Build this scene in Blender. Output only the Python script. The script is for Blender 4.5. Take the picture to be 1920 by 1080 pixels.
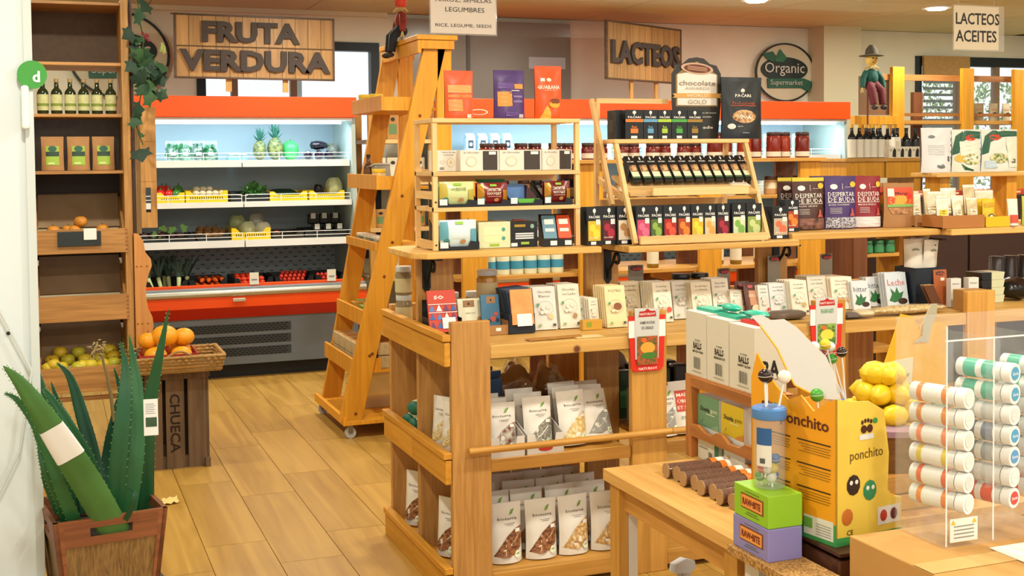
import bpy, bmesh, math, random
from mathutils import Vector, Matrix, Euler
for o in list(bpy.data.objects): bpy.data.objects.remove(o)
scene = bpy.context.scene
COL = scene.collection
PI = math.pi
random.seed(7)

# ---------------------------------------------------------------- camera
F_PX, PP_X, PP_Y, CAM_H = 2273.5, 960.0, 389.7, 1.55
YAW, PITCH, ROLL = math.radians(20.955), math.radians(-2.301), math.radians(-.5596)
_f = Vector((math.sin(YAW)*math.cos(PITCH), math.cos(YAW)*math.cos(PITCH), math.sin(PITCH)))
_r0 = Vector((math.cos(YAW), -math.sin(YAW), 0)); _u0 = _r0.cross(_f)
_r = math.cos(ROLL)*_r0 + math.sin(ROLL)*_u0
_u = -math.sin(ROLL)*_r0 + math.cos(ROLL)*_u0
CAM = Vector((0, 0, CAM_H))
cam_data = bpy.data.cameras.new('camera'); cam = bpy.data.objects.new('camera', cam_data); COL.objects.link(cam)
cam_data.sensor_fit = 'HORIZONTAL'; cam_data.sensor_width = 36.0
cam_data.lens = F_PX/1920*36.0
cam_data.shift_y = -(540-PP_Y)/1920
cam_data.clip_start = .05; cam_data.clip_end = 200
cam.matrix_world = Matrix.Translation(CAM) @ Matrix((_r, _u, -_f)).transposed().to_4x4()
scene.camera = cam

# ---------------------------------------------------------------- world, exposure
scene.view_settings.view_transform = 'Standard'
scene.view_settings.look = 'None'
scene.view_settings.gamma = 1.0
scene.view_settings.use_curve_mapping = False
scene.view_settings.exposure = 0.26
scene.cycles.transparent_max_bounces = 40
world = bpy.data.worlds.new('daylight'); scene.world = world; world.use_nodes = True
_bg = world.node_tree.nodes['Background']
_bg.inputs[0].default_value = (.93, .97, 1.0, 1); _bg.inputs[1].default_value = 1.0
LAMP_WATT = 22.0          # each ceiling downlight
LAMP_COL = (1.0, .955, .80)

def P(px, py, ax, v):
    """point where the ray of a photo pixel meets the plane ax = v"""
    d = _f + _r*((px-PP_X)/F_PX) - _u*((py-PP_Y)/F_PX)
    i = 'xyz'.index(ax)
    return CAM + d*((v-CAM[i])/d[i])

# ---------------------------------------------------------------- materials
def lin(h):
    h = h.lstrip('#'); c = [int(h[i:i+2], 16)/255 for i in (0, 2, 4)]
    return tuple((x/12.92 if x <= .04045 else ((x+.055)/1.055)**2.4) for x in c) + (1,)
_M = {}
def mat(h, rough=.5, metal=0, emit=0, trans=0, alpha=1, coat=0, ior=1.45, noise=0, nscale=30):
    k = (h, rough, metal, emit, trans, alpha, coat, noise, nscale)
    if k in _M: return _M[k]
    m = bpy.data.materials.new('plain_'+h.strip('#')); m.use_nodes = True
    nt = m.node_tree; b = nt.nodes['Principled BSDF']
    c = lin(h)
    b.inputs['Base Color'].default_value = c
    b.inputs['Roughness'].default_value = rough; b.inputs['Metallic'].default_value = metal
    b.inputs['IOR'].default_value = ior
    if emit:
        b.inputs['Emission Color'].default_value = c; b.inputs['Emission Strength'].default_value = emit
    if trans: b.inputs['Transmission Weight'].default_value = trans
    if coat: b.inputs['Coat Weight'].default_value = coat
    if alpha < 1: b.inputs['Alpha'].default_value = alpha
    if noise:
        tc = nt.nodes.new('ShaderNodeTexCoord'); n = nt.nodes.new('ShaderNodeTexNoise')
        n.inputs['Scale'].default_value = nscale; n.inputs['Detail'].default_value = 3
        nt.links.new(tc.outputs['Object'], n.inputs['Vector'])
        mx = nt.nodes.new('ShaderNodeMix'); mx.data_type = 'RGBA'; mx.blend_type = 'MULTIPLY'
        mx.inputs[0].default_value = noise; mx.inputs[6].default_value = c
        rp = nt.nodes.new('ShaderNodeValToRGB'); rp.color_ramp.elements[0].position = .3; rp.color_ramp.elements[1].position = .7
        rp.color_ramp.elements[0].color = (.25, .22, .2, 1)
        nt.links.new(n.outputs['Fac'], rp.inputs[0]); nt.links.new(rp.outputs[0], mx.inputs[7])
        nt.links.new(mx.outputs[2], b.inputs['Base Color'])
    _M[k] = m
    return m
def wood(h1, h2, axis='z', scale=1.0, rough=.5, knots=False, var=.12, coat=0):
    k = ('wood', h1, h2, axis, scale, rough, var, knots)
    if k in _M: return _M[k]
    m = bpy.data.materials.new('wood_'+h1.strip('#')); m.use_nodes = True
    nt = m.node_tree; b = nt.nodes['Principled BSDF']; L = nt.links.new; N = nt.nodes.new
    tc = N('ShaderNodeTexCoord'); oi = N('ShaderNodeObjectInfo')
    off = N('ShaderNodeVectorMath'); off.operation = 'SCALE'; off.inputs[0].default_value = (13.1, 7.7, 9.3)
    L(oi.outputs['Random'], off.inputs['Scale'])
    ad = N('ShaderNodeVectorMath'); L(tc.outputs['Object'], ad.inputs[0]); L(off.outputs[0], ad.inputs[1])
    mp = N('ShaderNodeMapping'); s = [26*scale]*3; s['xyz'.index(axis)] = 1.6*scale
    mp.inputs['Scale'].default_value = s; L(ad.outputs[0], mp.inputs[0])
    n = N('ShaderNodeTexNoise'); n.inputs['Scale'].default_value = 1.0; n.inputs['Detail'].default_value = 5
    n.inputs['Distortion'].default_value = 1.2; L(mp.outputs[0], n.inputs['Vector'])
    rp = N('ShaderNodeValToRGB'); e = rp.color_ramp.elements
    e[0].position = .32; e[1].position = .68; e[0].color = lin(h2); e[1].color = lin(h1)
    L(n.outputs['Fac'], rp.inputs[0])
    hs = N('ShaderNodeHueSaturation'); L(rp.outputs[0], hs.inputs['Color'])
    mr = N('ShaderNodeMapRange'); mr.inputs[3].default_value = 1-var; mr.inputs[4].default_value = 1+var
    L(oi.outputs['Random'], mr.inputs[0]); L(mr.outputs[0], hs.inputs['Value'])
    last = hs.outputs[0]
    if knots:
        v = N('ShaderNodeTexVoronoi'); v.inputs['Scale'].default_value = 3.2; L(ad.outputs[0], v.inputs['Vector'])
        kr = N('ShaderNodeValToRGB'); kr.color_ramp.elements[0].position = .03; kr.color_ramp.elements[1].position = .06
        L(v.outputs['Distance'], kr.inputs[0])
        mx = N('ShaderNodeMix'); mx.data_type = 'RGBA'; L(kr.outputs[0], mx.inputs[0])
        mx.inputs[6].default_value = lin('#6a3a18'); L(last, mx.inputs[7]); last = mx.outputs[2]
    L(last, b.inputs['Base Color'])
    bp = N('ShaderNodeBump'); bp.inputs['Strength'].default_value = .08; bp.inputs['Distance'].default_value = .002
    L(n.outputs['Fac'], bp.inputs['Height']); L(bp.outputs[0], b.inputs['Normal'])
    b.inputs['Roughness'].default_value = rough
    if coat: b.inputs['Coat Weight'].default_value = coat
    _M[k] = m
    return m
def speck(h1, h2, scale=60, rough=.6, dist=.25, bump=0):
    """two-colour cellular material (nuts, fruit, seeds seen through a window)"""
    k = ('speck', h1, h2, scale, rough, bump)
    if k in _M: return _M[k]
    m = bpy.data.materials.new('speckled_'+h1.strip('#')); m.use_nodes = True
    nt = m.node_tree; b = nt.nodes['Principled BSDF']; L = nt.links.new; N = nt.nodes.new
    tc = N('ShaderNodeTexCoord'); v = N('ShaderNodeTexVoronoi'); v.inputs['Scale'].default_value = scale
    L(tc.outputs['Object'], v.inputs['Vector'])
    rp = N('ShaderNodeValToRGB'); e = rp.color_ramp.elements
    e[0].position = .2; e[1].position = .75; e[0].color = lin(h1); e[1].color = lin(h2)
    L(v.outputs['Distance'], rp.inputs[0]); L(rp.outputs[0], b.inputs['Base Color'])
    b.inputs['Roughness'].default_value = rough
    if bump:
        bp = N('ShaderNodeBump'); bp.inputs['Strength'].default_value = bump; bp.inputs['Distance'].default_value = .003
        bp.invert = True
        L(v.outputs['Distance'], bp.inputs['Height']); L(bp.outputs[0], b.inputs['Normal'])
    _M[k] = m
    return m
def clear(h='#ffffff', a=.15, rough=.05):
    """thin clear plastic / glass sheet: mostly transparent with a glossy coat"""
    k = ('clear', h, a, rough)
    if k in _M: return _M[k]
    m = bpy.data.materials.new('clear_'+h.strip('#')); m.use_nodes = True
    nt = m.node_tree; L = nt.links.new; N = nt.nodes.new
    out = nt.nodes['Material Output']; nt.nodes.remove(nt.nodes['Principled BSDF'])
    t = N('ShaderNodeBsdfTransparent'); g = N('ShaderNodeBsdfGlossy'); g.inputs['Roughness'].default_value = rough
    d = N('ShaderNodeBsdfDiffuse'); d.inputs['Color'].default_value = lin(h)
    lw = N('ShaderNodeLayerWeight'); lw.inputs[0].default_value = .35; pw = N('ShaderNodeMath'); pw.operation = 'POWER'; L(lw.outputs['Facing'], pw.inputs[0]); pw.inputs[1].default_value = 3.0
    fr = N('ShaderNodeMath'); fr.operation = 'MULTIPLY_ADD'; L(pw.outputs[0], fr.inputs[0]); fr.inputs[1].default_value = .28; fr.inputs[2].default_value = .035
    m1 = N('ShaderNodeMixShader'); m1.inputs[0].default_value = a; L(t.outputs[0], m1.inputs[1]); L(d.outputs[0], m1.inputs[2])
    m2 = N('ShaderNodeMixShader'); L(fr.outputs[0], m2.inputs[0]); L(m1.outputs[0], m2.inputs[1]); L(g.outputs[0], m2.inputs[2])
    L(m2.outputs[0], out.inputs[0])
    _M[k] = m
    return m

# ---------------------------------------------------------------- mesh builder
class B:
    def __init__(s): s.v = []; s.f = []; s.sm = []
    def add(s, vs, fs, smooth=False):
        o = len(s.v); s.v += [tuple(v) for v in vs]
        for f in fs: s.f.append([i+o for i in f]); s.sm.append(smooth)
        return s
    def box(s, x0, y0, z0, x1, y1, z1):
        v = [(x, y, z) for z in (z0, z1) for y in (y0, y1) for x in (x0, x1)]
        return s.add(v, [(0, 2, 3, 1), (4, 5, 7, 6), (0, 1, 5, 4), (2, 6, 7, 3), (0, 4, 6, 2), (1, 3, 7, 5)])
    def beam(s, a, b, w, t, up=(0, 0, 1)):
        """board from a to b: t along 'up', w across"""
        a, b = Vector(a), Vector(b); d = (b-a).normalized(); side = d.cross(Vector(up)).normalized(); u = side.cross(d)
        v = [p + side*sx*w/2 + u*su*t/2 for p in (a, b) for su in (-1, 1) for sx in (-1, 1)]
        return s.add(v, [(0, 2, 3, 1), (4, 5, 7, 6), (0, 1, 5, 4), (2, 6, 7, 3), (0, 4, 6, 2), (1, 3, 7, 5)])
    def tube(s, pts, r, n=8, flat=1.0, smooth=True, caps=True):
        pts = [Vector(p) for p in pts]; rr = r if isinstance(r, (list, tuple)) else [r]*len(pts)
        vs = []; fs = []
        t0 = (pts[1]-pts[0]).normalized(); ref = Vector((0, 0, 1)) if abs(t0.z) < .9 else Vector((0, 1, 0))
        for i, p in enumerate(pts):
            t = (pts[min(i+1, len(pts)-1)]-pts[max(i-1, 0)]).normalized()
            a = t.cross(ref)
            if a.length < 1e-5: a = t.cross(Vector((1, 0, 0)))
            a.normalize(); b = a.cross(t)
            for k in range(n):
                q = 2*PI*k/n; vs.append(p + a*math.cos(q)*rr[i] + b*math.sin(q)*rr[i]*flat)
        for i in range(len(pts)-1):
            for k in range(n):
                fs.append((i*n+k, i*n+(k+1) % n, (i+1)*n+(k+1) % n, (i+1)*n+k))
        if caps: fs += [tuple(range(n))[::-1], tuple((len(pts)-1)*n+k for k in range(n))]
        return s.add(vs, fs, smooth)
    def lathe(s, prof, n=14, c=(0, 0, 0), smooth=True, M=None, sx=1, sy=1):
        vs = []; fs = []
        for (r, z) in prof:
            for k in range(n):
                q = 2*PI*k/n; v = Vector((r*math.cos(q)*sx, r*math.sin(q)*sy, z))
                vs.append((M @ v if M else v)+Vector(c))
        for i in range(len(prof)-1):
            for k in range(n): fs.append((i*n+k, i*n+(k+1) % n, (i+1)*n+(k+1) % n, (i+1)*n+k))
        fs += [tuple(range(n))[::-1], tuple((len(prof)-1)*n+k for k in range(n))]
        return s.add(vs, fs, smooth)
    def prism(s, poly, y0, y1, M=None):
        """polygon in x,z extruded along y"""
        n = len(poly); vs = [Vector((x, y, z)) for y in (y0, y1) for x, z in poly]
        if M: vs = [M @ v for v in vs]
        fs = [tuple(range(n)), tuple(range(2*n-1, n-1, -1))] + [(i, i+n, (i+1) % n+n, (i+1) % n) for i in range(n)]
        return s.add(vs, fs)
    def grid(s, fn, nu, nv, smooth=True):
        vs = [fn(i/nu, j/nv) for j in range(nv+1) for i in range(nu+1)]
        fs = [(j*(nu+1)+i, j*(nu+1)+i+1, (j+1)*(nu+1)+i+1, (j+1)*(nu+1)+i) for j in range(nv) for i in range(nu)]
        return s.add(vs, fs, smooth)
    def ball(s, c, rx, ry=None, rz=None, n=12, m=7, fn=None):
        ry = ry or rx; rz = rz or rx; prof = []
        vs = []; fs = []
        for j in range(m+1):
            th = PI*j/m
            for k in range(n):
                q = 2*PI*k/n; v = Vector((math.sin(th)*math.cos(q), math.sin(th)*math.sin(q), -math.cos(th)))
                sc = fn(v) if fn else 1
                vs.append((c[0]+v.x*rx*sc, c[1]+v.y*ry*sc, c[2]+v.z*rz*sc))
        for j in range(m):
            for k in range(n): fs.append((j*n+k, j*n+(k+1) % n, (j+1)*n+(k+1) % n, (j+1)*n+k))
        return s.add(vs, fs, True)
    def shift(s, d):
        d = Vector(d); s.v = [tuple(Vector(v)+d) for v in s.v]; return s
    def xform(s, M):
        s.v = [tuple(M @ Vector(v)) for v in s.v]; return s
    def mesh(s, name, m):
        me = bpy.data.meshes.new(name); me.from_pydata(s.v, [], s.f)
        me.polygons.foreach_set('use_smooth', s.sm)
        if m: me.materials.append(m)
        bm = bmesh.new(); bm.from_mesh(me); bmesh.ops.remove_doubles(bm, verts=bm.verts, dist=1e-6)
        bmesh.ops.recalc_face_normals(bm, faces=bm.faces); bm.to_mesh(me); bm.free()
        if any(s.sm): me.set_sharp_from_angle(angle=.75)
        return me
    def build(s, name, m, parent=None, bevel=0):
        o = bpy.data.objects.new(name, s.mesh(name, m)); COL.objects.link(o)
        if parent: o.parent = parent
        if bevel:
            md = o.modifiers.new('edge', 'BEVEL'); md.width = bevel; md.segments = 2; md.limit_method = 'ANGLE'
        return o
def tag(o, label, cat, group=None):
    o['label'] = label; o['category'] = cat
    if group: o['group'] = group
    return o
def thing(name, label, cat, loc=(0, 0, 0), rotz=0, group=None, tilt=0):
    o = bpy.data.objects.new(name, None); COL.objects.link(o); o.empty_display_size = .05
    o.location = loc; o.rotation_euler = (tilt, 0, rotz)
    return tag(o, label, cat, group)
def struct(o): o['kind'] = 'structure'; return o
def dup(root, loc=None, rotz=None, label=None, group=None, tilt=None, scale=None):
    def cp(o, par):
        c = o.copy(); COL.objects.link(c); c.parent = par
        for ch in KIDS.get(o.name) or o.children: cp(ch, c)
        return c
    r = cp(root, None)
    if loc is not None: r.location = loc
    e = list(r.rotation_euler)
    if rotz is not None: e[2] = rotz
    if tilt is not None: e[0] = tilt
    r.rotation_euler = e
    if scale is not None: r.scale = scale if isinstance(scale, (tuple, list)) else (scale,)*3
    if label: r['label'] = label
    if group: r['group'] = group
    return r
KIDS = {}
_T = {}
def text_data(s, bold=0.0, spacing=1.0, res=1):
    """unit-width text as (verts, faces) in x,z, centred; also returns its height/width"""
    k = (s, bold, spacing, res)
    if k in _T: return _T[k]
    cu = bpy.data.curves.new('txt', 'FONT'); cu.body = s; cu.size = 1; cu.align_x = 'CENTER'
    cu.resolution_u = res; cu.offset = bold; cu.space_character = spacing; cu.space_line = .9
    o = bpy.data.objects.new('txt', cu); me = bpy.data.meshes.new_from_object(o)
    vs = [(v.co.x, v.co.y) for v in me.vertices]; fs = [list(p.vertices) for p in me.polygons]
    bpy.data.objects.remove(o); bpy.data.curves.remove(cu); bpy.data.meshes.remove(me)
    x0 = min(v[0] for v in vs); x1 = max(v[0] for v in vs); y0 = min(v[1] for v in vs); y1 = max(v[1] for v in vs)
    w = x1-x0; vs = [((x-(x0+x1)/2)/w, (y-(y0+y1)/2)/w) for x, y in vs]
    _T[k] = (vs, fs, (y1-y0)/w)
    return _T[k]
MERGE = ('line_drawing', 'line_drawing_inner', 'barcode', 'small_print', 'white_stroke', 'small_mark', 'tree_logo')
def prints(root, surf, W, H, items, curved=False, eps0=.0006):
    """flat print on the front (-y) of a product. u in -.5..5, v in 0..1"""
    groups = {}
    for i, it in enumerate(items):
        e = eps0 + .00025*i
        kind = it[0]
        if kind == 't':
            _, s, uc, vc, wf = it[:5]; col = it[5]; hs = it[6] if len(it) > 6 else None; bold = it[7] if len(it) > 7 else .01
            vs, fs, asp = text_data(s, bold)
            sc = wf*W; hz = (hs*H/asp if hs else sc)
            pts = [(uc*W+x*sc, vc*H+z*hz) for x, z in vs]; name = 'lettering'
        elif kind == 'r':
            _, name, u0, v0, u1, v1, col = it
            n = 12 if curved else 1; m_ = 10 if curved else 1
            pts = [((u0+(u1-u0)*a/n)*W, (v0+(v1-v0)*b/m_)*H) for b in range(m_+1) for a in range(n+1)]
            fs = [(b*(n+1)+a, b*(n+1)+a+1, (b+1)*(n+1)+a+1, (b+1)*(n+1)+a) for b in range(m_) for a in range(n)]
        elif kind == 'e':
            _, name, uc, vc, ru, rv, col = it; n = 14
            pts = [(uc*W, vc*H)] + [((uc+q*ru*math.cos(2*PI*k/n))*W, (vc+q*rv*math.sin(2*PI*k/n))*H) for q in (.5, 1) for k in range(n)]
            fs = [(0, k+1, (k+1) % n+1) for k in range(n)] + [(k+1, k+1+n, (k+1) % n+1+n, (k+1) % n+1) for k in range(n)]
        elif kind == 'p':
            _, name, poly, col = it; pts = [(u*W, v*H) for u, v in poly]; fs = [tuple(range(len(pts)))]
            if curved:
                bm = bmesh.new(); bm.faces.new([bm.verts.new((x, z, 0)) for x, z in pts])
                bmesh.ops.triangulate(bm, faces=bm.faces[:]); bmesh.ops.subdivide_edges(bm, edges=bm.edges[:], cuts=2, use_grid_fill=True)
                bmesh.ops.triangulate(bm, faces=bm.faces[:])
                bm.verts.index_update(); pts = [(v.co.x, v.co.y) for v in bm.verts]; fs = [[v.index for v in f.verts] for f in bm.faces]; bm.free()
        m = mat(col, .45) if isinstance(col, str) else col
        g = groups.setdefault((name, m.name, 0 if kind == 't' or name in MERGE else i+1), (B(), m, name))
        g[0].add([(x, surf(x, z)-e, z) for x, z in pts], fs)
    for b, m, name in groups.values():
        me = bpy.data.meshes.new(name); me.from_pydata(b.v, [], b.f); me.materials.append(m)
        o = bpy.data.objects.new(name, me); COL.objects.link(o); o.parent = root
def lettering(root, s, c, width, m, depth=.0, rot=None, height=None, bold=.01, name='lettering', res=2):
    """flat or raised text; c centre; faces -y unless rot (3x3) given"""
    vs, fs, asp = text_data(s, bold, 1.0, res); hz = height/asp if height else width
    b = B(); pts = [Vector((x*width, 0, z*hz)) for x, z in vs]
    if depth:
        n = len(pts)
        al = [p+Vector((0, -depth, 0)) for p in pts] + pts
        cnt = {}
        for f in fs:
            for i in range(len(f)):
                e = (f[i], f[(i+1) % len(f)]); cnt[e] = 1
        sides = [(a, b_, b_+n, a+n) for (a, b_) in cnt if (b_, a) not in cnt]
        allf = [list(f) for f in fs] + sides
        pts = al; fs = allf
    R = rot.to_4x4() if rot else Matrix.Identity(4)
    b.add([(R @ p)+Vector(c) for p in pts], fs)
    me = bpy.data.meshes.new(name); me.from_pydata(b.v, [], b.f); me.materials.append(m)
    o = bpy.data.objects.new(name, me); COL.objects.link(o); o.parent = root
    return o
flat = lambda d: (lambda x, z: -d/2)

# shared colours
PINE = wood('#dcb065', '#c39448', 'z', knots=True); PINE_X = wood('#dcb065', '#c39448', 'x', knots=True)
PALE = wood('#ecc68a', '#dcb070', 'z'); PALE_X = wood('#ecc68a', '#dcb070', 'x'); PALE_Y = wood('#ecc68a', '#dcb070', 'y')
HONEY = wood('#cf9a48', '#b27f33', 'z'); HONEY_X = wood('#cf9a48', '#b27f33', 'x'); HONEY_Y = wood('#d6982f', '#bd8120', 'y')
OAK = wood('#cc9852', '#ab793c', 'z', scale=1.8); OAK_X = wood('#c08c4c', '#9c6c36', 'x', scale=1.6)
LADDER = wood('#e9a426', '#d08c18', 'z', knots=True)
AMBER = wood('#dc9c28', '#c08518', 'z', knots=True)
# ================================================================ ROOM
XL, XR, YF, YB, ZC = -1.7, 9.6, -2.6, 9.7, 2.75
FLOORW = wood('#c0974a', '#a67e38', 'y', scale=.5, rough=.38, var=.09)
b = B(); b.box(XL, YF, -.08, XR, YB+.2, -.006)
floor = struct(b.build('floor', mat('#7d5a2a', .6)))
plank = B().box(.0015, .0015, -.006, .2485, .9985, 0).mesh('plank', FLOORW)
far = B()
for i in range(-9, 37):
    for j in range(-8, 7):
        x = .555+.25*i; y = 4.948 + (0, -.316)[i % 2] + j*1.0 + (.01*((i*7) % 3))
        if x < XL or x+.25 > XR or y < YF or y+1 > YB+.35: continue
        if -.5 < x < 3.6 and y > 3.2:
            o = bpy.data.objects.new('plank', plank); COL.objects.link(o); o.parent = floor; o.location = (x, y, 0)
        else: far.box(x+.0015, y+.0015, -.006, x+.2485, y+.9985, 0)
o = far.build('plank_field', FLOORW, floor); o['kind'] = 'stuff'

CEIL = mat('#d3cba2', .85, noise=.12, nscale=1.2)
ceiling = struct(B().box(XL, YF, ZC+.012, XR, YB+.2, ZC+.1).build('ceiling', mat('#7c6c50', .9)))
tile = B().box(.004, .004, 0, 1.196, .596, .012).mesh('ceiling_tile', CEIL)
for i in range(9):
    for j in range(20):
        o = bpy.data.objects.new('ceiling_tile', tile); COL.objects.link(o); o.parent = ceiling
        o.location = (XL+.05+i*1.2+(.6 if 0 else 0), YB-.02-(j+1)*.6, ZC)
struct(B().box(XL, YB-.07, ZC-.035, 2.62, YB, ZC).build('trim_1', mat('#dedabf', .7)))

CREAM = mat('#e4e2d0', .8, noise=.08, nscale=4)
W1 = (1.1, 2.56, .75, 2.51); W2 = (7.95, XR, .75, 2.52)
b = B()
T = .16
b.box(XL, YB, 0, W1[0], YB+T, ZC); b.box(W1[0], YB, 0, W1[1], YB+T, W1[2]); b.box(W1[0], YB, W1[3], W1[1], YB+T, ZC)
b.box(W1[1], YB, 0, W2[0], YB+T, ZC); b.box(W2[0], YB, 0, W2[1], YB+T, W2[2]); b.box(W2[0], YB, W2[3], W2[1], YB+T, ZC)
struct(b.build('wall_back', CREAM))
struct(B().box(XL-.15, YF, 0, XL, YB+T, ZC).build('wall_left', CREAM))
struct(B().box(XR, YF, 0, XR+.15, YB+T, ZC).build('wall_right', CREAM))
def window(n, w, frame_h, mull):
    x0, x1, z0, z1 = w
    t = .07
    b = B(); y0, y1 = YB-.015, YB+.08
    b.box(x0, y0, z0, x0+t, y1, z1); b.box(x1-t, y0, z0, x1, y1, z1); b.box(x0+t, y0, z1-frame_h, x1-t, y1, z1); b.box(x0+t, y0, z0, x1-t, y1, z0+t)
    fr = struct(b.build('window_%d' % n, mat('#16242b', .45)))
    xs = [x0+t]+[x0+(x1-x0)*q for q in mull]+[x1-t]
    for q in mull:
        B().box(x0+(x1-x0)*q-.025, YB, z0+t, x0+(x1-x0)*q+.025, YB+.07, z1-frame_h).build('mullion', mat('#8a735c', .6), fr)
    for a, c in zip(xs[:-1], xs[1:]):
        B().box(a, YB+.03, z0+t, c, YB+.036, z1-frame_h).build('pane', clear('#e8f2f4', .04, .02), fr)
    return fr
window(1, W1, .07, (.20, .52))
w2 = window(2, W2, .09, (.33, .62))
B().box(W2[0]+.06, YB-.06, 2.31, W2[0]+.62, YB-.03, 2.52).build('blind', mat('#b8945c', .8, noise=.3, nscale=60), w2)
# louvred lower blind seen through the right window
for k in range(22):
    B().box(W2[0]+.07, YB-.05, .95+k*.062, W2[0]+.42, YB-.035, .975+k*.062).build('slat', mat('#6f7f86', .5), w2)
# grey glazed partition on the back wall
b = B(); b.box(2.75, YB-.05, .1, 4.25, YB-.015, ZC-.04)
gp = struct(b.build('window_3', mat('#8d8c84', .22)))
B().box(3.30, YB-.062, .1, 3.33, YB-.05, ZC-.04).build('mullion', mat('#5b5c58', .4), gp)
B().box(3.86, YB-.058, 2.32, 4.2, YB-.05, 2.42).build('sticker', mat('#b9c3cc', .4), gp)  # pale bluish rectangle paints a reflection onto the grey glazing
# structural column by the right window
struct(B().box(P(1545, 120, 'y', 9.45).x, 9.45, 0, P(1615, 120, 'y', 9.45).x, YB, ZC).build('wall_column', mat('#d5d0b4', .8)))
# hedge and pergola outside the windows
HEDGE = speck('#4f7a45', '#b5d09a', 9, .9)
def hedge(x0, x1, z1, y, label):
    b = B(); rnd = random.Random(int(x0*10))
    for k in range(5200):
        c = Vector((rnd.uniform(x0, x1), y+rnd.uniform(-.4, .4), z1*math.sqrt(rnd.random())))
        M = Euler((rnd.uniform(0, 6), rnd.uniform(0, 6), rnd.uniform(0, 6))).to_matrix(); s = rnd.uniform(.015, .05)
        b.add([c+M @ Vector(v)*s for v in ((-1, 0, 0), (0, .45, 0), (1, 0, 0), (0, -.45, 0))], [(0, 1, 2, 3)])
    o = b.build('hedge', HEDGE); o['kind'] = 'stuff'; tag(o, label, 'hedge')
hedge(8.2, 12.6, 2.5, 12.6, 'leafy green hedge outside the dark framed window beside the column')
pg = thing('pergola', 'grey timber pergola outside the window above the produce fridge', 'pergola', (2.6, 11.6, 0))
for k in range(4): B().beam((-.2+.3*k, -.6, 2.72), (.1+.3*k, .9, 3.0), .06, .08).build('rafter', mat('#9aa5a6', .7), pg)
B().box(-.6, -.55, 2.6, 1.4, -.47, 2.7).build('crossbeam', mat('#9aa5a6', .7), pg)
for x in (-.5, 1.3): B().box(x, -.55, 0, x+.09, -.46, 2.6).build('post', mat('#9aa5a6', .7), pg)
struct(B().box(-6, 9.9, -.15, 16, 16, -.05).build('ground_outside', mat('#b9bcae', .9)))

# downlights
def downlight(x, y, label, group=None):
    t = thing('ceiling_downlight', label, 'light', (x, y, ZC), 0, group)
    B().lathe([(.085, -.012), (.115, -.012), (.118, 0), (.085, 0)], 24).build('trim_ring', mat('#e8e2d2', .4), t)
    B().lathe([(.0, -.026), (.07, -.024), (.084, -.012), (.084, -.002)], 24).build('diffuser', mat('#fff6e4', .5, emit=14), t)
    ld = bpy.data.lights.new('lamp', 'AREA'); ld.shape = 'DISK'; ld.size = .17; ld.energy = LAMP_WATT; ld.color = LAMP_COL
    lo = bpy.data.objects.new('lamp', ld); COL.objects.link(lo); lo.parent = t; lo.location = (0, 0, -.032)
G = 'round ceiling downlights'
for i, x in enumerate((.0, 1.7, 3.38, 5.07, 6.77, 8.5)):
    for j, y in enumerate((8.0, 5.4, 2.9, .6, -1.6)):
        if j and i == 5: continue
        downlight(x, y, 'round white downlight set flush in the tan ceiling', G)
# ================================================================ LEFT: white partition, fruit rack, vine, aloe
wp = struct(B().box(XL, 4.1, 0, -.035, 4.16, ZC).build('wall_partition', mat('#dde8ee', .35)))
B().box(-.06, 4.085, 0, -.035, 4.1, ZC).build('edge_strip', mat('#cfd9da', .3), wp)
B().box(-.07, 4.05, P(55, 242, 'y', 4.06).z, -.047, 4.085, P(55, 160, 'y', 4.06).z).build('door_handle', mat('#f2f5f5', .3), wp, .008)
pt = [(-.2, 4.08, 1.4), (-.15, 4.08, 1.1), (-.06, 4.08, .9), (-.1, 4.08, .65), (-.2, 4.08, .45)]
B().tube(pt, .004, 6).build('cable', mat('#d2dadb', .5), wp)
B().lathe([(0, 0), (.006, 0), (.006, .004), (0, .005)], 10, M=Matrix.Rotation(PI/2, 3, 'X'), c=(-.125, 4.098, 1.02)).build('screw_cap', mat('#20282b', .5), wp)
st = thing('round_sticker', 'round green sticker with white letters at the edge of the white partition', 'sticker', (P(60, 140, 'y', 4.075).x, 4.078, P(60, 140, 'y', 4.075).z))
B().lathe([(0, 0), (.044, 0), (.044, .004), (0, .004)], 26, smooth=False, M=Matrix.Rotation(PI/2, 3, 'X')).build('disc', mat('#3f9a3c', .4), st)
lettering(st, 'd', (.012, -.006, -.006), .022, mat('#f4f7f2', .5), bold=.03)

rk = thing('fruit_rack', 'tall narrow oak rack of shelves and tilted fruit trays', 'rack', (0, 6.5, 0))
RX0, RX1 = -.105, .405
for x in (RX0, RX1-.04):
    B().box(x, 0, 0, x+.04, .42, 2.38).build('upright', OAK, rk, .003)
    B().box(x+.0, -.02, .3, x+.035, -.001, 2.38).build('front_strip', OAK, rk, .002)
for z in (2.36, 2.055, 1.795, 1.508):
    B().box(RX0+.04, 0, z-.012, RX1-.04, .4, z+.004).build('shelf', OAK_X, rk, .002)
B().box(RX0+.04, .36, 2.059, RX1-.04, .372, 2.348).build('back_panel', mat('#6b5747', .8, noise=.2), rk)
B().box(RX0+.04, .36, 1.512, RX1-.04, .372, 1.783).build('back_panel', mat('#87827e', .8, noise=.2), rk)
for z0, z1 in ((1.22, 1.496), (.88, 1.09), (.52, .76)):
    B().box(RX0+.04, .395, z0, RX1-.04, .405, z1).build('back_panel', mat('#4a4543', .85), rk)
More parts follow.
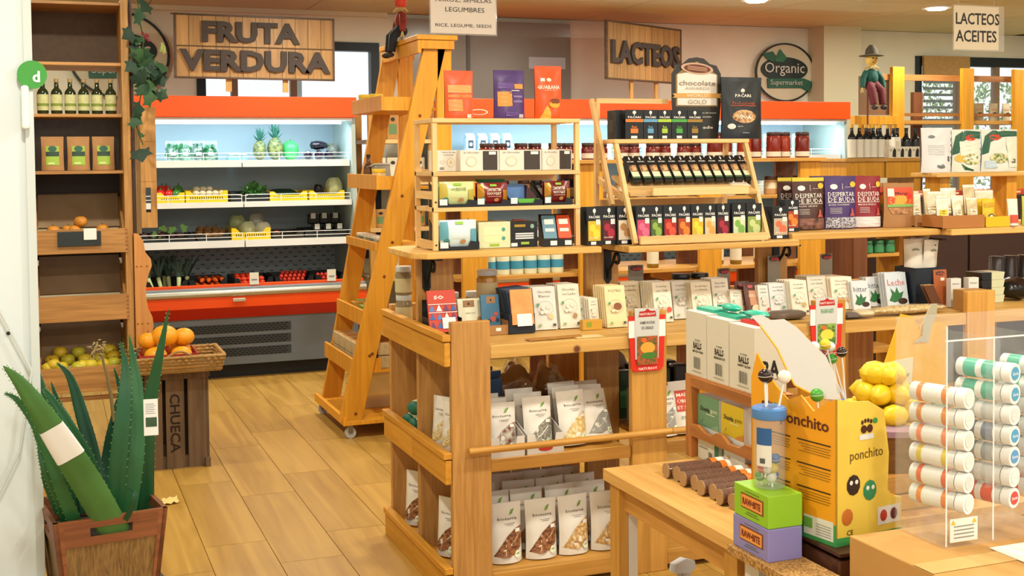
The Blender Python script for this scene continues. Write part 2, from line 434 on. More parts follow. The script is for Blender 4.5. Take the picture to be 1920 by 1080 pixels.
for zt, zb, zk in ((1.217, 1.095, 1.39), (.882, .752, 1.06), (.52, .392, .71)):
    t = B().box(RX0+.03, -.03, zb, RX1-.03, -.012, zt).build('tray_front', OAK_X, rk, .002)
    for k in range(6):
        for x in (RX0+.031, RX1-.04): B().box(x, -.0318, zb+.012+k*.02, x+.01, -.0301, zb+.02+k*.02).build('dovetail', mat('#8d5d2c', .6), t)
    B().box(RX0+.042, -.012, zb, RX1-.042, .36, zb+.012).build('tray_bottom', OAK_X, rk)
    for x in (RX0+.041, RX1-.053): B().prism([(-.012, zb+.012), (.36, zb+.012), (.36, zk-.02), (-.012, zt)], x, x+.012, Matrix(((0, 1, 0), (1, 0, 0), (0, 0, 1)))).build('tray_side', OAK_X, rk)
    B().beam(((RX0+RX1)/2, .2, zb+.12), ((RX0+RX1)/2, .345, zk-.005), RX1-RX0-.11, .012, (0, 1, 0)).build('tray_back', mat('#9c8262', .8, noise=.25, nscale=8), rk)
B().box(RX0+.04, .02, .34, RX1-.04, .04, .36).build('foot_rail', OAK_X, rk)
a, c = P(108, 463, 'y', 6.46), P(189, 433, 'y', 6.46)
cb = B().box(a.x, -.042, a.z, c.x, -.032, c.z).build('chalkboard', mat('#2a3234', .7), rk, .002)
B().box(.165, -.047, 1.165, .226, -.043, 1.222).build('price_tag', mat('#f1efe9', .6), rk)
pt_ = tag(B().box(-.11, 6.455, .665, -.06, 6.462, .70).build('price_tag', mat('#efe6d8', .6)), 'cream price tag clipped to the left upright of the fruit rack', 'price tag')

def fruit(name, r, col, label, cat, group, sq=.92, dim=.18, rough=.4, stem='#5b3b1c'):
    t = thing(name, label, cat, (0, 0, 0), 0, group)
    def fn(v): return 1-dim*max(0, v.z-.72)*2.2-.1*max(0, -v.z-.75)*2
    B().ball((0, 0, r*sq), r, r, r*sq, 16, 10, fn).build('flesh', col, t)
    B().tube([(0, 0, r*1.62), (.003, 0, r*1.95)], .0022, 5).build('stem', mat(stem, .8), t)
    return t
YEL = mat('#dfc034', .35, noise=.2, nscale=14); YEL2 = mat('#c9c238', .35, noise=.2, nscale=14); YEL3 = mat('#e0c93c', .35)
PEACH = mat('#e79a35', .5, noise=.6, nscale=18); MANGO = mat('#f2a01c', .4, noise=.2, nscale=8)
ap = [fruit('apple', .036, m, 'yellow green apple heaped in the lowest tray of the fruit rack', 'apple', 'apples in the lowest tray') for m in (YEL, YEL2, YEL3)]
used = set()
def place(protos, i, loc, rz=0, label=None, tilt=0, scale=None):
    p = protos[i % len(protos)]
    if p.name not in used:
        used.add(p.name); p.location = loc; p.rotation_euler = (tilt, 0, rz)
        if label: p['label'] = label
        if scale: p.scale = (scale,)*3
        return p
    return dup(p, loc, rz, label, None, tilt, scale)
rnd = random.Random(3)
for i, (cx, cy) in enumerate(((303, 838), (395, 838), (550, 822), (262, 878), (350, 875), (430, 873), (585, 855), (500, 865), (252, 917), (310, 915), (387, 912), (460, 902), (535, 897), (597, 890), (420, 905), (280, 900))):
    y = 6.53 + (.15 if cy < 845 else .10 if cy < 880 else .045)
    p = P(cx/2.7, 350+cy/2.7, 'y', y)
    place(ap, i, (min(max(p.x, -.015), .30), y, p.z-.034), rnd.uniform(0, 6), None, rnd.uniform(-.4, .4))
for i in range(8):   # hidden bottom layer that carries the heap
    place(ap, i, (-.012+.044*i, 6.535+.075*(i % 2), .405), i)
pc = [fruit('peach', .033, PEACH, 'ripe peach lying in the rack tray behind the chalkboard', 'peach', 'peaches in the rack tray')]
for i, (cx, cy) in enumerate(((408, 180), (345, 205), (378, 206), (520, 200), (270, 214))):
    p = P(cx/2.7, 350+cy/2.7, 'y', 6.55); place(pc, i, (p.x, 6.55+.02*(i % 2), 1.148 + (.075 if i == 0 else .03)), i)
B().box(0, 6.52, 1.108, .30, 6.80, 1.146).build('liner', mat('#6d5a45', .9)).name = 'tray_liner'
tag(bpy.data.objects['tray_liner'], 'dark cardboard liner under the peaches in the rack tray', 'liner')

# bottles and pouches on the rack
def bottle(name, label, cat, r, h, glass, labcol, cap, group=None, neck=.28, lab=(.1, .55), lab2=None):
    t = thing(name, label, cat, (0, 0, 0), 0, group)
    hb = h*.60
    B().lathe([(r*.9, 0), (r, .006), (r, hb), (r*.8, hb+h*.07), (r*.42, hb+h*.14), (r*.36, h*.93)], 16).build('glass_body', glass, t)
    B().lathe([(r*.42, h*.9), (r*.42, h), (r*.38, h)], 12).build('cap', cap, t)
    B().lathe([(r+.0006, h*lab[0]), (r+.0006, h*lab[1])], 16).build('paper_label', labcol, t)
    if lab2: B().lathe([(r+.001, h*(lab[0]+.12)), (r+.001, h*(lab[0]+.2))], 16).build('label_band', lab2, t)
    return t
DKGL = mat('#26301a', .12, coat=.3)
rb = bottle('oil_bottle', 'small dark bottle with a pale green label on the fruit rack', 'bottle', .0275, .178, DKGL, mat('#cfcf96', .6, noise=.3, nscale=40), mat('#a58a5c', .5), 'dark bottles on the fruit rack', lab2=mat('#7c8d3a', .6))
for i, x in enumerate((218, 288, 357, 425, 493, 562)):
    p = P(x/2.7, 208, 'y', 6.56); place([rb], i, (p.x, 6.56, 1.80), .3*i)
def pouch_surf(W, H, d, sharp=.0):
    def s(x, z):
        q = min(1, max(0, z/H)); g = max(.06, (1-q)**.8 if q > .12 else (.9+.8*q))
        return -(d/2)*min(1, g)*max(.0, 1-abs(2*x/W)**3)-.0015
    return s
def pouch(name, label, cat, W, H, d, m, items, group=None, crimp=None, wav=.0, seed=0):
    t = thing(name, label, cat, (0, 0, 0), 0, group); s = pouch_surf(W, H, d); r = random.Random(seed)
    ph = r.uniform(0, 6)
    def wv(x, z): return wav*math.sin(34*z/H*2+ph+x*60)*(1-abs(2*x/W))
    def sf(x, z): return s(x, z)-wv(x, z)
    def fr(u, v):
        x = (u-.5)*W*(1-.04*math.sin(v*PI)); z = v*H; return (x, sf(x, z), z)
    def bk(u, v):
        x = (.5-u)*W*(1-.04*math.sin(v*PI)); z = v*H; return (x, -s(x, z), z)
    b = B(); b.grid(fr, 12, 14); b.grid(bk, 12, 6)
    b.add([fr(i/12, 0) for i in range(13)]+[bk(1-i/12, 0) for i in range(13)], [(i, i+13, i+14, i+1) for i in range(12)])
    b.build('pouch_body', m, t)
    if crimp:
        b = B(); b.grid(lambda u, v: ((u-.5)*W*.99, sf((u-.5)*W, H*(.93+.07*v))-.0008, H*(.93+.07*v)), 6, 1); b.build('seal', crimp, t)
    prints(t, sf, W*.96, H, items, True, .0019)
    return t
KRAFT = mat('#b08252', .75, noise=.15, nscale=25)
kp = pouch('kraft_pouch', 'kraft paper pouch with a green square label on the fruit rack', 'pouch', .108, .172, .05, KRAFT,
    [('r', 'paper_label', -.3, .16, .3, .72, '#9ab83e'), ('r', 'label_band', -.3, .42, .3, .56, '#22402f'), ('e', 'logo', 0, .64, .2, .09, '#2b5a45'), ('r', 'label_strip', -.2, .2, .1, .24, '#d8e0a0')], 'kraft pouches on the fruit rack')
for i, (x0, x1) in enumerate(((208, 328), (340, 458), (468, 582))):
    p = P((x0+x1)/5.4, 315, 'y', 6.56); place([kp], i, (p.x, 6.56, 1.514), .04*(i-1))

# boards standing beside the rack
gb = thing('grooved_board', 'pale wooden board with a handle slot and grooves beside the fruit rack', 'board', (0, 6.6, 0))
b = B(); x0, x1, x2 = .405, .455, .535
for k in range(6): b.box(x0+.0085*k, 0, 1.18, x0+.0085*k+.0065, .02, 1.84)
b.box(x0, .006, 1.18, x1, .02, 1.84); b.build('grooved_face', wood('#c7a05f', '#a9844a', 'z'), gb)
b = B(); b.box(x1, -.004, 1.21, x2, .02, 1.29); b.box(x1, -.004, 1.29, x1+.024, .02, 1.42); b.box(x2-.03, -.004, 1.29, x2, .02, 1.42); b.box(x1, -.004, 1.42, x2, .02, 1.84)
b.build('handle_panel', OAK, gb)
for z in (1.40, 1.61): B().box(x1, -.0045, z+.05, x2, -.0039, z+.052).build('joint', mat('#8a5a2c', .7), gb)
B().box(x0+.02, .042, 0, x0+.04, .06, 1.22).build('stake', OAK, gb); B().box(x0+.02, .0201, 1.19, x0+.04, .0419, 1.22).build('cleat', OAK, gb)
# dark post with vine
pv = tag(B().box(.406, 6.52, 0, .424, 6.56, ZC).build('dark_post', wood('#4a2d1e', '#37201a', 'z'), None, .003), 'dark brown timber post rising beside the fruit rack', 'post')
sc = thing('scalloped_bracket', 'pale wooden plate with scalloped edge and brass studs beside the rack', 'bracket', (0, 6.47, 0))
poly = [(.406, .44), (.406, 1.19), (.43, 1.185), (.452, 1.15), (.462, 1.09), (.488, 1.055), (.492, 1.02), (.475, .975), (.462, .92), (.46, .86), (.47, .80), (.49, .755), (.495, .71), (.485, .66), (.452, .60), (.43, .54), (.42, .44)]
B().prism(poly, 0, .022).build('plate', wood('#c98d4e', '#b67a3d', 'z'), sc, .002)
for z in (1.02, .725):
    for x in (.418, .44, .468): B().ball((x, 0, z), .005, .004, .005, 8, 4).build('stud', mat('#b58a3a', .3, 1), sc)
def leaf_poly(s): return [(0, 0), (.30*s, .10*s), (.62*s, -.02*s), (.55*s, .32*s), (.75*s, .55*s), (.38*s, .62*s), (0, 1.05*s), (-.38*s, .62*s), (-.75*s, .55*s), (-.55*s, .32*s), (-.62*s, -.02*s), (-.30*s, .10*s)]
LEAF = [mat(c, .65, noise=.4, nscale=30) for c in ('#1f3f2a', '#2c5233', '#183524', '#3d6135')]
vn = thing('ivy_vine', 'artificial ivy vine with red berries hanging on the dark post', 'vine', (.43, 6.5, 1.3))
stem = [P(x, y, 'y', 6.5) for x, y in ((258, -6), (262, 40), (270, 75), (262, 110), (268, 150), (262, 190), (250, 215), (262, 255), (268, 272))]
B().tube([p-Vector((.43, 6.5, 1.3)) for p in stem], .0035, 6).build('stem', mat('#4f5a2e', .7), vn)
rnd = random.Random(5)
lv = [(275, 5, .055), (252, 30, .05), (250, 60, .05), (262, 90, .06), (258, 108, .07), (280, 95, .045), (300, 88, .03), (310, 92, .025), (285, 122, .06), (303, 120, .05), (256, 135, .06), (275, 140, .055), (297, 145, .045), (262, 160, .05), (282, 165, .05), (268, 182, .055), (250, 205, .05), (246, 222, .05), (262, 280, .062), (268, 250, .02), (255, 120, .05), (270, 112, .05), (290, 132, .045), (258, 150, .05), (278, 155, .05)]
lv = [(x, y, s*1.3) for x, y, s in lv]+[(256+5*(k % 9), 70+13*k+(7*k) % 11, .055+.004*(k % 4)) for k in range(9)]
for i, (x, y, s) in enumerate(lv):
    p = P(x, y, 'y', 6.46-rnd.uniform(.0, .05))-Vector((.43, 6.5, 1.3))
    M = Euler((rnd.uniform(-.6, .6), rnd.uniform(1.6, 4.4) if i != 18 else 2.9, rnd.uniform(-.5, .5))).to_matrix()
    pts = [p + M @ Vector((u, -.006*math.cos(u/s*2), v)) for u, v in leaf_poly(s)]
    B().add(pts+[p+M @ Vector((0, -.01, .5*s))], [(k, (k+1) % 12, 12) for k in range(12)], True).build('leaf', LEAF[i % 4] if i not in (6, 7) else mat('#9aa65a', .5), vn)
for i in range(9):
    p = P(269+rnd.uniform(-7, 10), 68+rnd.uniform(-7, 9), 'y', 6.46)-Vector((.43, 6.5, 1.3)); B().ball(p, .008, n=8, m=5).build('berry', mat('#7d1b2a', .4), vn)
p = P(254, 203, 'y', 6.45)-Vector((.43, 6.5, 1.3)); B().ball(p, .01, n=8, m=5).build('berry', mat('#a3202a', .4), vn)

# oval market signs on the back wall
def oval_sign(label, cx, cz, rx, rz, y):
    t = thing('oval_sign', label, 'sign', (cx, y, cz)); n = 40
    ring = [(math.cos(2*PI*k/n)*rx, math.sin(2*PI*k/n)*rz) for k in range(n)]
    B().prism(ring, -.012, .012).build('board', mat('#c9c3a8', .6), t)
    b = B()
    for k in range(n):
        (a, c), (d, e) = ring[k], ring[(k+1) % n]; b.add([(a, -.02, c), (d, -.02, e), (d*.945, -.02, e*.945), (a*.945, -.02, c*.945), (a, 0, c), (d, 0, e), (d*.945, 0, e*.945), (a*.945, 0, c*.945)], [(0, 1, 2, 3), (0, 4, 5, 1), (3, 2, 6, 7)])
    b.build('rim', mat('#161d1c', .5), t)
    el = [(-.04*rx+math.cos(2*PI*k/n)*rx*.78, .1*rz+math.sin(2*PI*k/n)*rz*.42) for k in range(n)]
    B().prism(el, -.022, -.012).build('emblem', mat('#152826', .5), t)
    B().prism([(-.8*rx, .62*rz), (-.45*rx, .7*rz), (-.3*rx, .5*rz), (-.42*rx, .34*rz), (-.62*rx, .42*rz)], -.03, -.022).build('emblem_leaf', mat('#1f5a40', .5), t)
    B().prism([(-.38*rx, .36*rz), (-.2*rx, .78*rz), (.02*rx, .5*rz), (-.1*rx, .34*rz)], -.031, -.022).build('emblem_leaf', mat('#246b4a', .5), t)
    B().prism([(-.62*rx, -.22*rz), (.6*rx, -.2*rz), (.86*rx, -.3*rz), (.78*rx, -.66*rz), (.52*rx, -.52*rz), (-.6*rx, -.54*rz)], -.03, -.012).build('ribbon', mat('#1f5a44', .5), t)
    lettering(t, 'Organic', (-.05*rx, -.026, .1*rz), rx*1.32, mat('#c3c6bd', .5), .006, bold=.0)
    lettering(t, 'Supermarket', (0, -.034, -.37*rz), rx*1.08, mat('#b4bab0', .5), .004, bold=.0)
    return t
oval_sign('oval green shop sign on the wall beside the column', P(1471, 136, 'y', 9.66).x, P(1471, 136, 'y', 9.66).z, .325, .272, 9.66)
p = P(226, 100, 'y', 9.5); oval_sign('oval green shop sign behind the ivy and the fruit rack', p.x, p.z, .37, .33, 9.66)

# aloe in a basket planter
pl = thing('basket_planter', 'square wooden planter with woven reed sides and a handle slot', 'planter', (.135, 4.08, .17), math.radians(9))
PW = wood('#8a5330', '#6b3c22', 'x'); REED = wood('#8a6a3c', '#5e4424', 'z', scale=5)
h, wt, wb = .29, .172, .142
def pside(M):
    q = lambda u, z, y: M @ Vector((u*(wb+(wt-wb)*z/h), -(wb+(wt-wb)*z/h)+y, z))
    for (u0, u1, z0, z1, m, nm, y0, y1) in ((-1, 1, 0, .045, PW, 'rail', 0, .014), (-1, -.84, .045, h, PW, 'stile', 0, .014), (.84, 1, .045, h, PW, 'stile', 0, .014), (-.84, .84, .045, h-.085, REED, 'reed_panel', .005, .011),
            (-.84, .84, h-.085, h-.06, PW, 'rail', 0, .014), (-.84, -.38, h-.06, h-.03, PW, 'rail', 0, .014), (.38, .84, h-.06, h-.03, PW, 'rail', 0, .014), (-.84, .84, h-.03, h, PW, 'rail', 0, .014)):
        vs = [q(u, z, y) for z in (z0, z1) for y in (y0, y1) for u in (u0, u1)]
        B().add(vs, [(0, 2, 3, 1), (4, 5, 7, 6), (0, 1, 5, 4), (2, 6, 7, 3), (0, 4, 6, 2), (1, 3, 7, 5)]).build(nm, m, pl)
for k in range(4): pside(Matrix.Rotation(PI/2*k, 3, 'Z'))
B().box(-wb+.015, -wb+.015, .005, wb-.015, wb-.015, .02).build('base', PW, pl)
B().box(-wt+.03, -wt+.03, .19, wt-.03, wt-.03, .215).build('soil', mat('#2c241c', .95, noise=.5), pl)
cr = thing('planter_stand', 'low dark wooden crate under the aloe planter', 'crate', (.135, 4.1, 0), math.radians(9))
for z in (.01, .075, .13): 
    for k in range(4):
        M = Matrix.Rotation(PI/2*k, 3, 'Z'); vs = [M @ Vector(v) for v in [(x, y, zz) for zz in (z, z+.045 if z < .13 else .17) for y in (-.205, -.19) for x in (-.205, .205)]]
        B().add(vs, [(0, 2, 3, 1), (4, 5, 7, 6), (0, 1, 5, 4), (2, 6, 7, 3), (0, 4, 6, 2), (1, 3, 7, 5)]).build('slat', wood('#4f3b2a', '#382a20', 'x'), cr)
B().box(-.19, -.19, .15, .19, .19, .17).build('top_board', wood('#4f3b2a', '#382a20', 'x'), cr)
al = thing('aloe_plant', 'big potted aloe vera with toothed upright leaves and white paper tags', 'plant', (.135, 4.08, .38))
ALOE = [mat(c, .38, noise=.3, nscale=9) for c in ('#1f5733', '#184a30', '#2c6638', '#4a7c40')]
A0 = Vector((.135, 4.08, .38))
def aloe(pts, w, ci, teeth=True, curl=.5):
    w *= .84 if curl > .3 else 1
    """pts: (px, py, Y) from base to tip"""
    raw = [P(x, y, 'y', Y)-A0 for x, y, Y in pts]
    n = 14; path = []
    for i in range(n+1):       # Catmull-Rom through the measured points
        t = i/n*(len(raw)-1); k = min(int(t), len(raw)-2); f = t-k
        p0, p1, p2, p3 = raw[max(k-1, 0)], raw[k], raw[k+1], raw[min(k+2, len(raw)-1)]
        path.append(.5*((2*p1)+(p2-p0)*f+(2*p0-5*p1+4*p2-p3)*f*f+(-p0+3*p1-3*p2+p3)*f**3))
    b = B(); vs = []; rows = []
    for i, p in enumerate(path):
        t = (path[min(i+1, n)]-path[max(i-1, 0)]).normalized(); a = t.cross(Vector((0, -1, 0))); a.normalize(); up = a.cross(t)
        f = i/n; ww = w/2*(1-f**1.55)*(.86+.2*math.sin(f*3))+.0012; th = ww*.42
        row = []
        for q in range(10):
            an = 2*PI*q/10; cx = math.cos(an); cy = math.sin(an)
            row.append(p+a*cx*ww+up*(cy*th+(curl*ww*(cx*cx-.5))))
        rows.append((p, a, up, t, ww)); vs += row
    fs = [(i*10+k, i*10+(k+1) % 10, (i+1)*10+(k+1) % 10, (i+1)*10+k) for i in range(n) for k in range(10)]
    fs += [tuple(range(10))[::-1], tuple(n*10+k for k in range(10))]
    b.add(vs, fs, True); lf = b.build('leaf', ALOE[ci], al)
    if teeth:
        tb = B()
        for i in range(2, n):
            for sub in (0, .5):
                p, a, up, t, ww = rows[i]; p2 = rows[min(i+1, n)][0]
                for sd in (-1, 1):
                    base = p.lerp(p2, sub)+a*sd*ww*.97+up*curl*ww*.45
                    tb.add([base-t*.0025, base+t*.0025, base+up*.002, base+a*sd*.0045+t*.002], [(0, 1, 3), (1, 2, 3), (2, 0, 3)])
        tb.build('teeth', mat('#6f8d55', .6), lf)['kind'] = 'stuff'
    return lf, rows
big, rows = aloe([(218, 1000, 3.95), (160, 900, 3.86), (95, 800, 3.78), (40, 720, 3.74), (6, 686, 3.72)], .098, 3, True, .25)
# white wrap label round the big leaf
vs = []
for i in (5, 6, 7):
    p, a, up, t, ww = rows[i]
    for q in range(9):
        an = -PI+PI*q/8; vs.append(p+a*math.cos(an)*ww*1.03+up*(math.sin(an)*ww*.47+.25*ww*(math.cos(an)**2-.5))*1.03)
    for q in range(9): 
        an = PI*q/8; vs.append(p+a*math.cos(an)*ww*1.03+up*(math.sin(an)*ww*.47+.25*ww*(math.cos(an)**2-.5))*1.03)
B().add(vs, [(r*18+k, r*18+k+1, (r+1)*18+k+1, (r+1)*18+k) for r in range(2) for k in range(17)], True).build('paper_tag', mat('#e6e8e9', .6), al)
aloe([(150, 1000, 3.96), (120, 930, 3.9), (75, 810, 3.87), (35, 752, 3.85), (8, 737, 3.85)], .05, 2)
aloe([(140, 970, 4.1), (110, 850, 4.12), (80, 740, 4.14), (66, 690, 4.15), (62, 650, 4.15)], .055, 0)
aloe([(185, 930, 4.15), (175, 860, 4.18), (150, 765, 4.2), (130, 705, 4.2), (106, 680, 4.2)], .062, 1)
aloe([(190, 950, 4.05), (170, 870, 4.05), (125, 790, 4.05), (95, 745, 4.06), (82, 728, 4.06)], .05, 0)
aloe([(215, 960, 4.0), (222, 860, 3.98), (232, 760, 3.98), (235, 690, 4.0), (226, 640, 4.0)], .07, 0)
aloe([(240, 960, 4.05), (255, 850, 4.05), (258, 740, 4.08), (250, 680, 4.1), (242, 628, 4.1)], .066, 2)
aloe([(272, 960, 4.12), (272, 860, 4.1), (280, 760, 4.08), (300, 660, 4.05), (316, 580, 4.03)], .075, 0)
aloe([(200, 960, 4.16), (205, 870, 4.2), (215, 800, 4.2), (235, 720, 4.2), (262, 650, 4.22)], .07, 1)
aloe([(115, 960, 4.0), (92, 900, 3.98), (85, 850, 3.97), (66, 800, 3.98), (62, 745, 4.0)], .05, 0)
aloe([(235, 975, 3.92), (250, 945, 3.9), (252, 925, 3.9), (240, 915, 3.92)], .02, 1, False)
aloe([(165, 960, 4.08), (150, 880, 4.1), (128, 800, 4.12), (110, 760, 4.13), (96, 716, 4.13)], .06, 1)
aloe([(250, 965, 4.14), (245, 880, 4.16), (238, 800, 4.18), (228, 740, 4.2), (214, 690, 4.2)], .06, 1)
aloe([(130, 985, 3.97), (112, 930, 3.93), (88, 880, 3.91), (76, 840, 3.92), (70, 790, 3.93)], .05, 2)
# dried flower stalk
pts = [P(x, y, 'y', 4.12)-A0 for x, y in ((214, 790), (208, 740), (200, 700), (190, 665), (178, 642))]
fsx = B().tube(pts, [.006, .006, .005, .004, .003], 7).build('flower_stalk', mat('#7d6a45', .85), al)
rnd = random.Random(2); b = B()
for k in range(46):
    p = P(184+rnd.gauss(0, 6), 652+rnd.gauss(0, 9), 'y', 4.12+rnd.uniform(-.015, .015))-A0; d = Vector((rnd.uniform(-.014, .014), rnd.uniform(-.01, .01), rnd.uniform(-.018, .006)))
    b.tube([p, p+d], [.003, .0012], 5)
b.build('dried_florets', mat('#a38d62', .9), fsx)
# white tag on the right leaf
p = P(283, 782, 'y', 3.99)
lt = thing('plant_tag', 'white printed care tag on the upright right leaf of the aloe', 'tag', p, -.1)
B().box(-.022, -.004, -.058, .022, -.002, .058).build('card', mat('#e9eaea', .6), lt)
B().box(-.016, -.0048, -.03, .018, -.0041, .0).build('picture', mat('#3c5a44', .6, noise=.5), lt)
for k in range(6): B().box(-.016, -.0046, .012+k*.006, .014-.004*(k % 2), -.0041, .014+k*.006).build('print_line', mat('#9aa0a4', .6), lt)
# ================================================================ FRIDGES
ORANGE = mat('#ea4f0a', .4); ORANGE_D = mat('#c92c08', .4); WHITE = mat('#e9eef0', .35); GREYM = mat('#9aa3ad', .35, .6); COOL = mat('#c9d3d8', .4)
def fridge(name, label, x0, x1, bays, glow, lower_items=True):
    t = thing(name, label, 'fridge', (x0, 8.85, 0)); w = x1-x0
    q = lambda nm, m, *a, bev=.004: B().box(*a).build(nm, m, t, bev)
    q('canopy', ORANGE, 0, 0, 1.87, w, .82, 2.02)
    q('canopy_underside', WHITE, .03, .02, 1.85, w-.03, .8, 1.868, bev=0)
    q('back_panel', mat('#a9bcc8', .5), .03, .68, .45, w-.03, .72, 1.85, bev=0)
    for x in (0, w-.03): 
        B().prism([(.1, .1), (.8, .1), (.8, 1.868), (.05, 1.868), (.05, 1.72), (-.04, .62), (-.04, .45), (.1, .4)], x, x+.03, Matrix(((0, 1, 0), (1, 0, 0), (0, 0, 1)))).build('side_panel', mat('#aab8b4', .4), t)
    q('base', mat('#6f7d8c', .45), .03, -.08, .1, w-.03, .75, .44)
    q('kick_plate', mat('#10161b', .5), .02, .0, .0, w-.02, .7, .1, bev=0)
    q('deck', mat('#3a4148', .5), .03, -.1, .5, w-.03, .68, .56, bev=0)
    # bumper: orange face, darker lower slope, steel nose rail, orange lip
    B().prism([(-.22, .53), (-.22, .605), (-.17, .605), (-.17, .53)], 0, w, Matrix(((0, 1, 0), (1, 0, 0), (0, 0, 1)))).build('bumper', ORANGE, t)
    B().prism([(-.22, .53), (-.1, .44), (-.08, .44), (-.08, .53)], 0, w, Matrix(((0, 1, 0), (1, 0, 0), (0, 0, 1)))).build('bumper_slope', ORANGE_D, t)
    B().tube([(0, -.205, .628), (w, -.205, .628)], .026, 14).build('nose_rail', mat('#b8b5a6', .35, .7), t)
    q('nose_strip', mat('#8f9ba4', .35, .5), 0, -.19, .605, w, -.12, .665)
    q('front_lip', ORANGE, 0, -.135, .66, w, -.11, .685)
    q('badge', mat('#d8d6cc', .3, .6), w*.42, -.232, .568, w*.42+.09, -.22, .592)
    for i in range(3):
        g = B(); z0 = .33-.085*i
        g.box(.1, -.0835, z0, w*.68, -.0805, z0+.06)
        gr = g.build('vent_grille', mat('#39434d', .5), t)
        sl = B(); n = int((w*.68-.12)/.032)
        for r in range(4):
            for k in range(n): sl.box(.11+k*.032+(.016 if r % 2 else 0), -.0838, z0+.004+r*.0145, .131+k*.032+(.016 if r % 2 else 0), -.0834, z0+.0115+r*.0145)
        so = sl.build('vent_slots', mat('#0d1216', .7), gr); so['kind'] = 'stuff'
    sl = B()
    n = int(w/.075)
    for r in range(8):
        for k in range(n): sl.box(.1+k*.075+(.037 if r % 2 else 0), .6785, .66+r*.034, .128+k*.075+(.037 if r % 2 else 0), .6799, .666+r*.034)
    so = sl.build('panel_slots', mat('#2b3440', .7), t); so['kind'] = 'stuff'
    # shelves per bay
    bw = (w-.06)/bays
    for zt, zb, yf in ((1.563, 1.512, .1), (1.262, 1.222, .05), (.985, .934, .03)):
        for k in range(bays):
            xa = .03+bw*k; xb = xa+bw-.008
            s = q('shelf', WHITE, xa, yf, zt-.022, xb, .66, zt-.004, bev=0)
            B().box(xa, yf-.012, zb, xb, yf, zt).build('price_rail', WHITE, t)
            g = B()
            for zz in (zt+.022, zt+.05): g.tube([(xa+.01, yf-.004, zz), (xb-.01, yf-.004, zz)], .0026, 5)
            for j in range(4): xx = xa+.01+(xb-xa-.02)*j/3; g.tube([(xx, yf-.004, zt), (xx, yf-.004, zt+.05)], .0026, 5)
            g.build('wire_guard', mat('#eef2f3', .35), s)
    lm = B().tube([(.1, .09, 1.838), (w-.1, .09, 1.838)], .014, 10).build('light_tube', mat('#e6f6ff', .5, emit=6), t)
    ld = bpy.data.lights.new('fridge_light', 'AREA'); ld.shape = 'RECTANGLE'; ld.size = w-.2; ld.size_y = .04; ld.energy = glow; ld.color = (.72, .93, 1)
    lo = bpy.data.objects.new('fridge_light', ld); COL.objects.link(lo); lo.parent = t; lo.location = (w/2, .10, 1.82); lo.rotation_euler = (math.radians(25), 0, 0)
    return t
f1 = fridge('display_fridge', 'open display fridge with orange canopy holding fruit and vegetables', .5, 2.16, 2, 7)
f2 = fridge('dairy_fridge', 'long open fridge with orange canopy behind the chocolate shelves', 2.886, 6.565, 4, 17)
el = [(math.cos(2*PI*k/20)*.075, math.sin(2*PI*k/20)*.022) for k in range(20)]
B().prism(el, -.004, 0).shift((.235, 0, 1.915)).build('logo', mat('#e9d8c8', .5), f2)
B().prism([(a*.84, c*.76) for a, c in el], -.006, -.004).shift((.235, 0, 1.915)).build('logo_field', ORANGE, f2)
S1, S2, S3, S4 = 1.5595, 1.2585, .9815, .5605

# produce -------------------------------------------------------------
YCR = mat('#e6c21a', .45); BCR = mat('#14181d', .5)
def crate(label, x0, x1, y, z, h, m, d=.34, group=None, name='produce_crate', tilt=0):
    w = x1-x0; t = thing(name, label, 'crate', (x0, y, z), 0, group, tilt)
    hs = h*.62
    B().prism([(0, .012), (0, h), (.03, h), (.06, hs), (w-.06, hs), (w-.03, h), (w, h), (w, .012)], 0, .006).build('front', m, t)
    fs = B()
    for k in range(int((w-.05)/.016)): fs.box(.03+k*.016, -.0006, .02, .037+k*.016, 0, hs-.012)
    o = fs.build('slots', mat('#3a3412' if m is YCR else '#05070a', .8), t); o['kind'] = 'stuff'
    for x in (0, w-.006): B().box(x, .006, .012, x+.006, d, h).build('side', m, t)
    B().box(.006, d-.006, .012, w-.006, d, h).build('back', m, t); B().box(0, 0, 0, w, d, .012).build('bottom', m, t)
    return t
def xp(px, py, Y): return P(px, py, 'y', Y).x
def zp(px, py, Y): return P(px, py, 'y', Y).z
# shelf 1
SALAD = [mat(c, .4, noise=.5, nscale=25) for c in ('#1f6a3a', '#2a7a44', '#185a30')]
def crumple(name, label, cat, c, rx, ry, rz, m, group=None, amp=.25, seed=0, n=16, mm=10, film=None):
    r = random.Random(seed); ph = [r.uniform(0, 6) for _ in range(6)]
    def fn(v): return 1+amp*(.5*math.sin(5*v.x+ph[0]+3*v.z)+.35*math.sin(9*v.y+ph[1]+4*v.x)+.4*math.sin(7*v.z+ph[2]+5*v.y))
    t = thing(name, label, cat, (c[0], c[1], c[2]), 0, group)
    body = B().ball((0, 0, rz), rx, ry, rz, n, mm, fn); mz = min(v[2] for v in body.v); body.shift((0, 0, -mz))
    body.build('body', m, t)
    if film:
        fb_ = B().ball((0, 0, rz-mz), rx*1.06, ry*1.06, rz*1.12, n, mm, fn).shift((0, 0, rz*.12)); fb_.v = [(x, y, max(z, .0008)) for x, y, z in fb_.v]; fb_.build('plastic_film', film, t)
    return t
FILM = clear('#ffffff', .05, .12)
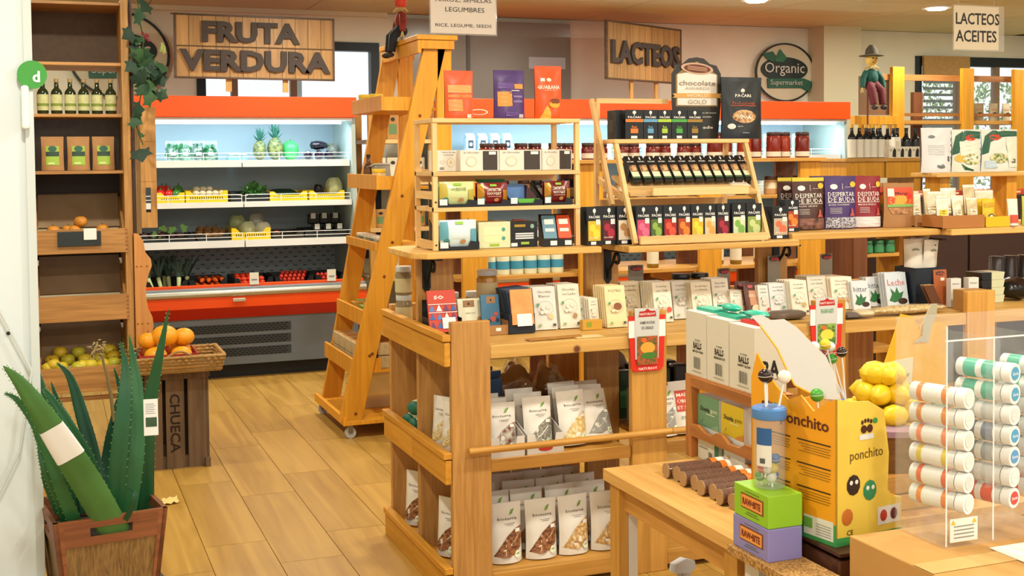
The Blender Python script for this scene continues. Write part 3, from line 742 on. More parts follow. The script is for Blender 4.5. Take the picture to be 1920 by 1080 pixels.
def salad(x, y, m, seed):
    t = thing('salad_bag', 'plastic bag of green salad leaves on the top fridge shelf', 'salad bag', (x, y, S1), 0, 'salad bags on the top fridge shelf'); r = random.Random(seed); b = B()
    for k in range(70):
        q = Vector((r.uniform(-.048, .048), r.uniform(-.05, .05), r.uniform(.012, .115))); q.x *= 1-.3*q.z/.11; M = Euler((r.uniform(-1, 1), r.uniform(0, 6), r.uniform(-1, 1))).to_matrix(); s_ = r.uniform(.014, .03)
        vs = [q+M @ Vector((u*s_, .004*math.sin(5*u), v*s_)) for u, v in ((0, -1), (.6, -.5), (.7, .3), (0, 1), (-.7, .3), (-.6, -.5))]; vs = [(v.x, v.y, max(v.z, .004)) for v in vs]; b.add(vs, [(0, 1, 2, 3, 4, 5)])
    b.build('leaves', m, t)['kind'] = 'stuff'
    pb = B()
    pb.grid(lambda u, v: ((u-.5)*.115*(1-.12*v), -.062*(1-v**2)*(1-abs(2*u-1)**3)-.003*math.sin(20*u+9*v), .002+.145*v), 10, 8); pb.grid(lambda u, v: ((.5-u)*.115*(1-.12*v), .062*(1-v**2)*(1-abs(2*u-1)**3), .002+.145*v), 10, 8); pb.build('plastic_film', clear('#eaffff', .1, .1), t)
    B().box(-.02, -.0665, .04, .014, -.0655, .065).build('paper_label', mat('#b9d6cc', .5), t)
for i, (a, c) in enumerate(((310, 340), (334, 362), (358, 386), (382, 408))): salad((xp(a, 280, 9.1)+xp(c, 280, 9.1))/2, 9.14, SALAD[i % 3], i)
sb = thing('packed_tray', 'small clear packed tray beside the salad bags', 'tray', (xp(446, 290, 9.05), 9.1, S1))
B().box(-.07, -.06, 0, .07, .06, .035).build('tray', mat('#5f8d8a', .4), sb, .006); B().box(-.066, -.056, .035, .066, .056, .055).build('contents', mat('#a9b6b8', .4, noise=.6), sb, .01)
PINEA = speck('#173d30', '#75753c', 55, .6, bump=1)
def pineapple(label, x, y, s):
    t = thing('pineapple', label, 'pineapple', (x, y, S1))
    B().ball((0, 0, .079*s), .054*s, .054*s, .078*s, 16, 10).build('fruit', PINEA, t)
    r = random.Random(int(x*100)); 
    for k in range(16):
        an = k*2.4; el_ = .25+.055*k; L = .07*s*(.7+.3*r.random())
        d = Vector((math.cos(an)*math.cos(el_), math.sin(an)*math.cos(el_), math.sin(el_)))
        p = Vector((0, 0, (.142+.0025*k)*s)); B().tube([p, p+d*L*.5+Vector((0, 0, .012)), p+d*L+Vector((0, 0, .03*s))], [.011*s, .009*s, .001], 5, .4).build('crown_leaf', mat('#1f5b4c', .5), t)
pineapple('pineapple with a short crown on the top fridge shelf', xp(488, 285, 9.1), 9.12, .95); pineapple('pineapple with the taller crown beside the green melon', xp(517, 285, 9.1), 9.12, 1.1)
ml = thing('green_melon', 'large round green melon next to the pineapples', 'melon', (xp(546, 280, 9.12), 9.16, S1))
B().ball((0, 0, .075), .066, .066, .075, 18, 12).build('rind', mat('#3fae5c', .4, noise=.25, nscale=12), ml); B().tube([(0, 0, .148), (.004, 0, .156)], .004, 6).build('stem', mat('#4b5a2a', .8), ml)
AUB = mat('#140c1e', .12, coat=.6)
for i, (x, y, dz, rz) in enumerate(((579, 285, 0, 1.4), (598, 288, 0, 1.5), (600, 272, .073, .2), (616, 288, 0, 1.6))):
    t = thing('aubergine', 'glossy dark aubergine piled at the end of the top shelf', 'aubergine', (xp(x, y, 9.1), 9.14-.03*(i % 2), S1+dz), rz, 'aubergines on the top fridge shelf')
    B().lathe([(.002, -.075), (.028, -.06), (.036, -.02), (.03, .03), (.02, .06), (.003, .07)], 14, M=Matrix.Rotation(PI/2, 3, 'Y')).shift((0, 0, .0365)).build('flesh', AUB, t)
    B().lathe([(.0, .058), (.022, .06), (.006, .075), (.004, .09)], 10, M=Matrix.Rotation(PI/2, 3, 'Y')).shift((0, 0, .034)).build('calyx', mat('#3a5a34', .6), t)
crumple('produce_bag', 'clear bag of mixed vegetables at the far end of the top shelf', 'bag', (xp(634, 280, 9.14)-.01, 9.3, S1), .045, .06, .06, mat('#8f8f82', .5, noise=.7, nscale=25), None, .2, 9, film=FILM)
# shelf 2
def row_crate(px0, px1, Y, z, h, m, label, **k): return crate(label, xp(px0, 355, Y), xp(px1, 355, Y), Y, z, h, m, **k)
Y2 = 8.98
row_crate(294, 346, Y2, S2, .075, YCR, 'yellow plastic crate of red and green peppers on the second shelf')
row_crate(348, 427, Y2, S2, .085, YCR, 'yellow plastic crate of garlic and white onions on the second shelf')
row_crate(432, 503, Y2, S2, .07, BCR, 'black plastic crate of fresh herbs on the second shelf')
row_crate(506, 576, Y2, S2, .07, YCR, 'yellow plastic crate of dark cucumbers on the second shelf')
row_crate(580, 646, Y2, S2, .07, YCR, 'yellow plastic crate with a pale lettuce on the second shelf')
pe = []
for c in ('#c8221c', '#3a7a2c'):
    t = thing('bell_pepper', '%s bell pepper in the crate on the second fridge shelf' % ('red' if c == '#c8221c' else 'green'), 'pepper', (0, 0, 0), 0, 'red peppers in the crate' if c == '#c8221c' else 'green peppers in the crate')
    def fn(v): return 1+.09*math.cos(3*math.atan2(v.y, v.x))*math.sqrt(max(0, 1-v.z*v.z))-.25*max(0, v.z-.8)
    B().ball((0, 0, .04), .036, .036, .042, 18, 10, fn).build('flesh', mat(c, .25), t); B().tube([(0, 0, .075), (.006, 0, .095)], .005, 6).build('stem', mat('#4d6b2a', .7), t); pe.append(t)
for i, (x, y, c) in enumerate(((300, 352, 0), (303, 336, 0), (316, 352, 0), (312, 338, 0), (330, 350, 1), (334, 336, 1))):
    yy = Y2+.055+(.08 if y < 345 else 0); place([pe[c]], 0, (xp(x, y, yy), yy, S2+.014+(.03 if y < 345 else 0)), i)
for i in range(2): place([pe[0]], 0, (xp(303, 350, 9.2)+.09*i, Y2+.25, S2+.014), i)
ga = fruit('white_onion', .026, mat('#e6ddc2', .5, noise=.15), 'small white onion in the yellow crate on the second shelf', 'onion', 'white onions in the yellow crate', .85, .0, .5, '#b9a97c')
for i in range(13): place([ga], 0, (xp(366, 352, Y2+.05)+.046*(i % 5)+.01*(i//5), Y2+.045+.05*(i//5), S2+.013+.028*(i//5)), i)
wk = B(); 
herb = thing('herb_bunch', 'feathery green herb bunch in the black crate', 'herbs', (xp(476, 350, 9.1), 9.1, S2+.02))
rnd = random.Random(4); hb = B()
for k in range(260):
    an = rnd.uniform(0, 6.28); rr = rnd.uniform(0, .105); zz = rnd.uniform(.02, .13)*(1-rr*3); p = Vector((math.cos(an)*rr, math.sin(an)*rr*.6, zz)); s = rnd.uniform(.008, .018)
    M = Euler((rnd.uniform(0, 6), rnd.uniform(0, 6), rnd.uniform(0, 6))).to_matrix(); hb.add([p+M @ Vector(v)*s for v in ((-1, 0, 0), (0, .5, 0), (1, 0, .2), (0, -.5, 0))], [(0, 1, 2, 3)])
o = hb.build('leaves', mat('#3f8a35', .5, noise=.4), herb); o['kind'] = 'stuff'
for k in range(8): B().tube([(-.03+.008*k, 0, 0), (-.05+.014*k, 0, .08)], .003, 5).build('stalk', mat('#6a9a4a', .5), herb)
mu = fruit('mushroom_cap', .024, mat('#e4e0d4', .6), 'white mushroom in the black crate beside the herbs', 'mushroom', 'mushrooms beside the herbs', .7, 0)
for i in range(4): place([mu], 0, (xp(437, 352, 9.03)+.04*i*(.8), 9.03+.03*(i % 2), S2+.013), i)
for i in range(6):
    t = thing('cucumber', 'dark green cucumber in the yellow crate', 'cucumber', (xp(540, 350, 9.0), 9.02+.05*i, S2+.014+.006*i), .04*i, 'cucumbers in the yellow crate')
    B().tube([(-.1, 0, .018), (-.07, 0, .02), (0, .004, .02), (.07, 0, .02), (.1, 0, .018)], [.008, .018, .02, .018, .008], 9).build('skin', mat('#123a22', .3), t); B().tube([(.1, 0, .018), (.108, 0, .02)], .004, 5).build('stem', mat('#50622c', .8), t)
def cabbage(label, cat, x, y, z, r, col, el=1.0, seed=0):
    t = thing('lettuce_head' if cat == 'lettuce' else 'cabbage', label, cat, (x, y, z)); rr = random.Random(seed)
    B().ball((0, 0, r*el), r*.86, r*.86, r*el*.9, 16, 10).build('core', mat(col, .5, noise=.2, nscale=12), t)
    for k in range(7):
        an = k*.9+rr.random(); M = Matrix.Rotation(an, 3, 'Z')
        def fn(u, v): 
            th = (u-.5)*1.6; ph = -.9+v*2.0; q = r*(1+.05*math.sin(9*u+k)+.04*v); return tuple(M @ Vector((q*math.cos(ph)*math.cos(th), q*math.cos(ph)*math.sin(th), q*el*math.sin(ph)+r*el)))
        b = B().grid(fn, 6, 6); b.v = [(x_, y_, max(z_, .002)) for x_, y_, z_ in b.v]; b.build('outer_leaf', mat(col, .5, noise=.3, nscale=18), t)
cabbage('tall pale green lettuce standing in the end crate', 'lettuce', xp(627, 340, 9.1), 9.12, S2+.014, .062, '#c9d1a0', 1.25, 1)
crumple('dark_packet', 'black packet with a white sticker beside the lettuce', 'packet', (xp(597, 345, 9.1), 9.1, S2+.014), .04, .05, .05, mat('#15161a', .3), None, .15, 3)
# shelf 3
Y3 = 8.95
bc1 = row_crate(262, 364, Y3, S3, .05, BCR, 'black plastic crate of beets with leaves on the third shelf')
row_crate(368, 428, Y3, S3, .05, BCR, 'black plastic crate of potatoes on the third shelf')
row_crate(433, 506, Y3, S3, .085, YCR, 'yellow plastic crate of white cabbages on the third shelf')
row_crate(510, 568, Y3, S3, .05, mat('#2b2621', .7), 'dark cardboard tray on the third shelf')
row_crate(571, 648, Y3, S3, .06, BCR, 'black plastic crate of tagged packets on the third shelf')
cabbage('white cabbage in the yellow crate in front', 'cabbage', xp(464, 430, 9.02), 9.05, S3+.014, .062, '#c4cfa8', .95, 2)
cabbage('white cabbage in the yellow crate beside another', 'cabbage', xp(494, 428, 9.02), 9.05, S3+.014, .058, '#d3d8c6', .95, 3)
cabbage('green tinged cabbage at the back of the yellow crate', 'cabbage', xp(446, 415, 9.15), 9.19, S3+.03, .06, '#a9b88c', 1.2, 4)
cabbage('long pale cabbage wrapped at the back of the crate', 'cabbage', xp(482, 410, 9.15), 9.2, S3+.03, .062, '#a6aaa0', 1.25, 5)
po = fruit('potato', .03, mat('#8a6238', .8, noise=.3), 'brown potato in the black crate', 'potato', 'potatoes in the black crate', .75, 0)
for i in range(11): place([po], 0, (xp(374, 440, Y3+.05)+.052*(i % 4)+.012*(i//4), Y3+.05+.07*(i//4), S3+.013+.02*(i//4)), i*1.3, None, .3)
be = fruit('beet', .03, mat('#4a2b33', .7, noise=.3), 'dark beet in the black crate with leaves', 'beet', 'beets in the black crate', .9, 0)
for i in range(9): place([be], 0, (xp(270, 440, Y3+.05)+.062*(i % 5), Y3+.05+.07*(i//5), S3+.013), i)
rd = fruit('kohlrabi', .03, mat('#9aa077', .6, noise=.3), 'pale green kohlrabi at the end of the third shelf', 'kohlrabi', 'kohlrabi on the third shelf', .9, 0)
for i, x in enumerate((248, 257, 312)): place([rd], 0, (max(xp(x, 432, 9.0), .575), 9.02+.06*i, S3+.05 if i == 2 else S3+.013), i)
lf = thing('beet_greens', 'loose green beet leaves hanging over the third shelf', 'leaves', (xp(312, 440, 8.98), 8.99, S3+.06))
for i, (dx, dz, s, a) in enumerate(((-.07, -.03, .05, 2.6), (-.03, .02, .045, .3), (.05, .01, .05, 5.6), (.10, .03, .05, 1.2), (0, -.05, .05, 3.1), (-.1, 0, .04, 1.8))):
    M = Euler((.2, a, 0)).to_matrix(); p = Vector((dx, -.03, dz)); B().add([p+M @ Vector((u, 0, v)) for u, v in leaf_poly(s)], [tuple(range(12))]).build('leaf', mat('#4f7a3a', .5), lf)
B().tube([(-.06, -.01, 0), (0, -.02, .04), (.06, -.01, .02)], .004, 6).build('stalk', mat('#7a3a3c', .6), lf)
t = fruit('red_pepper', .026, mat('#d8421c', .3), 'single orange red pepper in the dark cardboard tray', 'pepper', None, .7, 0); t.location = (xp(518, 424, 9.0), 9.0, S3+.02)
for i in range(6):
    x = xp(590+21*(i % 3), 425, 9.08)-.0; y = 9.02+.14*(i//3)
    t = thing('tagged_packet', 'black packet with a white price card in the third shelf crate', 'packet', (x, y, S3+.013+.075*(i//3)), 0, 'tagged black packets')
    B().box(-.035, -.03, 0, .035, .03, .08).build('packet', mat('#0f1114', .3), t, .01); B().box(-.018, -.034, .045, .018, -.0305, .085).build('price_card', mat('#cfd3cf', .6), t)
# lower deck: leeks, carrots, tomatoes, berries
Y4 = 8.84
for i, (a, c, lb) in enumerate(((272, 352, 'black crate of leeks on the fridge deck'), (355, 425, 'black crate of carrots on the fridge deck'), (440, 512, 'black crate of tomato punnets on the fridge deck'), (516, 588, 'black crate of strawberry punnets on the fridge deck'), (592, 648, 'black crate of berry punnets at the end of the deck'))):
    crate(lb, xp(a, 520, Y4), xp(c, 520, Y4), Y4, S4+.10 if 0 else S4, .15, BCR, .40)
LEEKB = mat('#1c3a2c', .5); LEEKW = mat('#c9d49a', .5)
for i, (x, tilt) in enumerate(((290, -.5), (305, -.3), (320, -.1), (333, .1), (345, .3), (312, .0))):
    X = xp(x, 515, 8.95); t = thing('leek', 'leek with white shank and dark green top in the crate', 'leek', (X, 8.90+.05*(i % 3)+.06*(i == 5), S4+.013), 0, 'leeks in the black crate')
    B().tube([(0, 0, .005), (tilt*.04, .02, .08), (tilt*.09, .05, .15)], [.011, .014, .016], 9).build('shank', LEEKW, t)
    for k in range(4): B().tube([(tilt*.09, .05, .145), (tilt*.12+.02*(k-1.5), .07, .22), (tilt*.16+.05*(k-1.5), .09, .275+.01*k)], [.013, .017, .003], 6, .35).build('green_blade', LEEKB, t)
CAR = mat('#e2641a', .5, noise=.15)
for i in range(16):
    X = xp(372, 515, 8.95)+.024*(i % 8); t = thing('carrot', 'orange carrot heaped in the black crate', 'carrot', (X, 8.95+.16*(i//8), S4+.077+.036*(i % 2)), PI/2+random.Random(i).uniform(-.3, .3), 'carrots in the black crate')
    B().tube([(-.07, 0, .02), (-.03, 0, .021), (.04, 0, .022), (.06, 0, .02)], [.003, .012, .018, .012], 8).build('root', CAR, t); B().tube([(.06, 0, .02), (.075, 0, .024)], .004, 5).build('stub', mat('#5a7a2c', .7), t)
B().box(xp(358, 520, 8.9), 8.86, S4+.013, xp(417, 520, 8.9), 9.2, S4+.075).build('carrot_bed', mat('#b84f18', .7, noise=.4))
tag(bpy.data.objects['carrot_bed'], 'deep layer of carrots under the heap in the black crate', 'carrots')['kind'] = 'stuff'
to = fruit('tomato', .024, mat('#d2361c', .25), 'red tomato in the black crate on the fridge deck', 'tomato', 'tomatoes on the fridge deck', .85, .1, .3, '#4a6a2a')
for i in range(14): place([to], 0, (xp(447, 515, 8.92)+.042*(i % 5), 8.9+.05*(i//5), S4+.09+.022*(i//5)), i)
sw = fruit('strawberry', .015, mat('#c7301c', .35, noise=.2), 'red strawberry in a punnet on the fridge deck', 'strawberry', 'strawberries on the fridge deck', 1.2, -.1, .4, '#3f7a2c')
for i in range(18): place([sw], 0, (xp(524, 512, 8.92)+.033*(i % 6)+.02*(i//6), 8.9+.06*(i//6), S4+.10+.02*(i//6)), i)
for i in range(10): place([sw], 0, (xp(598, 512, 8.92)+.03*(i % 5), 8.9+.06*(i//5), S4+.10+.02*(i//5)), i+2)
for a, c in ((445, 505), (520, 581), (596, 641)):
    t = thing('punnet_liner', 'dark pulp liner filling the crate beneath the red fruit', 'liner', (xp(a, 520, 8.9), 8.87, S4+.013), 0, 'crate liners on the deck'); B().box(0, 0, 0, xp(c, 520, 8.9)-xp(a, 520, 8.9), .34, .075).build('pulp', mat('#20242a', .8), t)
for i, (x, y) in enumerate(((477, 525), (622, 517))):
    p = P(x, y, 'y', 8.7); t = thing('shelf_tag', 'white price card clipped on the orange lip of the produce fridge', 'price tag', (p.x, 8.705, .675), 0, 'price cards on the fridge lip')
    B().box(-.032, 0, 0, .032, .006, .085).build('card', mat('#e3e0d2', .6), t); B().box(-.02, -.001, .03, .02, 0, .04).build('print_line', mat('#8b8b84', .6), t)
# top-shelf goods in the long fridge (seen between the pouches and racks)
MILK = [mat(c, .45) for c in ('#d9e6ee', '#b9d3e4', '#e9efe6')]
for i in range(4):
    x = xp(880+23*i, 245, 9.2); t = thing('milk_carton', 'pale blue carton with dark square print in the long fridge', 'carton', (x, 9.2, S1), 0, 'pale cartons in the long fridge')
    B().box(-.038, -.035, 0, .038, .035, .16).build('body', MILK[1], t, .003); B().prism([(-.038, .16), (.038, .16), (.038, .165), (0, .2), (-.038, .165)], -.035, .035, Matrix(((0, 1, 0), (1, 0, 0), (0, 0, 1)))).build('gable', MILK[1], t)
    prints(t, flat(.07), .07, .16, [('r', 'print', -.32, .5, .32, .9, '#22303a'), ('e', 'print_spot', 0, .7, .2, .09, '#c9d6dc')])
for i in range(22):
    x = 3.55+.13*i
    if x > 5.22: break
    t = thing('yogurt_pot', 'white pot with pale label on the top shelf of the long fridge', 'pot', (x, 9.12+.06*(i % 2), S1), 0, 'white pots in the long fridge')
    B().lathe([(.036, 0), (.048, .1), (.05, .105)], 14).build('pot', mat(('#e8ecec', '#dfe7e9', '#eef0ea')[i % 3], .4), t); B().lathe([(.051, .105), (.051, .112), (.0, .113)], 14).build('lid', mat(('#cdd9de', '#9ab36a', '#e9ecec')[i % 3], .35), t); B().lathe([(.0405, .03), (.0465, .085)], 14).build('paper_label', mat(('#9fb9c9', '#b9c98a', '#d0a080')[i % 3], .5), t)
for i in range(7):
    x = 5.35+.15*i; t = thing('cheese_pack', 'shiny foil cheese pack hanging in the right end of the long fridge', 'cheese', (x, 9.2, S1+.002), 0, 'foil packs in the long fridge')
    B().box(-.06, -.02, 0, .06, .02, .19).build('foil', mat('#c9d2c6', .15, .6), t, .008); B().box(-.05, -.0215, .05, .05, -.0205, .13).build('paper_label', mat('#7f9a84', .4), t)
for i in range(26):
    x = 3.0+.135*i
    if x > 6.4: break
    z = S2 if i % 2 else S3; t = thing('dairy_tub', 'small pale tub on a lower shelf of the long fridge', 'tub', (x, 9.1, z), 0, 'tubs on the lower fridge shelves')
    B().lathe([(.045, 0), (.055, .075)], 12).build('tub', mat(('#d7dbcf', '#c9c2a2', '#8d9a88')[i % 3], .5), t); B().lathe([(.058, .075), (.058, .083), (0, .084)], 12).build('lid', mat(('#e4e7e2', '#a8483a', '#3f5a4a')[i % 3], .4), t)
for i in range(12):
    x = 3.2+.27*i; t = thing('deli_tray', 'flat ribbed white deli tray on the fridge deck', 'tray', (x, 8.9, S4), 0, 'white deli trays on the fridge deck')
    B().box(-.12, 0, 0, .12, .3, .03).build('tray', mat('#d8d6c0', .5), t, .004); g = B()
    for k in range(9): g.box(-.11+.026*k, .01, .03, -.10+.026*k, .29, .05)
    g.build('ribs', mat('#e9e6d2', .5), t)

# ---- signs over the fridges
def plank_sign(name, label, cx, cy, cz, w, h, rows, rotz, lines, tiltz=0, legs=()):
    t = thing(name, label, 'sign', (cx, cy, cz), rotz); t.rotation_euler[1] = tiltz; n = 12
    SG = wood('#b98c54', '#9d7340', 'z', var=.14)
    for r in range(rows):
        z0 = -h/2+h/rows*r
        for k in range(n): B().box(-w/2+w/n*k+.0015, -.008, z0+.0015, -w/2+w/n*(k+1)-.0015, .008, z0+h/rows-.0015).build('plank', SG, t)
    B().box(-w/2, .008, -h/2, w/2, .016, h/2).build('backing', mat('#4b3825', .8), t)
    DK = wood('#5e4630', '#463322', 'x')
    for z in (-h/2, h/2): B().box(-w/2-.008, -.013, z-.007, w/2+.008, .016, z+.007).build('edge_batten', DK, t, .002)
    for x in (-w/2, w/2): B().box(x-.008, -.013, -h/2, x+.008, .016, h/2).build('edge_batten', DK, t, .002)
    if rows > 1: B().box(-w/2, -.0095, -.005, w/2, -.008, .005).build('middle_groove', mat('#5b4228', .8), t)
    for s, x, z, ww, hh in lines:
        lettering(t, s, (x, -.009, z), ww, mat('#453a36', .7, noise=.25, nscale=12), .022, height=hh, bold=.045, name='letters')
    for x, L in legs: B().box(x-.02, .018, -h/2-L, x+.02, .034, -h/2+.1).build('support_leg', PINE, t)
    return t
a, c_, d_, e_ = P(328, 26, 'y', 8.95), P(625, 37, 'y', 8.95), P(328, 146, 'y', 8.95), P(625, 149, 'y', 8.95)
w, h = (c_-a).length, (a.z-d_.z+c_.z-e_.z)/2; cen = (a+c_+d_+e_)/4
fs_ = plank_sign('produce_sign', 'wooden plank sign reading FRUTA VERDURA over the produce fridge', cen.x, 8.95, cen.z, w, h, 2, 0, [('FRUTA', -.03*w, h*.235, w*.615, h*.34), ('VERDURA', .0, -h*.225, w*.95, h*.35)], .006, ((-.17*w, .095), (.19*w, .095)))
B().box(-w/2-.03, -.02, h/2-.005, -w/2+.01, -.013, h/2+.004).build('hook', mat('#4b3825', .7), fs_)
a, c_ = P(1137, 44, 'y', 9.0), P(1137, 146, 'y', 9.0)
a2, c2 = P(1275, 60, 'y', 9.2), P(1275, 158, 'y', 9.2)
dx, dy = a2.x-a.x+.06, 1.05     # the sign is swung away from the wall
p0 = Vector((a.x, 8.75, 0)); cen = Vector(((P(1137, 95, 'y', 8.75).x+P(1275, 108, 'y', 9.25).x)/2, 9.0, (P(1205, 100, 'y', 9.0).z)))
A_, B_ = P(1137, 95, 'y', 8.75), P(1275, 108, 'y', 9.25)
plank_sign('dairy_sign', 'wooden plank sign reading LACTEOS swung out over the long fridge', cen.x, 9.0, cen.z, (B_-A_).length, .455, 1, math.atan2(.5, B_.x-A_.x), [('LACTEOS', -.0, -.01, (B_-A_).length*.92, .19)], .0, ((-.16, cen.z-.455/2-2.021), (.2, cen.z-.455/2-2.021)))

# ---- wooden shelf between the two fridges
ws = thing('window_shelf', 'slim pale wooden shelf unit between the two fridges', 'shelf', (2.3, 9.05, 0))
for x in (0, .48): 
    for y in (0, .4): B().box(x, y, 0, x+.045, y+.045, 2.0).build('post', HONEY, ws)
for z in (.2, .62, 1.0, 1.36, 1.68): B().box(0, -.01, z, .525, .45, z+.03).build('shelf', PALE_X, ws)
cols = ('#d9d2bb', '#b98a4a', '#e4ddc8', '#6a8a5a', '#c8b48c', '#3b3a3a')
for i in range(15):
    z = (.65, 1.03, 1.39, 1.71)[i % 4]; x = .105+.105*(i//4); hh = (.16, .2, .18, .14)[(i*3) % 4]
    t = thing('grocery_packet', 'assorted grocery packet on the slim shelf between the fridges', 'packet', (2.3+x, 9.15, z+.001), .1*(i % 3-1), 'packets on the slim shelf')
    B().box(-.045, -.03, 0, .045, .03, hh).build('packet', mat(cols[i % 6], .5), t, .006); prints(t, flat(.06), .09, hh, [('r', 'paper_label', -.35, .2, .35, .6, cols[(i+2) % 6]), ('e', 'logo', 0, .78, .2, .08, '#2c2b29')])

# ---- fruit crate table
ch = thing('fruit_crate', 'weathered upended fruit crate lettered CHUECA used as a stand', 'crate', (.58, 6.3, 0))
CW = wood('#7d6349', '#5a4632', 'z', rough=.8)
def panel(M):
    for x0, x1 in ((-.15, -.065), (-.048, .042), (.06, .15)): 
        b = B(); b.box(x0, 0, .0, x1, .012, .50); b.xform(M); b.build('slat', CW, ch)
    for z0, z1 in ((.455, .51), (0.0, .06)):
        b = B(); b.box(-.15, -.008 if z0 else .012, z0, .15, .0 if z0 else .03, z1); b.xform(M); b.build('batten', CW, ch)
for k in range(4): panel(Matrix.Translation((0, .165, 0)) @ Matrix.Rotation(PI/2*k, 4, 'Z') @ Matrix.Translation((0, -.165, 0)))
B().box(-.155, .0, .50, .155, .33, .515).build('top_board', CW, ch)
B().box(.14, -.03, 0, .165, 0.0, .045).build('foot_block', CW, ch)
lettering(ch, 'CHUECA', (-.004, -.0012, .23), .30, mat('#2e241c', .9), 0, Matrix.Rotation(PI/2, 3, 'Y'), height=.05, bold=.02)
wt_ = thing('wicker_tray', 'flat wicker tray with looped handle on the upended crate', 'tray', (.585, 6.42, .515), 0)
WK = wood('#b98f4a', '#86622c', 'x', scale=3.0)
for s, (ax, L, off) in enumerate((('x', .205, -.30), ('x', .205, .03), ('y', .165, -.20), ('y', .165, .20))):
    for r in range(5):
        b = B(); n = 28; pts = []
        for k in range(n+1):
            u = -L+2*L*k/n; wv = .004*math.sin(k*PI*.9+r*PI); fl = 1+.02*r
            pts.append((u*fl, off*fl+wv-.0, .012+.017*r) if ax == 'x' else (off*fl+wv, u*fl-.135, .012+.017*r))
        b.tube(pts, .0085, 6).build('woven_strand', WK, wt_)
B().box(-.2, -.3, 0, .2, .03, .012).build('base', WK, wt_)
hp = [(-.07+.14*k/10, -.325, .075+.034*math.sin(PI*k/10)) for k in range(11)]
B().tube(hp, .006, 7).build('handle', WK, wt_)
rc = thing('red_carton', 'red and white fruit carton lying open in the wicker tray', 'carton', (.55, 6.265, .53))
B().box(-.15, -.12, 0, .13, .16, .008).build('base', mat('#a5241f', .6), rc)
for y in (-.12, .155): B().box(-.15, y, 0, .13, y+.005, .075).build('side', mat('#b0332b', .6, noise=.4, nscale=20), rc)
for x in (-.15, .125): B().box(x, -.115, 0, x+.005, .155, .075).build('end', mat('#b0332b', .6), rc)
B().box(-.14, -.1215, .03, .1, -.1205, .042).build('print_band', mat('#e6d9c2', .6), rc)
mg = fruit('yellow_melon', .057, MANGO, 'orange yellow melon heaped in the red carton', 'melon', 'melons in the wicker tray', .86, .05)
for i, (x, y, z, s) in enumerate(((-.07, -.06, .012, 1), (.055, -.055, .012, .95), (-.07, .07, .012, 1), (.06, .08, .012, 1), (-.02, 0, .095, 1.15), (.075, .03, .092, .95), (-.1, .01, .09, .85))):
    place([mg], 0, (.55+x, 6.265+y, .53+z), i, None, 0, s)
gp_ = thing('green_packet', 'small green and white packet lying in the wicker tray', 'packet', (.745, 6.24, .53), .5)
B().box(-.04, -.03, 0, .04, .03, .03).build('packet', mat('#5d8a3c', .5), gp_, .004); B().box(-.041, -.031, .02, .041, .031, .0305).build('flap', mat('#e2e2d6', .5), gp_)
st_ = B(); rnd = random.Random(8)
for k in range(60):
    p = Vector((.70+rnd.uniform(-.03, .03), 6.33+rnd.uniform(-.05, .1), .546+rnd.uniform(0, .06))); d = Vector((rnd.uniform(-.03, .03), rnd.uniform(-.03, .03), rnd.uniform(-.01, .012))); st_.tube([p, p+d], .0012, 4)
o = st_.build('straw_packing', mat('#a9772e', .9)); o['kind'] = 'stuff'; tag(o, 'loose straw packing beside the melons in the tray', 'straw')
pp = tag(B().grid(lambda u, v: (.455+.07*u, 5.62+.1*v+.02*u, .004+.01*math.sin(u*7+v*4)**2), 6, 5).build('paper_scrap', mat('#e6cf86', .8)), 'crumpled yellow paper scrap on the floor by the planter', 'paper')
# ================================================================ LADDER SHELF
ld = thing('ladder_shelf', 'yellow pine A-frame ladder shelf on casters with shallow trays', 'shelf', (1.75, 6.95, 0))
o_ = Vector((1.75, 6.95, 0))
def stile(y, x0, z0, x1, z1, w, nm='stile'):
    a, b_ = Vector((x0, y, z0))-o_, Vector((x1, y, z1))-o_
    return B().beam(a, b_, .035, w, (-1, 0, 0)).build(nm, LADDER, ld, .003)
ZT = 2.225
stile(6.6, 1.545, .09, 2.075, ZT, .125); stile(7.33, 1.60, .09, 2.02, ZT, .11)
stile(6.6, 2.095, .09, 2.12, ZT, .085, 'rear_leg'); stile(7.33, 2.095, .09, 2.10, ZT, .095, 'rear_leg')
B().box(.20, -.40, ZT, .44, .43, ZT+.028).build('top_cap', LADDER, ld, .003)
B().box(.205, -.395, ZT-.075, .225, .42, ZT-.003).build('top_rail', LADDER, ld, .003)
for y in (-.395, .405): B().box(.225, y, ZT-.05, .42, y+.018, ZT-.003).build('cap_rail', LADDER, ld)
trays = ((1.875, 1.77, .085), (1.43, 1.735, .085), (1.085, 1.72, .05), (.66, 1.655, .09), (.40, 1.575, .09))
for z, xl, lip in trays:
    x0 = xl-1.75; x1 = .33
    B().box(x0, -.33, z-.045, x1, .36, z-.03).build('tray_board', LADDER, ld)
    B().beam((x0-.006, -.335, z-.045+lip/2), (x0-.006, .365, z-.045+lip/2), .015, lip).build('tray_lip', LADDER, ld, .002)
    for y in (-.325, .35): B().box(x0, y-.006, z-.045, x0+.16, y+.006, z-.045+lip*.9).build('tray_end', LADDER, ld)
B().box(-.24, -.37, .075, .42, .40, .10).build('base_board', LADDER, ld, .003)
B().box(-.245, -.375, .075, -.225, .405, .125).build('base_rail', LADDER, ld, .003)
for x, y in ((-.2, -.34), (-.2, .37), (.36, -.34), (.36, .37)):
    cs = B().lathe([(.0, -.011), (.031, -.011), (.031, .011), (0, .011)], 14, (x, y, .031), M=Matrix.Rotation(PI/2, 3, 'X')).build('caster_wheel', mat('#b9bcc0', .35), ld)
    B().box(x-.012, y-.017, .03, x+.012, y+.017, .075).build('caster_fork', mat('#8e9296', .3, 1), cs)
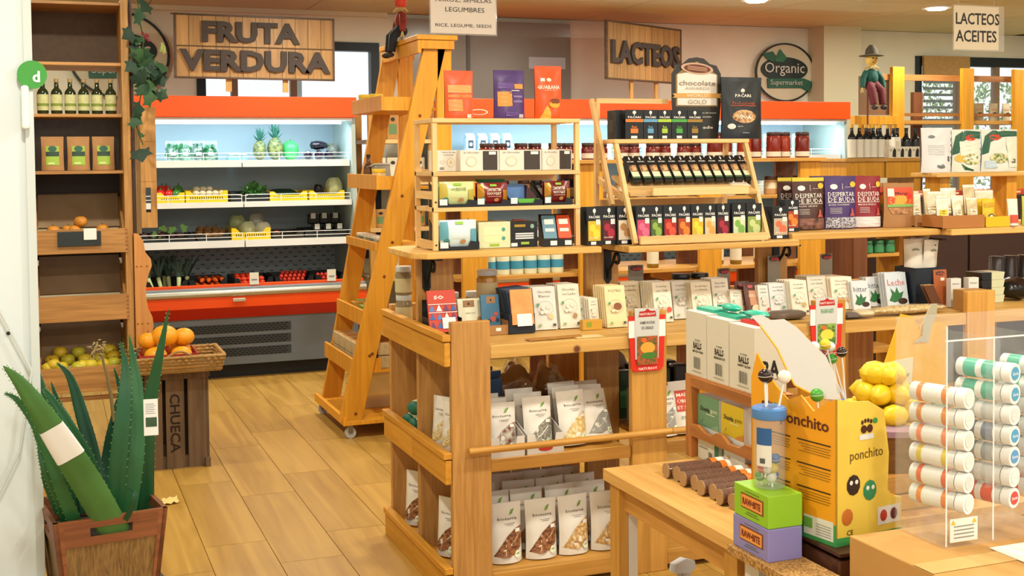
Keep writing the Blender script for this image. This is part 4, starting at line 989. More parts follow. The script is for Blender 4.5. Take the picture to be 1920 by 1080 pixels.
for y, x, z in ((6.58, 1.575, .14), (6.58, 1.66, .46), (6.58, 1.675, .47), (6.58, 1.75, .90), (6.58, 1.86, 1.35), (6.58, 1.80, 1.09), (6.58, 1.97, 1.80)):
    B().ball((x-1.75, y-6.95, z), .009, .003, .009, 8, 4).build('screw', mat('#7a3a16', .6), ld)
# goods on the ladder
def jar(name, label, cat, r, h, body, lid, lab=None, group=None, lh=.022, labz=(.12, .72), text=None):
    t = thing(name, label, cat, (0, 0, 0), 0, group); hb = h-lh
    B().lathe([(r*.9, 0), (r, .005), (r, hb*.86), (r*.88, hb*.97), (r*.86, hb)], 18).build('glass_body', body, t)
    B().lathe([(r*.92, hb), (r*.94, hb+.002), (r*.94, h-.002), (r*.9, h), (0, h)], 18).build('lid', lid, t)
    if lab:
        B().lathe([(r+.0007, hb*labz[0]), (r+.0007, hb*labz[1])], 18).build('paper_label', lab, t)
    if text: prints(t, lambda x, z: -math.sqrt(max(1e-6, (r+.0007)**2-x*x)), 2*r*.8, h, text, True)
    return t
HON = mat('#b9802a', .15, coat=.4); TAN = mat('#cdae72', .3); YLID = mat('#e2bf28', .4); WLID = mat('#d5d8dc', .35); DLID = mat('#1b1e22', .3)
oz = 1.75, 6.95
jl = [('honey jar with yellow lid on the top ladder tray', 1.80, 7.16, 1.846), ('second honey jar with yellow lid on the top ladder tray', 1.845, 7.06, 1.846), ('yellow lidded jar beside the bottle on the ladder', 1.80, 6.86, 1.401)]
for lb, x, y, z in jl:
    t = jar('honey_jar', lb, 'jar', .042, .10, TAN, YLID, mat('#d8c48e', .6)); t.location = (x, y, z)
t = bottle('brown_bottle', 'small brown bottle standing on the second ladder tray', 'bottle', .03, .185, mat('#5a3a22', .15), mat('#6b4a2c', .5), mat('#2a1c12', .4)); t.location = (1.78, 7.02, 1.401)
t = thing('clear_box', 'clear plastic box leaning on the second ladder tray', 'box', (1.84, 6.93, 1.401), .2, None, -.2); B().box(-.05, -.03, .012, .05, .03, .12).build('box', mat('#8e8a7c', .3), t, .008); B().box(-.052, -.032, .12, .052, .032, .13).build('lid', mat('#b8b4a6', .3), t)
for i in range(7):
    t = thing('soap_bar', 'pale wrapped soap bar in a row on the ladder tray', 'soap', (1.79, 6.72+.085*i, 1.056), PI/2, 'soap bars on the ladder'); B().box(-.034, -.03, 0, .034, .03, .055).build('soap', mat('#e2d9c4', .5), t, .004); B().box(-.0345, -.0305, .015, .0345, .0305, .04).build('paper_band', mat(('#8a9a6a', '#b9a982', '#6b7d8a')[i % 3], .6), t)
for i in range(6):
    t = thing('spice_box', 'small yellow green spice carton on the fourth ladder tray', 'carton', (1.73+.05*(i % 2), 6.70+.10*i, .631), PI/2, 'spice cartons on the ladder'); B().box(-.042, -.04, 0, .042, .04, .075).build('box', mat(('#c9b24a', '#b9903a', '#8aa04a')[i % 3], .5), t, .002); B().box(-.03, -.041, .02, .03, -.0405, .055).build('print', mat('#e6dfc0', .5), t)
t = thing('green_box', 'small light green box at the end of the fourth ladder tray', 'box', (1.93, 6.66, .631), 0); B().box(-.055, -.04, 0, .055, .04, .06).build('box', mat('#8fb04a', .5), t, .002); B().box(-.04, -.0412, .02, .03, -.0405, .045).build('print', mat('#d6e0a8', .5), t)
for i in range(14):
    r_, k = divmod(i, 7)
    t = thing('seed_carton', 'printed cream carton stacked on the lowest ladder tray', 'carton', (1.66+.12*(k % 2), 6.72+.155*(k//2), .3715+.075*r_), PI/2, 'cream cartons on the lowest ladder tray')
    B().box(-.072, -.055, 0, .072, .055, .07).build('box', mat('#cdb78a', .6, noise=.3, nscale=40), t, .002); B().box(-.06, -.045, .0702, .06, .045, .0708).build('print', mat('#c4873a', .6, noise=.5, nscale=25), t)
t = thing('clear_bin', 'clear plastic bin with a handle on the ladder base board', 'bin', (1.80, 7.02, .1006)); B().box(-.13, -.14, 0, .13, .14, .20).build('bin', clear('#d9c79a', .45, .2), t, .01); B().tube([(-.135, -.08, .1), (-.155, -.06, .12), (-.155, .06, .12), (-.135, .08, .1)], .006, 6).build('handle', mat('#2a2622', .5), t)
# scarecrow on top of the ladder (only the trunk is inside the picture)
def scarecrow(label, loc, rz, hat, shirt, trousers, skin, s=1.0, headless=False):
    t = thing('scarecrow_doll', label, 'doll', loc, rz)
    B().ball((0, 0, .17*s), .062*s, .045*s, .075*s, 14, 8).build('shirt', shirt, t)
    for sd in (-1, 1):
        B().tube([(sd*.05*s, 0, .215*s), (sd*.09*s, -.01*s, .16*s), (sd*.105*s, -.02*s, .09*s)], [.026*s, .025*s, .02*s], 9).build('sleeve', shirt, t)
        b = B(); 
        for k in range(9): an = k*.7; b.tube([(sd*.105*s, -.02*s, .092*s), (sd*.105*s+.016*math.cos(an)*s, -.02*s+.016*math.sin(an)*s, .045*s)], [.004*s, .002*s], 4)
        b.build('straw_cuff', mat('#c9b078', .9), t)
        B().tube([(sd*.03*s, -.01*s, .11*s), (sd*.045*s, -.07*s, .06*s), (sd*.045*s, -.085*s, -.05*s)], [.038*s, .034*s, .028*s], 10).build('trouser_leg', trousers, t)
        B().ball((sd*.045*s, -.1*s, -.075*s), .024*s, .036*s, .02*s, 9, 5).build('shoe', mat('#2a2a2c', .6), t)
    B().ball((0, 0, .1*s), .058*s, .05*s, .04*s, 12, 7).build('trousers_seat', trousers, t)
    b = B(); rr = random.Random(1)
    for k in range(26):
        an = 2*PI*k/26; b.tube([(.03*s*math.cos(an), .028*s*math.sin(an), .268*s), (.066*s*math.cos(an), .055*s*math.sin(an), (.235+.01*rr.random())*s)], [.005*s, .0022*s], 4)
    b.build('straw_collar', mat('#d0b67c', .9), t)
    hd = B().ball((0, 0, .315*s), .052*s, .046*s, .055*s, 16, 10).build('head', skin, t)
    for sd in (-1, 1): B().ball((sd*.018*s, -.043*s, .325*s), .006*s, n=8, m=5).build('eye', mat('#1d1a18', .4), hd)
    B().ball((0, -.048*s, .31*s), .007*s, n=8, m=5).build('nose', mat('#c8642c', .6), hd)
    B().tube([(-.022*s, -.04*s, .297*s), (-.01*s, -.045*s, .287*s), (.01*s, -.045*s, .287*s), (.022*s, -.04*s, .297*s)], .0022*s, 5).build('mouth', mat('#3a1d18', .6), hd)
    B().lathe([(.10*s, .345*s), (.1*s, .35*s), (.052*s, .358*s), (.046*s, .40*s), (.02*s, .435*s), (.0, .437*s)], 18).build('hat', hat, t)
    return t
scarecrow('scarecrow doll with red plaid shirt and dark dungarees seated on the ladder', (1.985, 7.0, 2.2535-.02), -PI/2, mat('#c8321c', .7), mat('#8e2c1c', .8, noise=.6, nscale=35), mat('#1c2026', .8), mat('#d8432a', .6), .82)
# ================================================================ CENTRAL ISLAND
isl = thing('island_shelf', 'long wooden double-sided island shelf holding chocolate and bagged foods', 'shelf', (1.3, 4.42, 0))
io = Vector((1.3, 4.42, 0))
def ib(nm, m, x0, y0, z0, x1, y1, z1, bev=.003, parent=None): 
    return B().box(x0-io.x, y0-io.y, z0, x1-io.x, y1-io.y, z1).build(nm, m, parent or isl, bev)
POSTX = [1.3, 2.0, 2.8, 3.55, 4.3, 5.05]
for i, x in enumerate(POSTX):
    ib('front_upright', HONEY if i else OAK, x, 4.0, 0, x+.145, 4.03, .983)
    ib('middle_upright', OAK, x, 4.405, 0, x+.145, 4.435, 1.21)
    ib('rear_upright', OAK, x, 4.80, 0, x+.145, 4.83, .96)
for a, c in zip(POSTX[:-1], POSTX[1:]):
    xa, xb = a+.145, c
    if a == POSTX[0]: ib('main_shelf', PINE_X, 1.31, 4.031, .865, 2.0, 4.40, .89); 
    else: ib('main_shelf', PINE_X, a, 4.031, .865, c, 4.40, .89)
    ib('main_shelf_rear', PINE_X, a+.01, 4.44, .865, c, 4.80, .89)
    ib('front_rail', PINE_X, xa+.001, 4.005, .845, xb-.001, 4.03, .893)
    ib('middle_shelf', HONEY_X, xa+.001, 4.035, .455, xb-.001, 4.40, .475)
    ib('middle_rail', HONEY_X, xa+.001, 4.008, .44, xb-.001, 4.034, .482)
    ib('bottom_shelf', HONEY_X, xa+.001, 4.03, .05, xb-.001, 4.80, .072)
    ib('bottom_rail', HONEY_X, xa+.001, 4.005, .02, xb-.001, 4.03, .078)
ib('middle_shelf', HONEY_X, 1.446, 4.44, .455, 2.0, 4.80, .475)
# end rails on the open left end (lip above, board below, the board in two lengths)
for zl, zt, zb in ((.94, .912, .828), (.525, .498, .413), (.118, .09, .0)):
    ib('end_lip', HONEY_Y, 1.268, 4.0, zt+.004, 1.299, 4.835, zl)
    for y0, y1 in ((4.002, 4.418), (4.421, 4.835)): ib('end_board', HONEY_Y, 1.275, y0, zb, 1.298, y1, zt)
for z in (.455, .05):
    ib('end_shelf', HONEY_Y, 1.30, 4.032, z, 1.444, 4.404, z+.02); ib('end_shelf', HONEY_Y, 1.30, 4.436, z, 1.444, 4.799, z+.02)
    ib('end_infill', HONEY_Y, 1.30, 4.032, .866, 1.309, 4.404, .888) if z < .1 else None
dw = B().tube([Vector((1.352, 3.975, .530))-io, Vector((2.15, 3.975, .532))-io], .0125, 12).build('dowel_rail', HONEY_X, isl)
B().tube([Vector((2.152, 3.975, .532))-io, Vector((3.2, 3.975, .534))-io], .0125, 12).build('dowel_rail', HONEY_X, isl)
for x in (1.372, 2.07, 2.87): ib('dowel_peg', HONEY, x-.006, 3.985, .522, x+.006, 4.0, .538, 0)
# upper shelves, stepped
UP = [(1.235, 1.985, 4.22, 4.64, 1.187, 1.211), (2.07, 2.84, 4.16, 4.64, 1.187, 1.212), (2.845, 3.60, 4.22, 4.64, 1.205, 1.232), (3.605, 4.6, 4.16, 4.64, 1.205, 1.232)]
for i, (x0, x1, y0, y1, z0, z1) in enumerate(UP):
    if i == 0:
        poly = [(1.235+.05, 4.22), (x1, 4.22), (x1, y1), (1.235+.05, y1), (1.235, y1-.05), (1.235, 4.27)]
        B().prism([(a-io.x, c-io.y) for a, c in poly], z0, z1, Matrix(((1, 0, 0), (0, 0, 1), (0, 1, 0)))).build('upper_shelf', PINE_X, isl, .004)
    else: ib('upper_shelf', PINE_X, x0, y0, z0, x1, y1, z1, .004)
# wrought-iron brackets
IRON = mat('#14171a', .45, .3)
for x in (1.335, 2.095, 2.885, 3.63):
    br = thing('shelf_bracket', 'black wrought iron scroll bracket under the upper island shelf', 'bracket', (x, 4.4042, 1.1855), 0, 'scroll brackets under the upper shelf')
    B().prism([(-.016, 0), (.016, 0), (.016, -.12), (.0, -.145), (-.016, -.12)], -.006, 0).build('wall_plate', IRON, br)
    B().box(-.012, -.17, -.006, .012, 0, 0).build('top_bar', IRON, br)
    pts = []
    for k in range(22):
        t = k/21
        if t < .5: q = t/.5; pts.append((0, -.008-.05*q+.012*math.sin(q*PI), -.12+.075*q))
        else: q = (t-.5)/.5; an = -PI/2+q*1.75*PI; rr = .026*(1-.45*q); pts.append((0, -.058-.03+rr*math.cos(an+PI*.5), -.035+rr*math.sin(an+PI*.5)))
    B().tube(pts, .0065, 7).build('scroll', IRON, br)

# bagged foods ---------------------------------------------------------
BAGW = mat('#e4e0d8', .32)
NUT = speck('#5a2d14', '#a0683a', 75, .5); CASH = speck('#e2c184', '#a87c44', 70, .5); CORN = speck('#ecd9a0', '#c9a660', 60, .5); SEED = speck('#a8a294', '#6d675c', 120, .5); GREYW = mat('#9a9a94', .3)
def food_bag(label, win, seed=0, W=.126, H=.215, d=.078, group=None, name='food_bag'):
    leaf = [(-.45, .13), (-.28, .28), (-.02, .45), (.25, .56), (.48, .6), (.5, .42), (.42, .25), (.22, .14), (-.1, .1)]
    return pouch(name, label, 'bag', W, H, d, BAGW, [('p', 'clear_window', leaf, win), ('p', 'white_stroke', [(-.45, .14), (0, .25), (.48, .5), (.48, .515), (0, .268), (-.45, .155)], '#efe9dc'), ('p', 'white_stroke', [(-.12, .14), (-.1, .3), (-.06, .42), (-.045, .42), (-.085, .3), (-.105, .14)], '#efe9dc'),
        ('t', 'bioterra', .02, .74, .62, '#2a2a28', .05, .0), ('p', 'green_leaf', [(.1, .79), (.2, .82), (.28, .9), (.16, .87)], '#6f9f36'), ('e', 'round_seal', .28, .14, .11, .065, '#dfe6cf'), ('p', 'seal_leaf', [(.22, .12), (.28, .165), (.34, .17), (.3, .13)], '#6f9f36'), ('r', 'price_sticker', .25, .5, .42, .56, '#f3eee6'), ('r', 'small_print', -.1, .655, .26, .662, '#55524c'), ('r', 'small_print', -.02, .625, .2, .632, '#55524c')], group, None, .002, seed)
nutbag = food_bag('white bag with dark chocolate nuts in its leaf window, bottom island shelf', NUT, 1, group='brown nut bags on the bottom shelf')
cashbag = food_bag('white bag with pale cashews in its leaf window, bottom island shelf', CASH, 2, group='pale nut bags on the bottom shelf')
ZB = .073
def bag(p, x, y, z, rz=0, tilt=-.06, label=None, group=None, s=None): 
    r = place([p], 0, (x, y, z+.045*abs(math.sin(tilt))), rz, label, tilt, s)
    if group: r['group'] = group
    return r
rnd = random.Random(11)
for r_ in range(5):
    for k, (a, c) in enumerate(((922, 985), (988, 1052), (1050, 1112), (1112, 1172))):
        y = 4.12+.115*r_; x = (xp(a, 1000, 4.09)+xp(c, 1000, 4.09))/2+(.0 if r_ == 0 else rnd.uniform(-.012, .012))
        nm_ = 'dark chocolate nuts' if k < 2 else 'pale cashews'; wh_ = 'standing at the edge of the bottom island shelf' if r_ == 0 else 'packed behind the edge row of the bottom shelf'
        bag_ = bag(nutbag if k < 2 else cashbag, x, y, ZB, rnd.uniform(-.12, .12)+(.05 if k == 0 else 0), -.05-.04*(r_ > 0), 'white bag showing %s, %s' % (nm_, wh_), '%s bags %s' % (nm_, 'at the shelf edge' if r_ == 0 else 'behind the edge row'), 1.0 if r_ == 0 else 1.04)
MS = .476
midp = [food_bag('white bag showing brown dates, behind the dowel on the middle shelf', speck('#7a3b22', '#c9c3b6', 45, .4), 4, .125, .19, .075, 'date bags on the middle shelf'), food_bag('white bag with clear window of pale corn, in the middle shelf carton', SEED, 5, .12, .2, .07, 'seed bags on the middle shelf'),
        food_bag('white bag of yellow banana chips on the middle shelf', CORN, 6, .12, .2, .07, 'banana chip bags on the middle shelf'), food_bag('white bag with grey seed window leaning on the middle shelf', GREYW, 7, .12, .19, .07, 'grey window bags on the middle shelf')]
for k, (cx, rz, tilt) in enumerate(((942, 0, -.1), (1010, .02, -.12), (1075, .05, -.16), (1125, .1, -.38))):
    for r_ in range(3):
        y = 4.115+.088*r_; bag(midp[k], xp(cx-8*r_, 800, y) if k > 1 else xp((952, 1022)[k], 830, 4.05), y, MS, rz+rnd.uniform(-.08, .08) if k > 1 else 0, tilt, None, None, None if k > 1 else .95)
for k, (a, c) in enumerate(((920, 985), (988, 1058))):
    X0, X1 = xp(a, 830, 4.05), xp(c, 830, 4.05); t = thing('display_carton', ('plain white display carton holding the date bags' if k == 0 else 'white display carton with a red oval holding the corn bags'), 'carton', (X0, 4.045, MS))
    w_ = X1-X0-.004
    B().prism([(0, 0), (w_, 0), (w_, .075), (w_-.03, .075), (w_-.035, .04), (.035, .04), (.03, .075), (0, .075)], 0, .003).build('front', mat('#d9d5cf', .6), t)
    for x in (0, w_-.003): B().prism([(.003, 0), (.31, 0), (.31, .16), (.003, .075)], x, x+.003, Matrix(((0, 1, 0), (1, 0, 0), (0, 0, 1)))).build('side', mat('#c9c5c0', .6), t)
    B().box(.003, .31, 0, w_-.003, .313, .16).build('back', mat('#bdb9b4', .6), t)
    if k: B().prism([(math.cos(q*.4)*.028+w_*.5, math.sin(q*.4)*.010+.022) for q in range(16)], -.0012, 0).build('red_oval', mat('#c23a2c', .5), t)
# bags in the open end of the island
endb = food_bag('white nut bag standing in the open end of the island', NUT, 8, group='nut bags in the island end')
for i, (y, z, x) in enumerate(((4.11, .0735, 1.375), (4.27, .0735, 1.375), (4.53, .0735, 1.375), (4.69, .0735, 1.37))): bag(endb, x, y, z, -PI/2+.55, -.05, None, None, .98)
endc = food_bag('white bag of pale flakes in the middle of the island end', CORN, 9, .11, .18, .07, 'pale bags in the island end')
for i, (y, x) in enumerate(((4.10, 1.375), (4.22, 1.375), (4.33, 1.372))): bag(endc, x, y, .476, -PI/2+.5, -.05)
for i, (y, dz) in enumerate(((4.56, 0), (4.66, 0), (4.6, .062))):
    t = thing('flour_bag', 'cream flour bag with green end lying in the island end', 'bag', (1.37, y, .476+dz), .3*i, 'flour bags in the island end')
    B().ball((0, 0, .034), .06, .045, .034, 14, 8, lambda v: 1+.04*math.sin(8*v.x)).build('bag', mat('#d9cfa8', .6), t); B().ball((-.045, 0, .034), .022, .036, .028, 10, 6).build('green_end', mat('#1f6a55', .5), t)
# rear side of the middle and bottom shelves: blue packs, cellophane
BLUE = mat('#3c5f8c', .4)
for i in range(6):
    t = thing('blue_packet', 'slate blue coffee packet at the rear of the middle shelf', 'packet', (1.50+.075*(i % 3), 4.55+.10*(i//3), .476), .1*(i % 3-1), 'blue packets at the rear'); B().box(-.034, -.03, 0, .034, .03, .20).build('packet', BLUE, t, .01); B().box(-.036, -.006, .2, .036, .006, .225).build('fold', BLUE, t); B().box(-.025, -.031, .06, .025, -.0302, .13).build('paper_label', mat('#22415f', .5), t)
CELLO = mat('#b07a3c', .25, noise=.5, nscale=22); CELLO2 = mat('#86604a', .3, noise=.4, nscale=22)
for i, (x, y, rx, rz, m) in enumerate(((1.80, 4.69, .085, .10, CELLO), (1.94, 4.68, .05, .10, CELLO), (1.79, 4.54, .07, .07, CELLO2), (1.935, 4.55, .055, .08, CELLO2))):
    crumple('cellophane_bag', 'crinkled brown cellophane bag at the rear of the middle shelf', 'bag', (x, y, .476), rx, .06, rz, m, 'brown cellophane bags', .24, i+20, 20, 14, film=clear('#e9c892', .12, .15))
crumple('pale_sack', 'pale paper sack beside the carton on the middle shelf', 'sack', (2.22, 4.62, .476), .08, .07, .13, mat('#8a7d70', .7), None, .1, 31)
t = thing('grey_carton', 'grey carton with a dark red oval on the middle shelf', 'carton', (2.21, 4.3, .476)); B().box(-.055, -.06, 0, .055, .06, .15).build('box', mat('#8f8b86', .6), t, .002); B().prism([(math.cos(q*.4)*.045, math.sin(q*.4)*.022+.06) for q in range(16)], -.0615, -.0605).build('red_oval', mat('#7a1f1c', .5), t)
crumple('gold_bag', 'crinkled golden cellophane bag behind the bottom shelf bags', 'bag', (1.66, 4.735, .0745), .08, .04, .16, mat('#c89a3c', .2, noise=.4, nscale=25), None, .13, 41, 20, 14, film=clear('#f0d9a0', .1, .1))
for i in range(4): crumple('paper_sack', 'pale paper sack in the second bay of the bottom shelf', 'sack', (2.30+.13*i, 4.25, .073), .062, .08, .12, mat('#8d8478', .7, noise=.2), 'paper sacks in the second bay', .1, 50+i)
# second bay, middle shelf
t = pouch('corn_bag', 'white bag with red square reading MAIS GE on the middle shelf', 'bag', .14, .2, .07, BAGW, [('r', 'red_square', -.35, .42, .42, .82, '#c8452a'), ('t', 'MAÏS GE', .02, .74, .66, '#f3e9dc', .08), ('t', 'ÜBLE', -.1, .62, .4, '#f3e9dc', .08), ('t', 'ET SALÉ', -.05, .5, .55, '#f3e9dc', .08), ('t', 'ET CUIT', 0, .3, .5, '#7f9a8a', .06)]); t.location = (xp(1292, 790, 4.1), 4.12, MS+.008); t.rotation_euler = (-.15, 0, .1)
bag(midp[3], xp(1252, 790, 4.1), 4.12, MS, .1, -.1)
for i in range(8):
    t = thing('dark_packet', 'black and green tea packet at the rear of the second bay', 'packet', (2.2+.085*(i % 4), 4.48+.1*(i//4), .476), 0, 'dark packets in the second bay'); B().box(-.036, -.03, 0, .036, .03, .2+.01*(i % 2)).build('packet', mat(('#1c3a26', '#15181a')[i % 2], .35), t, .01); B().box(-.03, -.031, .05, .03, -.0302, .12).build('paper_label', mat('#2f6a3c', .5), t)
t = thing('purple_bottle', 'slim purple bottle behind the front upright', 'bottle', (2.12, 4.62, .476)); B().lathe([(.03, 0), (.032, .16), (.02, .2), (.012, .24), (.012, .27)], 14).build('bottle', mat('#4a2a6a', .3), t); B().lathe([(.014, .27), (.014, .29), (0, .29)], 12).build('cap', mat('#2d1a45', .4), t)

# product hang-cards on two front uprights
def hang_card(label, px, title, col, y):
    p = P(px, 640, 'y', y); t = thing('hang_card', label, 'card', (p.x, y, .757))
    W_, H_ = .152, .21
    B().prism([(-.066, .02), (-.056, .004), (.056, .004), (.068, .02), (.076, .21), (-.076, .21)], -.006, 0).build('red_sleeve', mat('#d32a1c', .4), t)
    prints(t, lambda x, z: -.006, W_, H_, [('r', 'white_panel', -.5, .62, -.32, .92, '#f0eeec'), ('r', 'white_panel', .32, .62, .5, .92, '#f0eeec')])
    B().prism([(-.05, .05), (.045, .05), (.05, .235), (-.052, .24)], -.0095, -.0065).build('grey_pack', mat('#c8cac8', .35), t)
    prints(t, lambda x, z: -.0095, W_, .24, [('p', 'logo', [(-.24, .86), (.24, .86), (.22, .945), (.08, .95), (0, .985), (-.08, .95), (-.22, .945)], '#b3201f'), ('t', 'NATURSOY', 0, .902, .42, '#f6ece8', .036, .015), ('t', title[0], 0, .77, .4, '#4a5048' if title[1] else '#3f9a5c', .045 if title[1] else .07), *([('t', title[1], 0, .69, .32, '#4a5048', .045)] if title[1] else []), ('r', 'picture', -.29, .12, .27, .56, speck('#3a5a24', col, 70, .5)), ('e', 'picture_spot', 0, .38, .2, .09, '#d9a23c' if title[1] else '#ecd24a'), ('e', 'picture_leaf', .02, .26, .22, .05, '#3f7a2c'), ('e', 'picture_spot', -.1, .5, .07, .04, '#e0662a'), ('t', 'NATURSOY', 0, .06, .5, '#f6ece8', .04, .01)])
    B().tube([(0, -.004, .235), (0, .002, .25)], .002, 5).build('hook', mat('#b8b8b8', .3, 1), t)
    return t
hang_card('red and grey hanging card for cereal burgers on an island upright', 1212, ('HAMBURGUESAS', 'DE CEREALES'), '#b4522a', 3.998)
hang_card('red and grey hanging card for vegetable nuggets on an island upright', 1548, ('VEGGNUGGETS', ''), '#8fb04a', 3.998)
# ================================================================ PRODUCTS ON THE ISLAND
def carton(name, label, cat, W, d, H, m, items, group=None, bev=.001, part='box'):
    t = thing(name, label, cat, (0, 0, 0), 0, group)
    B().box(-W/2, -d/2, 0, W/2, d/2, H).build(part, m if not isinstance(m, str) else mat(m, .5), t, bev)
    prints(t, flat(d), W, H, items)
    return t
def pxbox(x0, y0, x1, y1, Y):
    a, b_ = P(x0, (y0+y1)/2, 'y', Y), P(x1, (y0+y1)/2, 'y', Y); t_, u_ = P((x0+x1)/2, y0, 'y', Y), P((x0+x1)/2, y1, 'y', Y)
    return (a.x+b_.x)/2, b_.x-a.x, t_.z-u_.z, u_.z
def put(t, x, y, z, rz=0, tilt=0): t.location = (x, y, z); t.rotation_euler = (tilt, 0, rz); return t

# --- chocolate bars on the main shelf ---------------------------------
ZM = .8915
def bar_items(title, col, spot, spotc='#8a5a36', tcol='#57524a'):
    l = title.split('|')
    it = [('t', s, 0, .88-.1*i, .62 if len(s) > 6 else .5, tcol, .06, .0) for i, s in enumerate(l)]
    n = 20
    for k in range(0, n):
        a, b_ = 2*PI*k/n, 2*PI*(k+.55)/n
        it.append(('p', 'line_drawing', [(.36*math.cos(a), .5+.17*math.sin(a)), (.36*math.cos(b_), .5+.17*math.sin(b_)), (.335*math.cos(b_), .5+.158*math.sin(b_)), (.335*math.cos(a), .5+.158*math.sin(a))], '#b9b2a4'))
    for u, v, r in ((-.1, .5, .1), (.1, .52, .1), (0, .42, .12), (-.18, .4, .09)): it.append(('e', 'line_drawing', u, v, r*1.0, r*.5, '#d5cebd')); it.append(('e', 'line_drawing_inner', u, v, r*.82, r*.41, col))
    if spot: it.append(('e', 'picture', spot[0], spot[1], spot[2], spot[3], spotc))
    it += [('e', 'green_seal', -.34, .58, .07, .035, '#5f9a72'), ('r', 'small_mark', -.38, .08, -.24, .13, '#8fb070'), ('r', 'small_mark', .26, .07, .4, .13, '#4a4a48')]
    return it
def bars(n, label, group, px0, y0, px1, y1, Y, title, col, spot=None, spotc='#8a5a36', tilt=-.2, step=.016, rz=0, name='chocolate_bar', items=None, zbase=None, d=.011):
    """a leaning stack of bars; the first is the one in front"""
    Y = min(Y+.17, 4.40); xa_, xb_ = P(px0, y1, 'y', Y).x, P(px1, y1, 'y', Y).x
    if any(xb_ > q-.005 and xa_ < q+.15 for q in (2.0, 2.8, 3.55)): Y = min(Y, 4.365-step*n-.16*math.sin(-tilt))
    cx, W, H, zb = pxbox(px0, y0, px1, y1, Y); H = H/math.cos(tilt)
    p = carton(name, label, 'chocolate', W, d, H, mat(col, .45), items or bar_items(title, col, spot, spotc), group)
    for i in range(n):
        loc = (cx-.002*i, Y+step*i*.98, (zbase or ZM)+.0012+.0)
        if i == 0: put(p, *loc, rz, tilt)
        else: dup(p, loc, rz, None, None, tilt)
    return p
CR = '#e6dfce'; CR2 = '#eadfc0'; CR3 = '#dedbd3'
bars(6, 'white chocolate bar wrapper titled Chocolate Blanco on the main shelf', 'white wrapper bars titled Blanco', 1003, 530, 1045, 609, 4.12, 'Chocolate|Blanco', CR3, (.2, .3, .12, .06), '#e8c690')
bars(6, 'cream chocolate bar wrapper titled con Leche with a milk pail', 'cream bars titled con Leche', 1050, 527, 1090, 608, 4.12, 'Chocolate|con Leche', CR, (.2, .28, .1, .06), '#a9855a')
bars(4, 'small cream chocolate bar in the low yellow carton, left of the pair', 'small cream bars first pile', 1088, 550, 1106, 604, 4.15, 'Choc|Leche', CR, None)
bars(4, 'small cream chocolate bar in the low yellow carton, beside the baking bars', 'small cream bars second pile', 1106, 550, 1124, 604, 4.16, 'Choc|Leche', '#e9e0cd', None)
bars(6, 'pale yellow baking chocolate bar titled POSTRES with a cupcake', 'yellow baking bars', 1138, 530, 1176, 606, 4.10, 'POSTRES', '#ecd9a8', (.05, .5, .2, .09), '#8a4f2a')
bars(3, 'cream dark chocolate bar titled con Almendras beside the baking bars', 'cream almond bars', 1168, 528, 1203, 600, 4.215, 'Chocolate Negro|con Almendras', CR2, (.2, .28, .1, .06), '#b07a42')
bars(4, 'grey white dark chocolate bar titled Negro 86% under a brand card', 'grey bars titled 86%', 1184, 515, 1221, 585, 4.28, 'Chocolate|Negro 86%', CR3, (.25, .22, .12, .05), '#7a5230')
bars(6, 'cream dark chocolate bar titled con Chili with a red pepper', 'cream chili bars', 1228, 526, 1262, 600, 4.12, 'Chocolate Negro|con Chili', '#ebe6d2', (.28, .3, .14, .07), '#d2543a')
bars(4, 'grey white dark chocolate bar titled con Coco beside the chili bars', 'grey coconut bars', 1264, 523, 1298, 592, 4.18, 'Chocolate Negro|con Coco', CR3, (.25, .25, .1, .04), '#8aa07c')
bars(6, 'cream chocolate bar titled con Naranja with orange slices', 'cream orange bars', 1300, 518, 1337, 586, 4.14, 'Chocolate Negro|con Naranja', '#e6dfca', (.25, .2, .13, .06), '#d9a43a')
bars(5, 'cream chocolate bar with bold black title Negro 86% and an almond', 'cream bars with bold 86%', 1339, 515, 1370, 586, 4.16, 'Chocolate|Negro 86%', '#ebe6da', (.25, .25, .13, .08), '#8a5a32')
bars(3, 'small white chocolate bar beside the brown rice cake pack', 'small white bars', 1372, 536, 1394, 585, 4.14, 'Choc|Negro', '#e6e0d2', None)
bars(4, 'grey white chocolate bar titled con Frambuesa with a raspberry', 'grey raspberry bars', 1425, 515, 1444, 572, 4.19, 'Chocolate Negro|con Frambuesa', CR3, (.25, .22, .13, .06), '#c8432f')
bars(4, 'white chocolate bar titled con Menta behind the brown slab', 'white mint bars', 1446, 507, 1478, 566, 4.2, 'Chocolate Negro|con Menta', '#dcdcda', (.2, .25, .1, .05), '#7a9a7c')
bars(6, 'cream chocolate bar titled con Jengibre behind the cellophane packs', 'cream ginger bars', 1486, 506, 1517, 570, 4.17, 'Chocolate Negro|con Jengibre', '#e6dfcc', (.2, .3, .12, .06), '#c8a86a')
bars(5, 'pale chocolate bar titled con Canela beside the ginger bars', 'pale cinnamon bars', 1518, 505, 1553, 568, 4.18, 'Chocolate Negro|con Canela', '#dfd9c8', (.2, .3, .1, .06), '#b58a5c')
bars(8, 'cream chocolate bar titled con Coco in the long row before the bitter bars', 'cream bars in the long row', 1562, 500, 1602, 560, 4.15, 'Chocolate|con Coco', '#efe2cc', (.2, .3, .1, .06), '#c7a67a')
LEAFC = '#2c6b3a'
def bitter_items(s, col, tc='#3a3f46'): return [('t', s, 0, .72, .8, tc, .17, .0), ('p', 'picture_leaf', [(-.4, .2), (-.25, .38), (-.3, .55), (-.1, .42), (0, .58), (.1, .4), (.3, .45), (.2, .28), (.05, .18), (-.15, .14)], LEAFC), ('e', 'picture', .22, .17, .22, .09, '#3a2418'), ('r', 'small_print', -.3, .62, .3, .635, '#b5b9bf')]
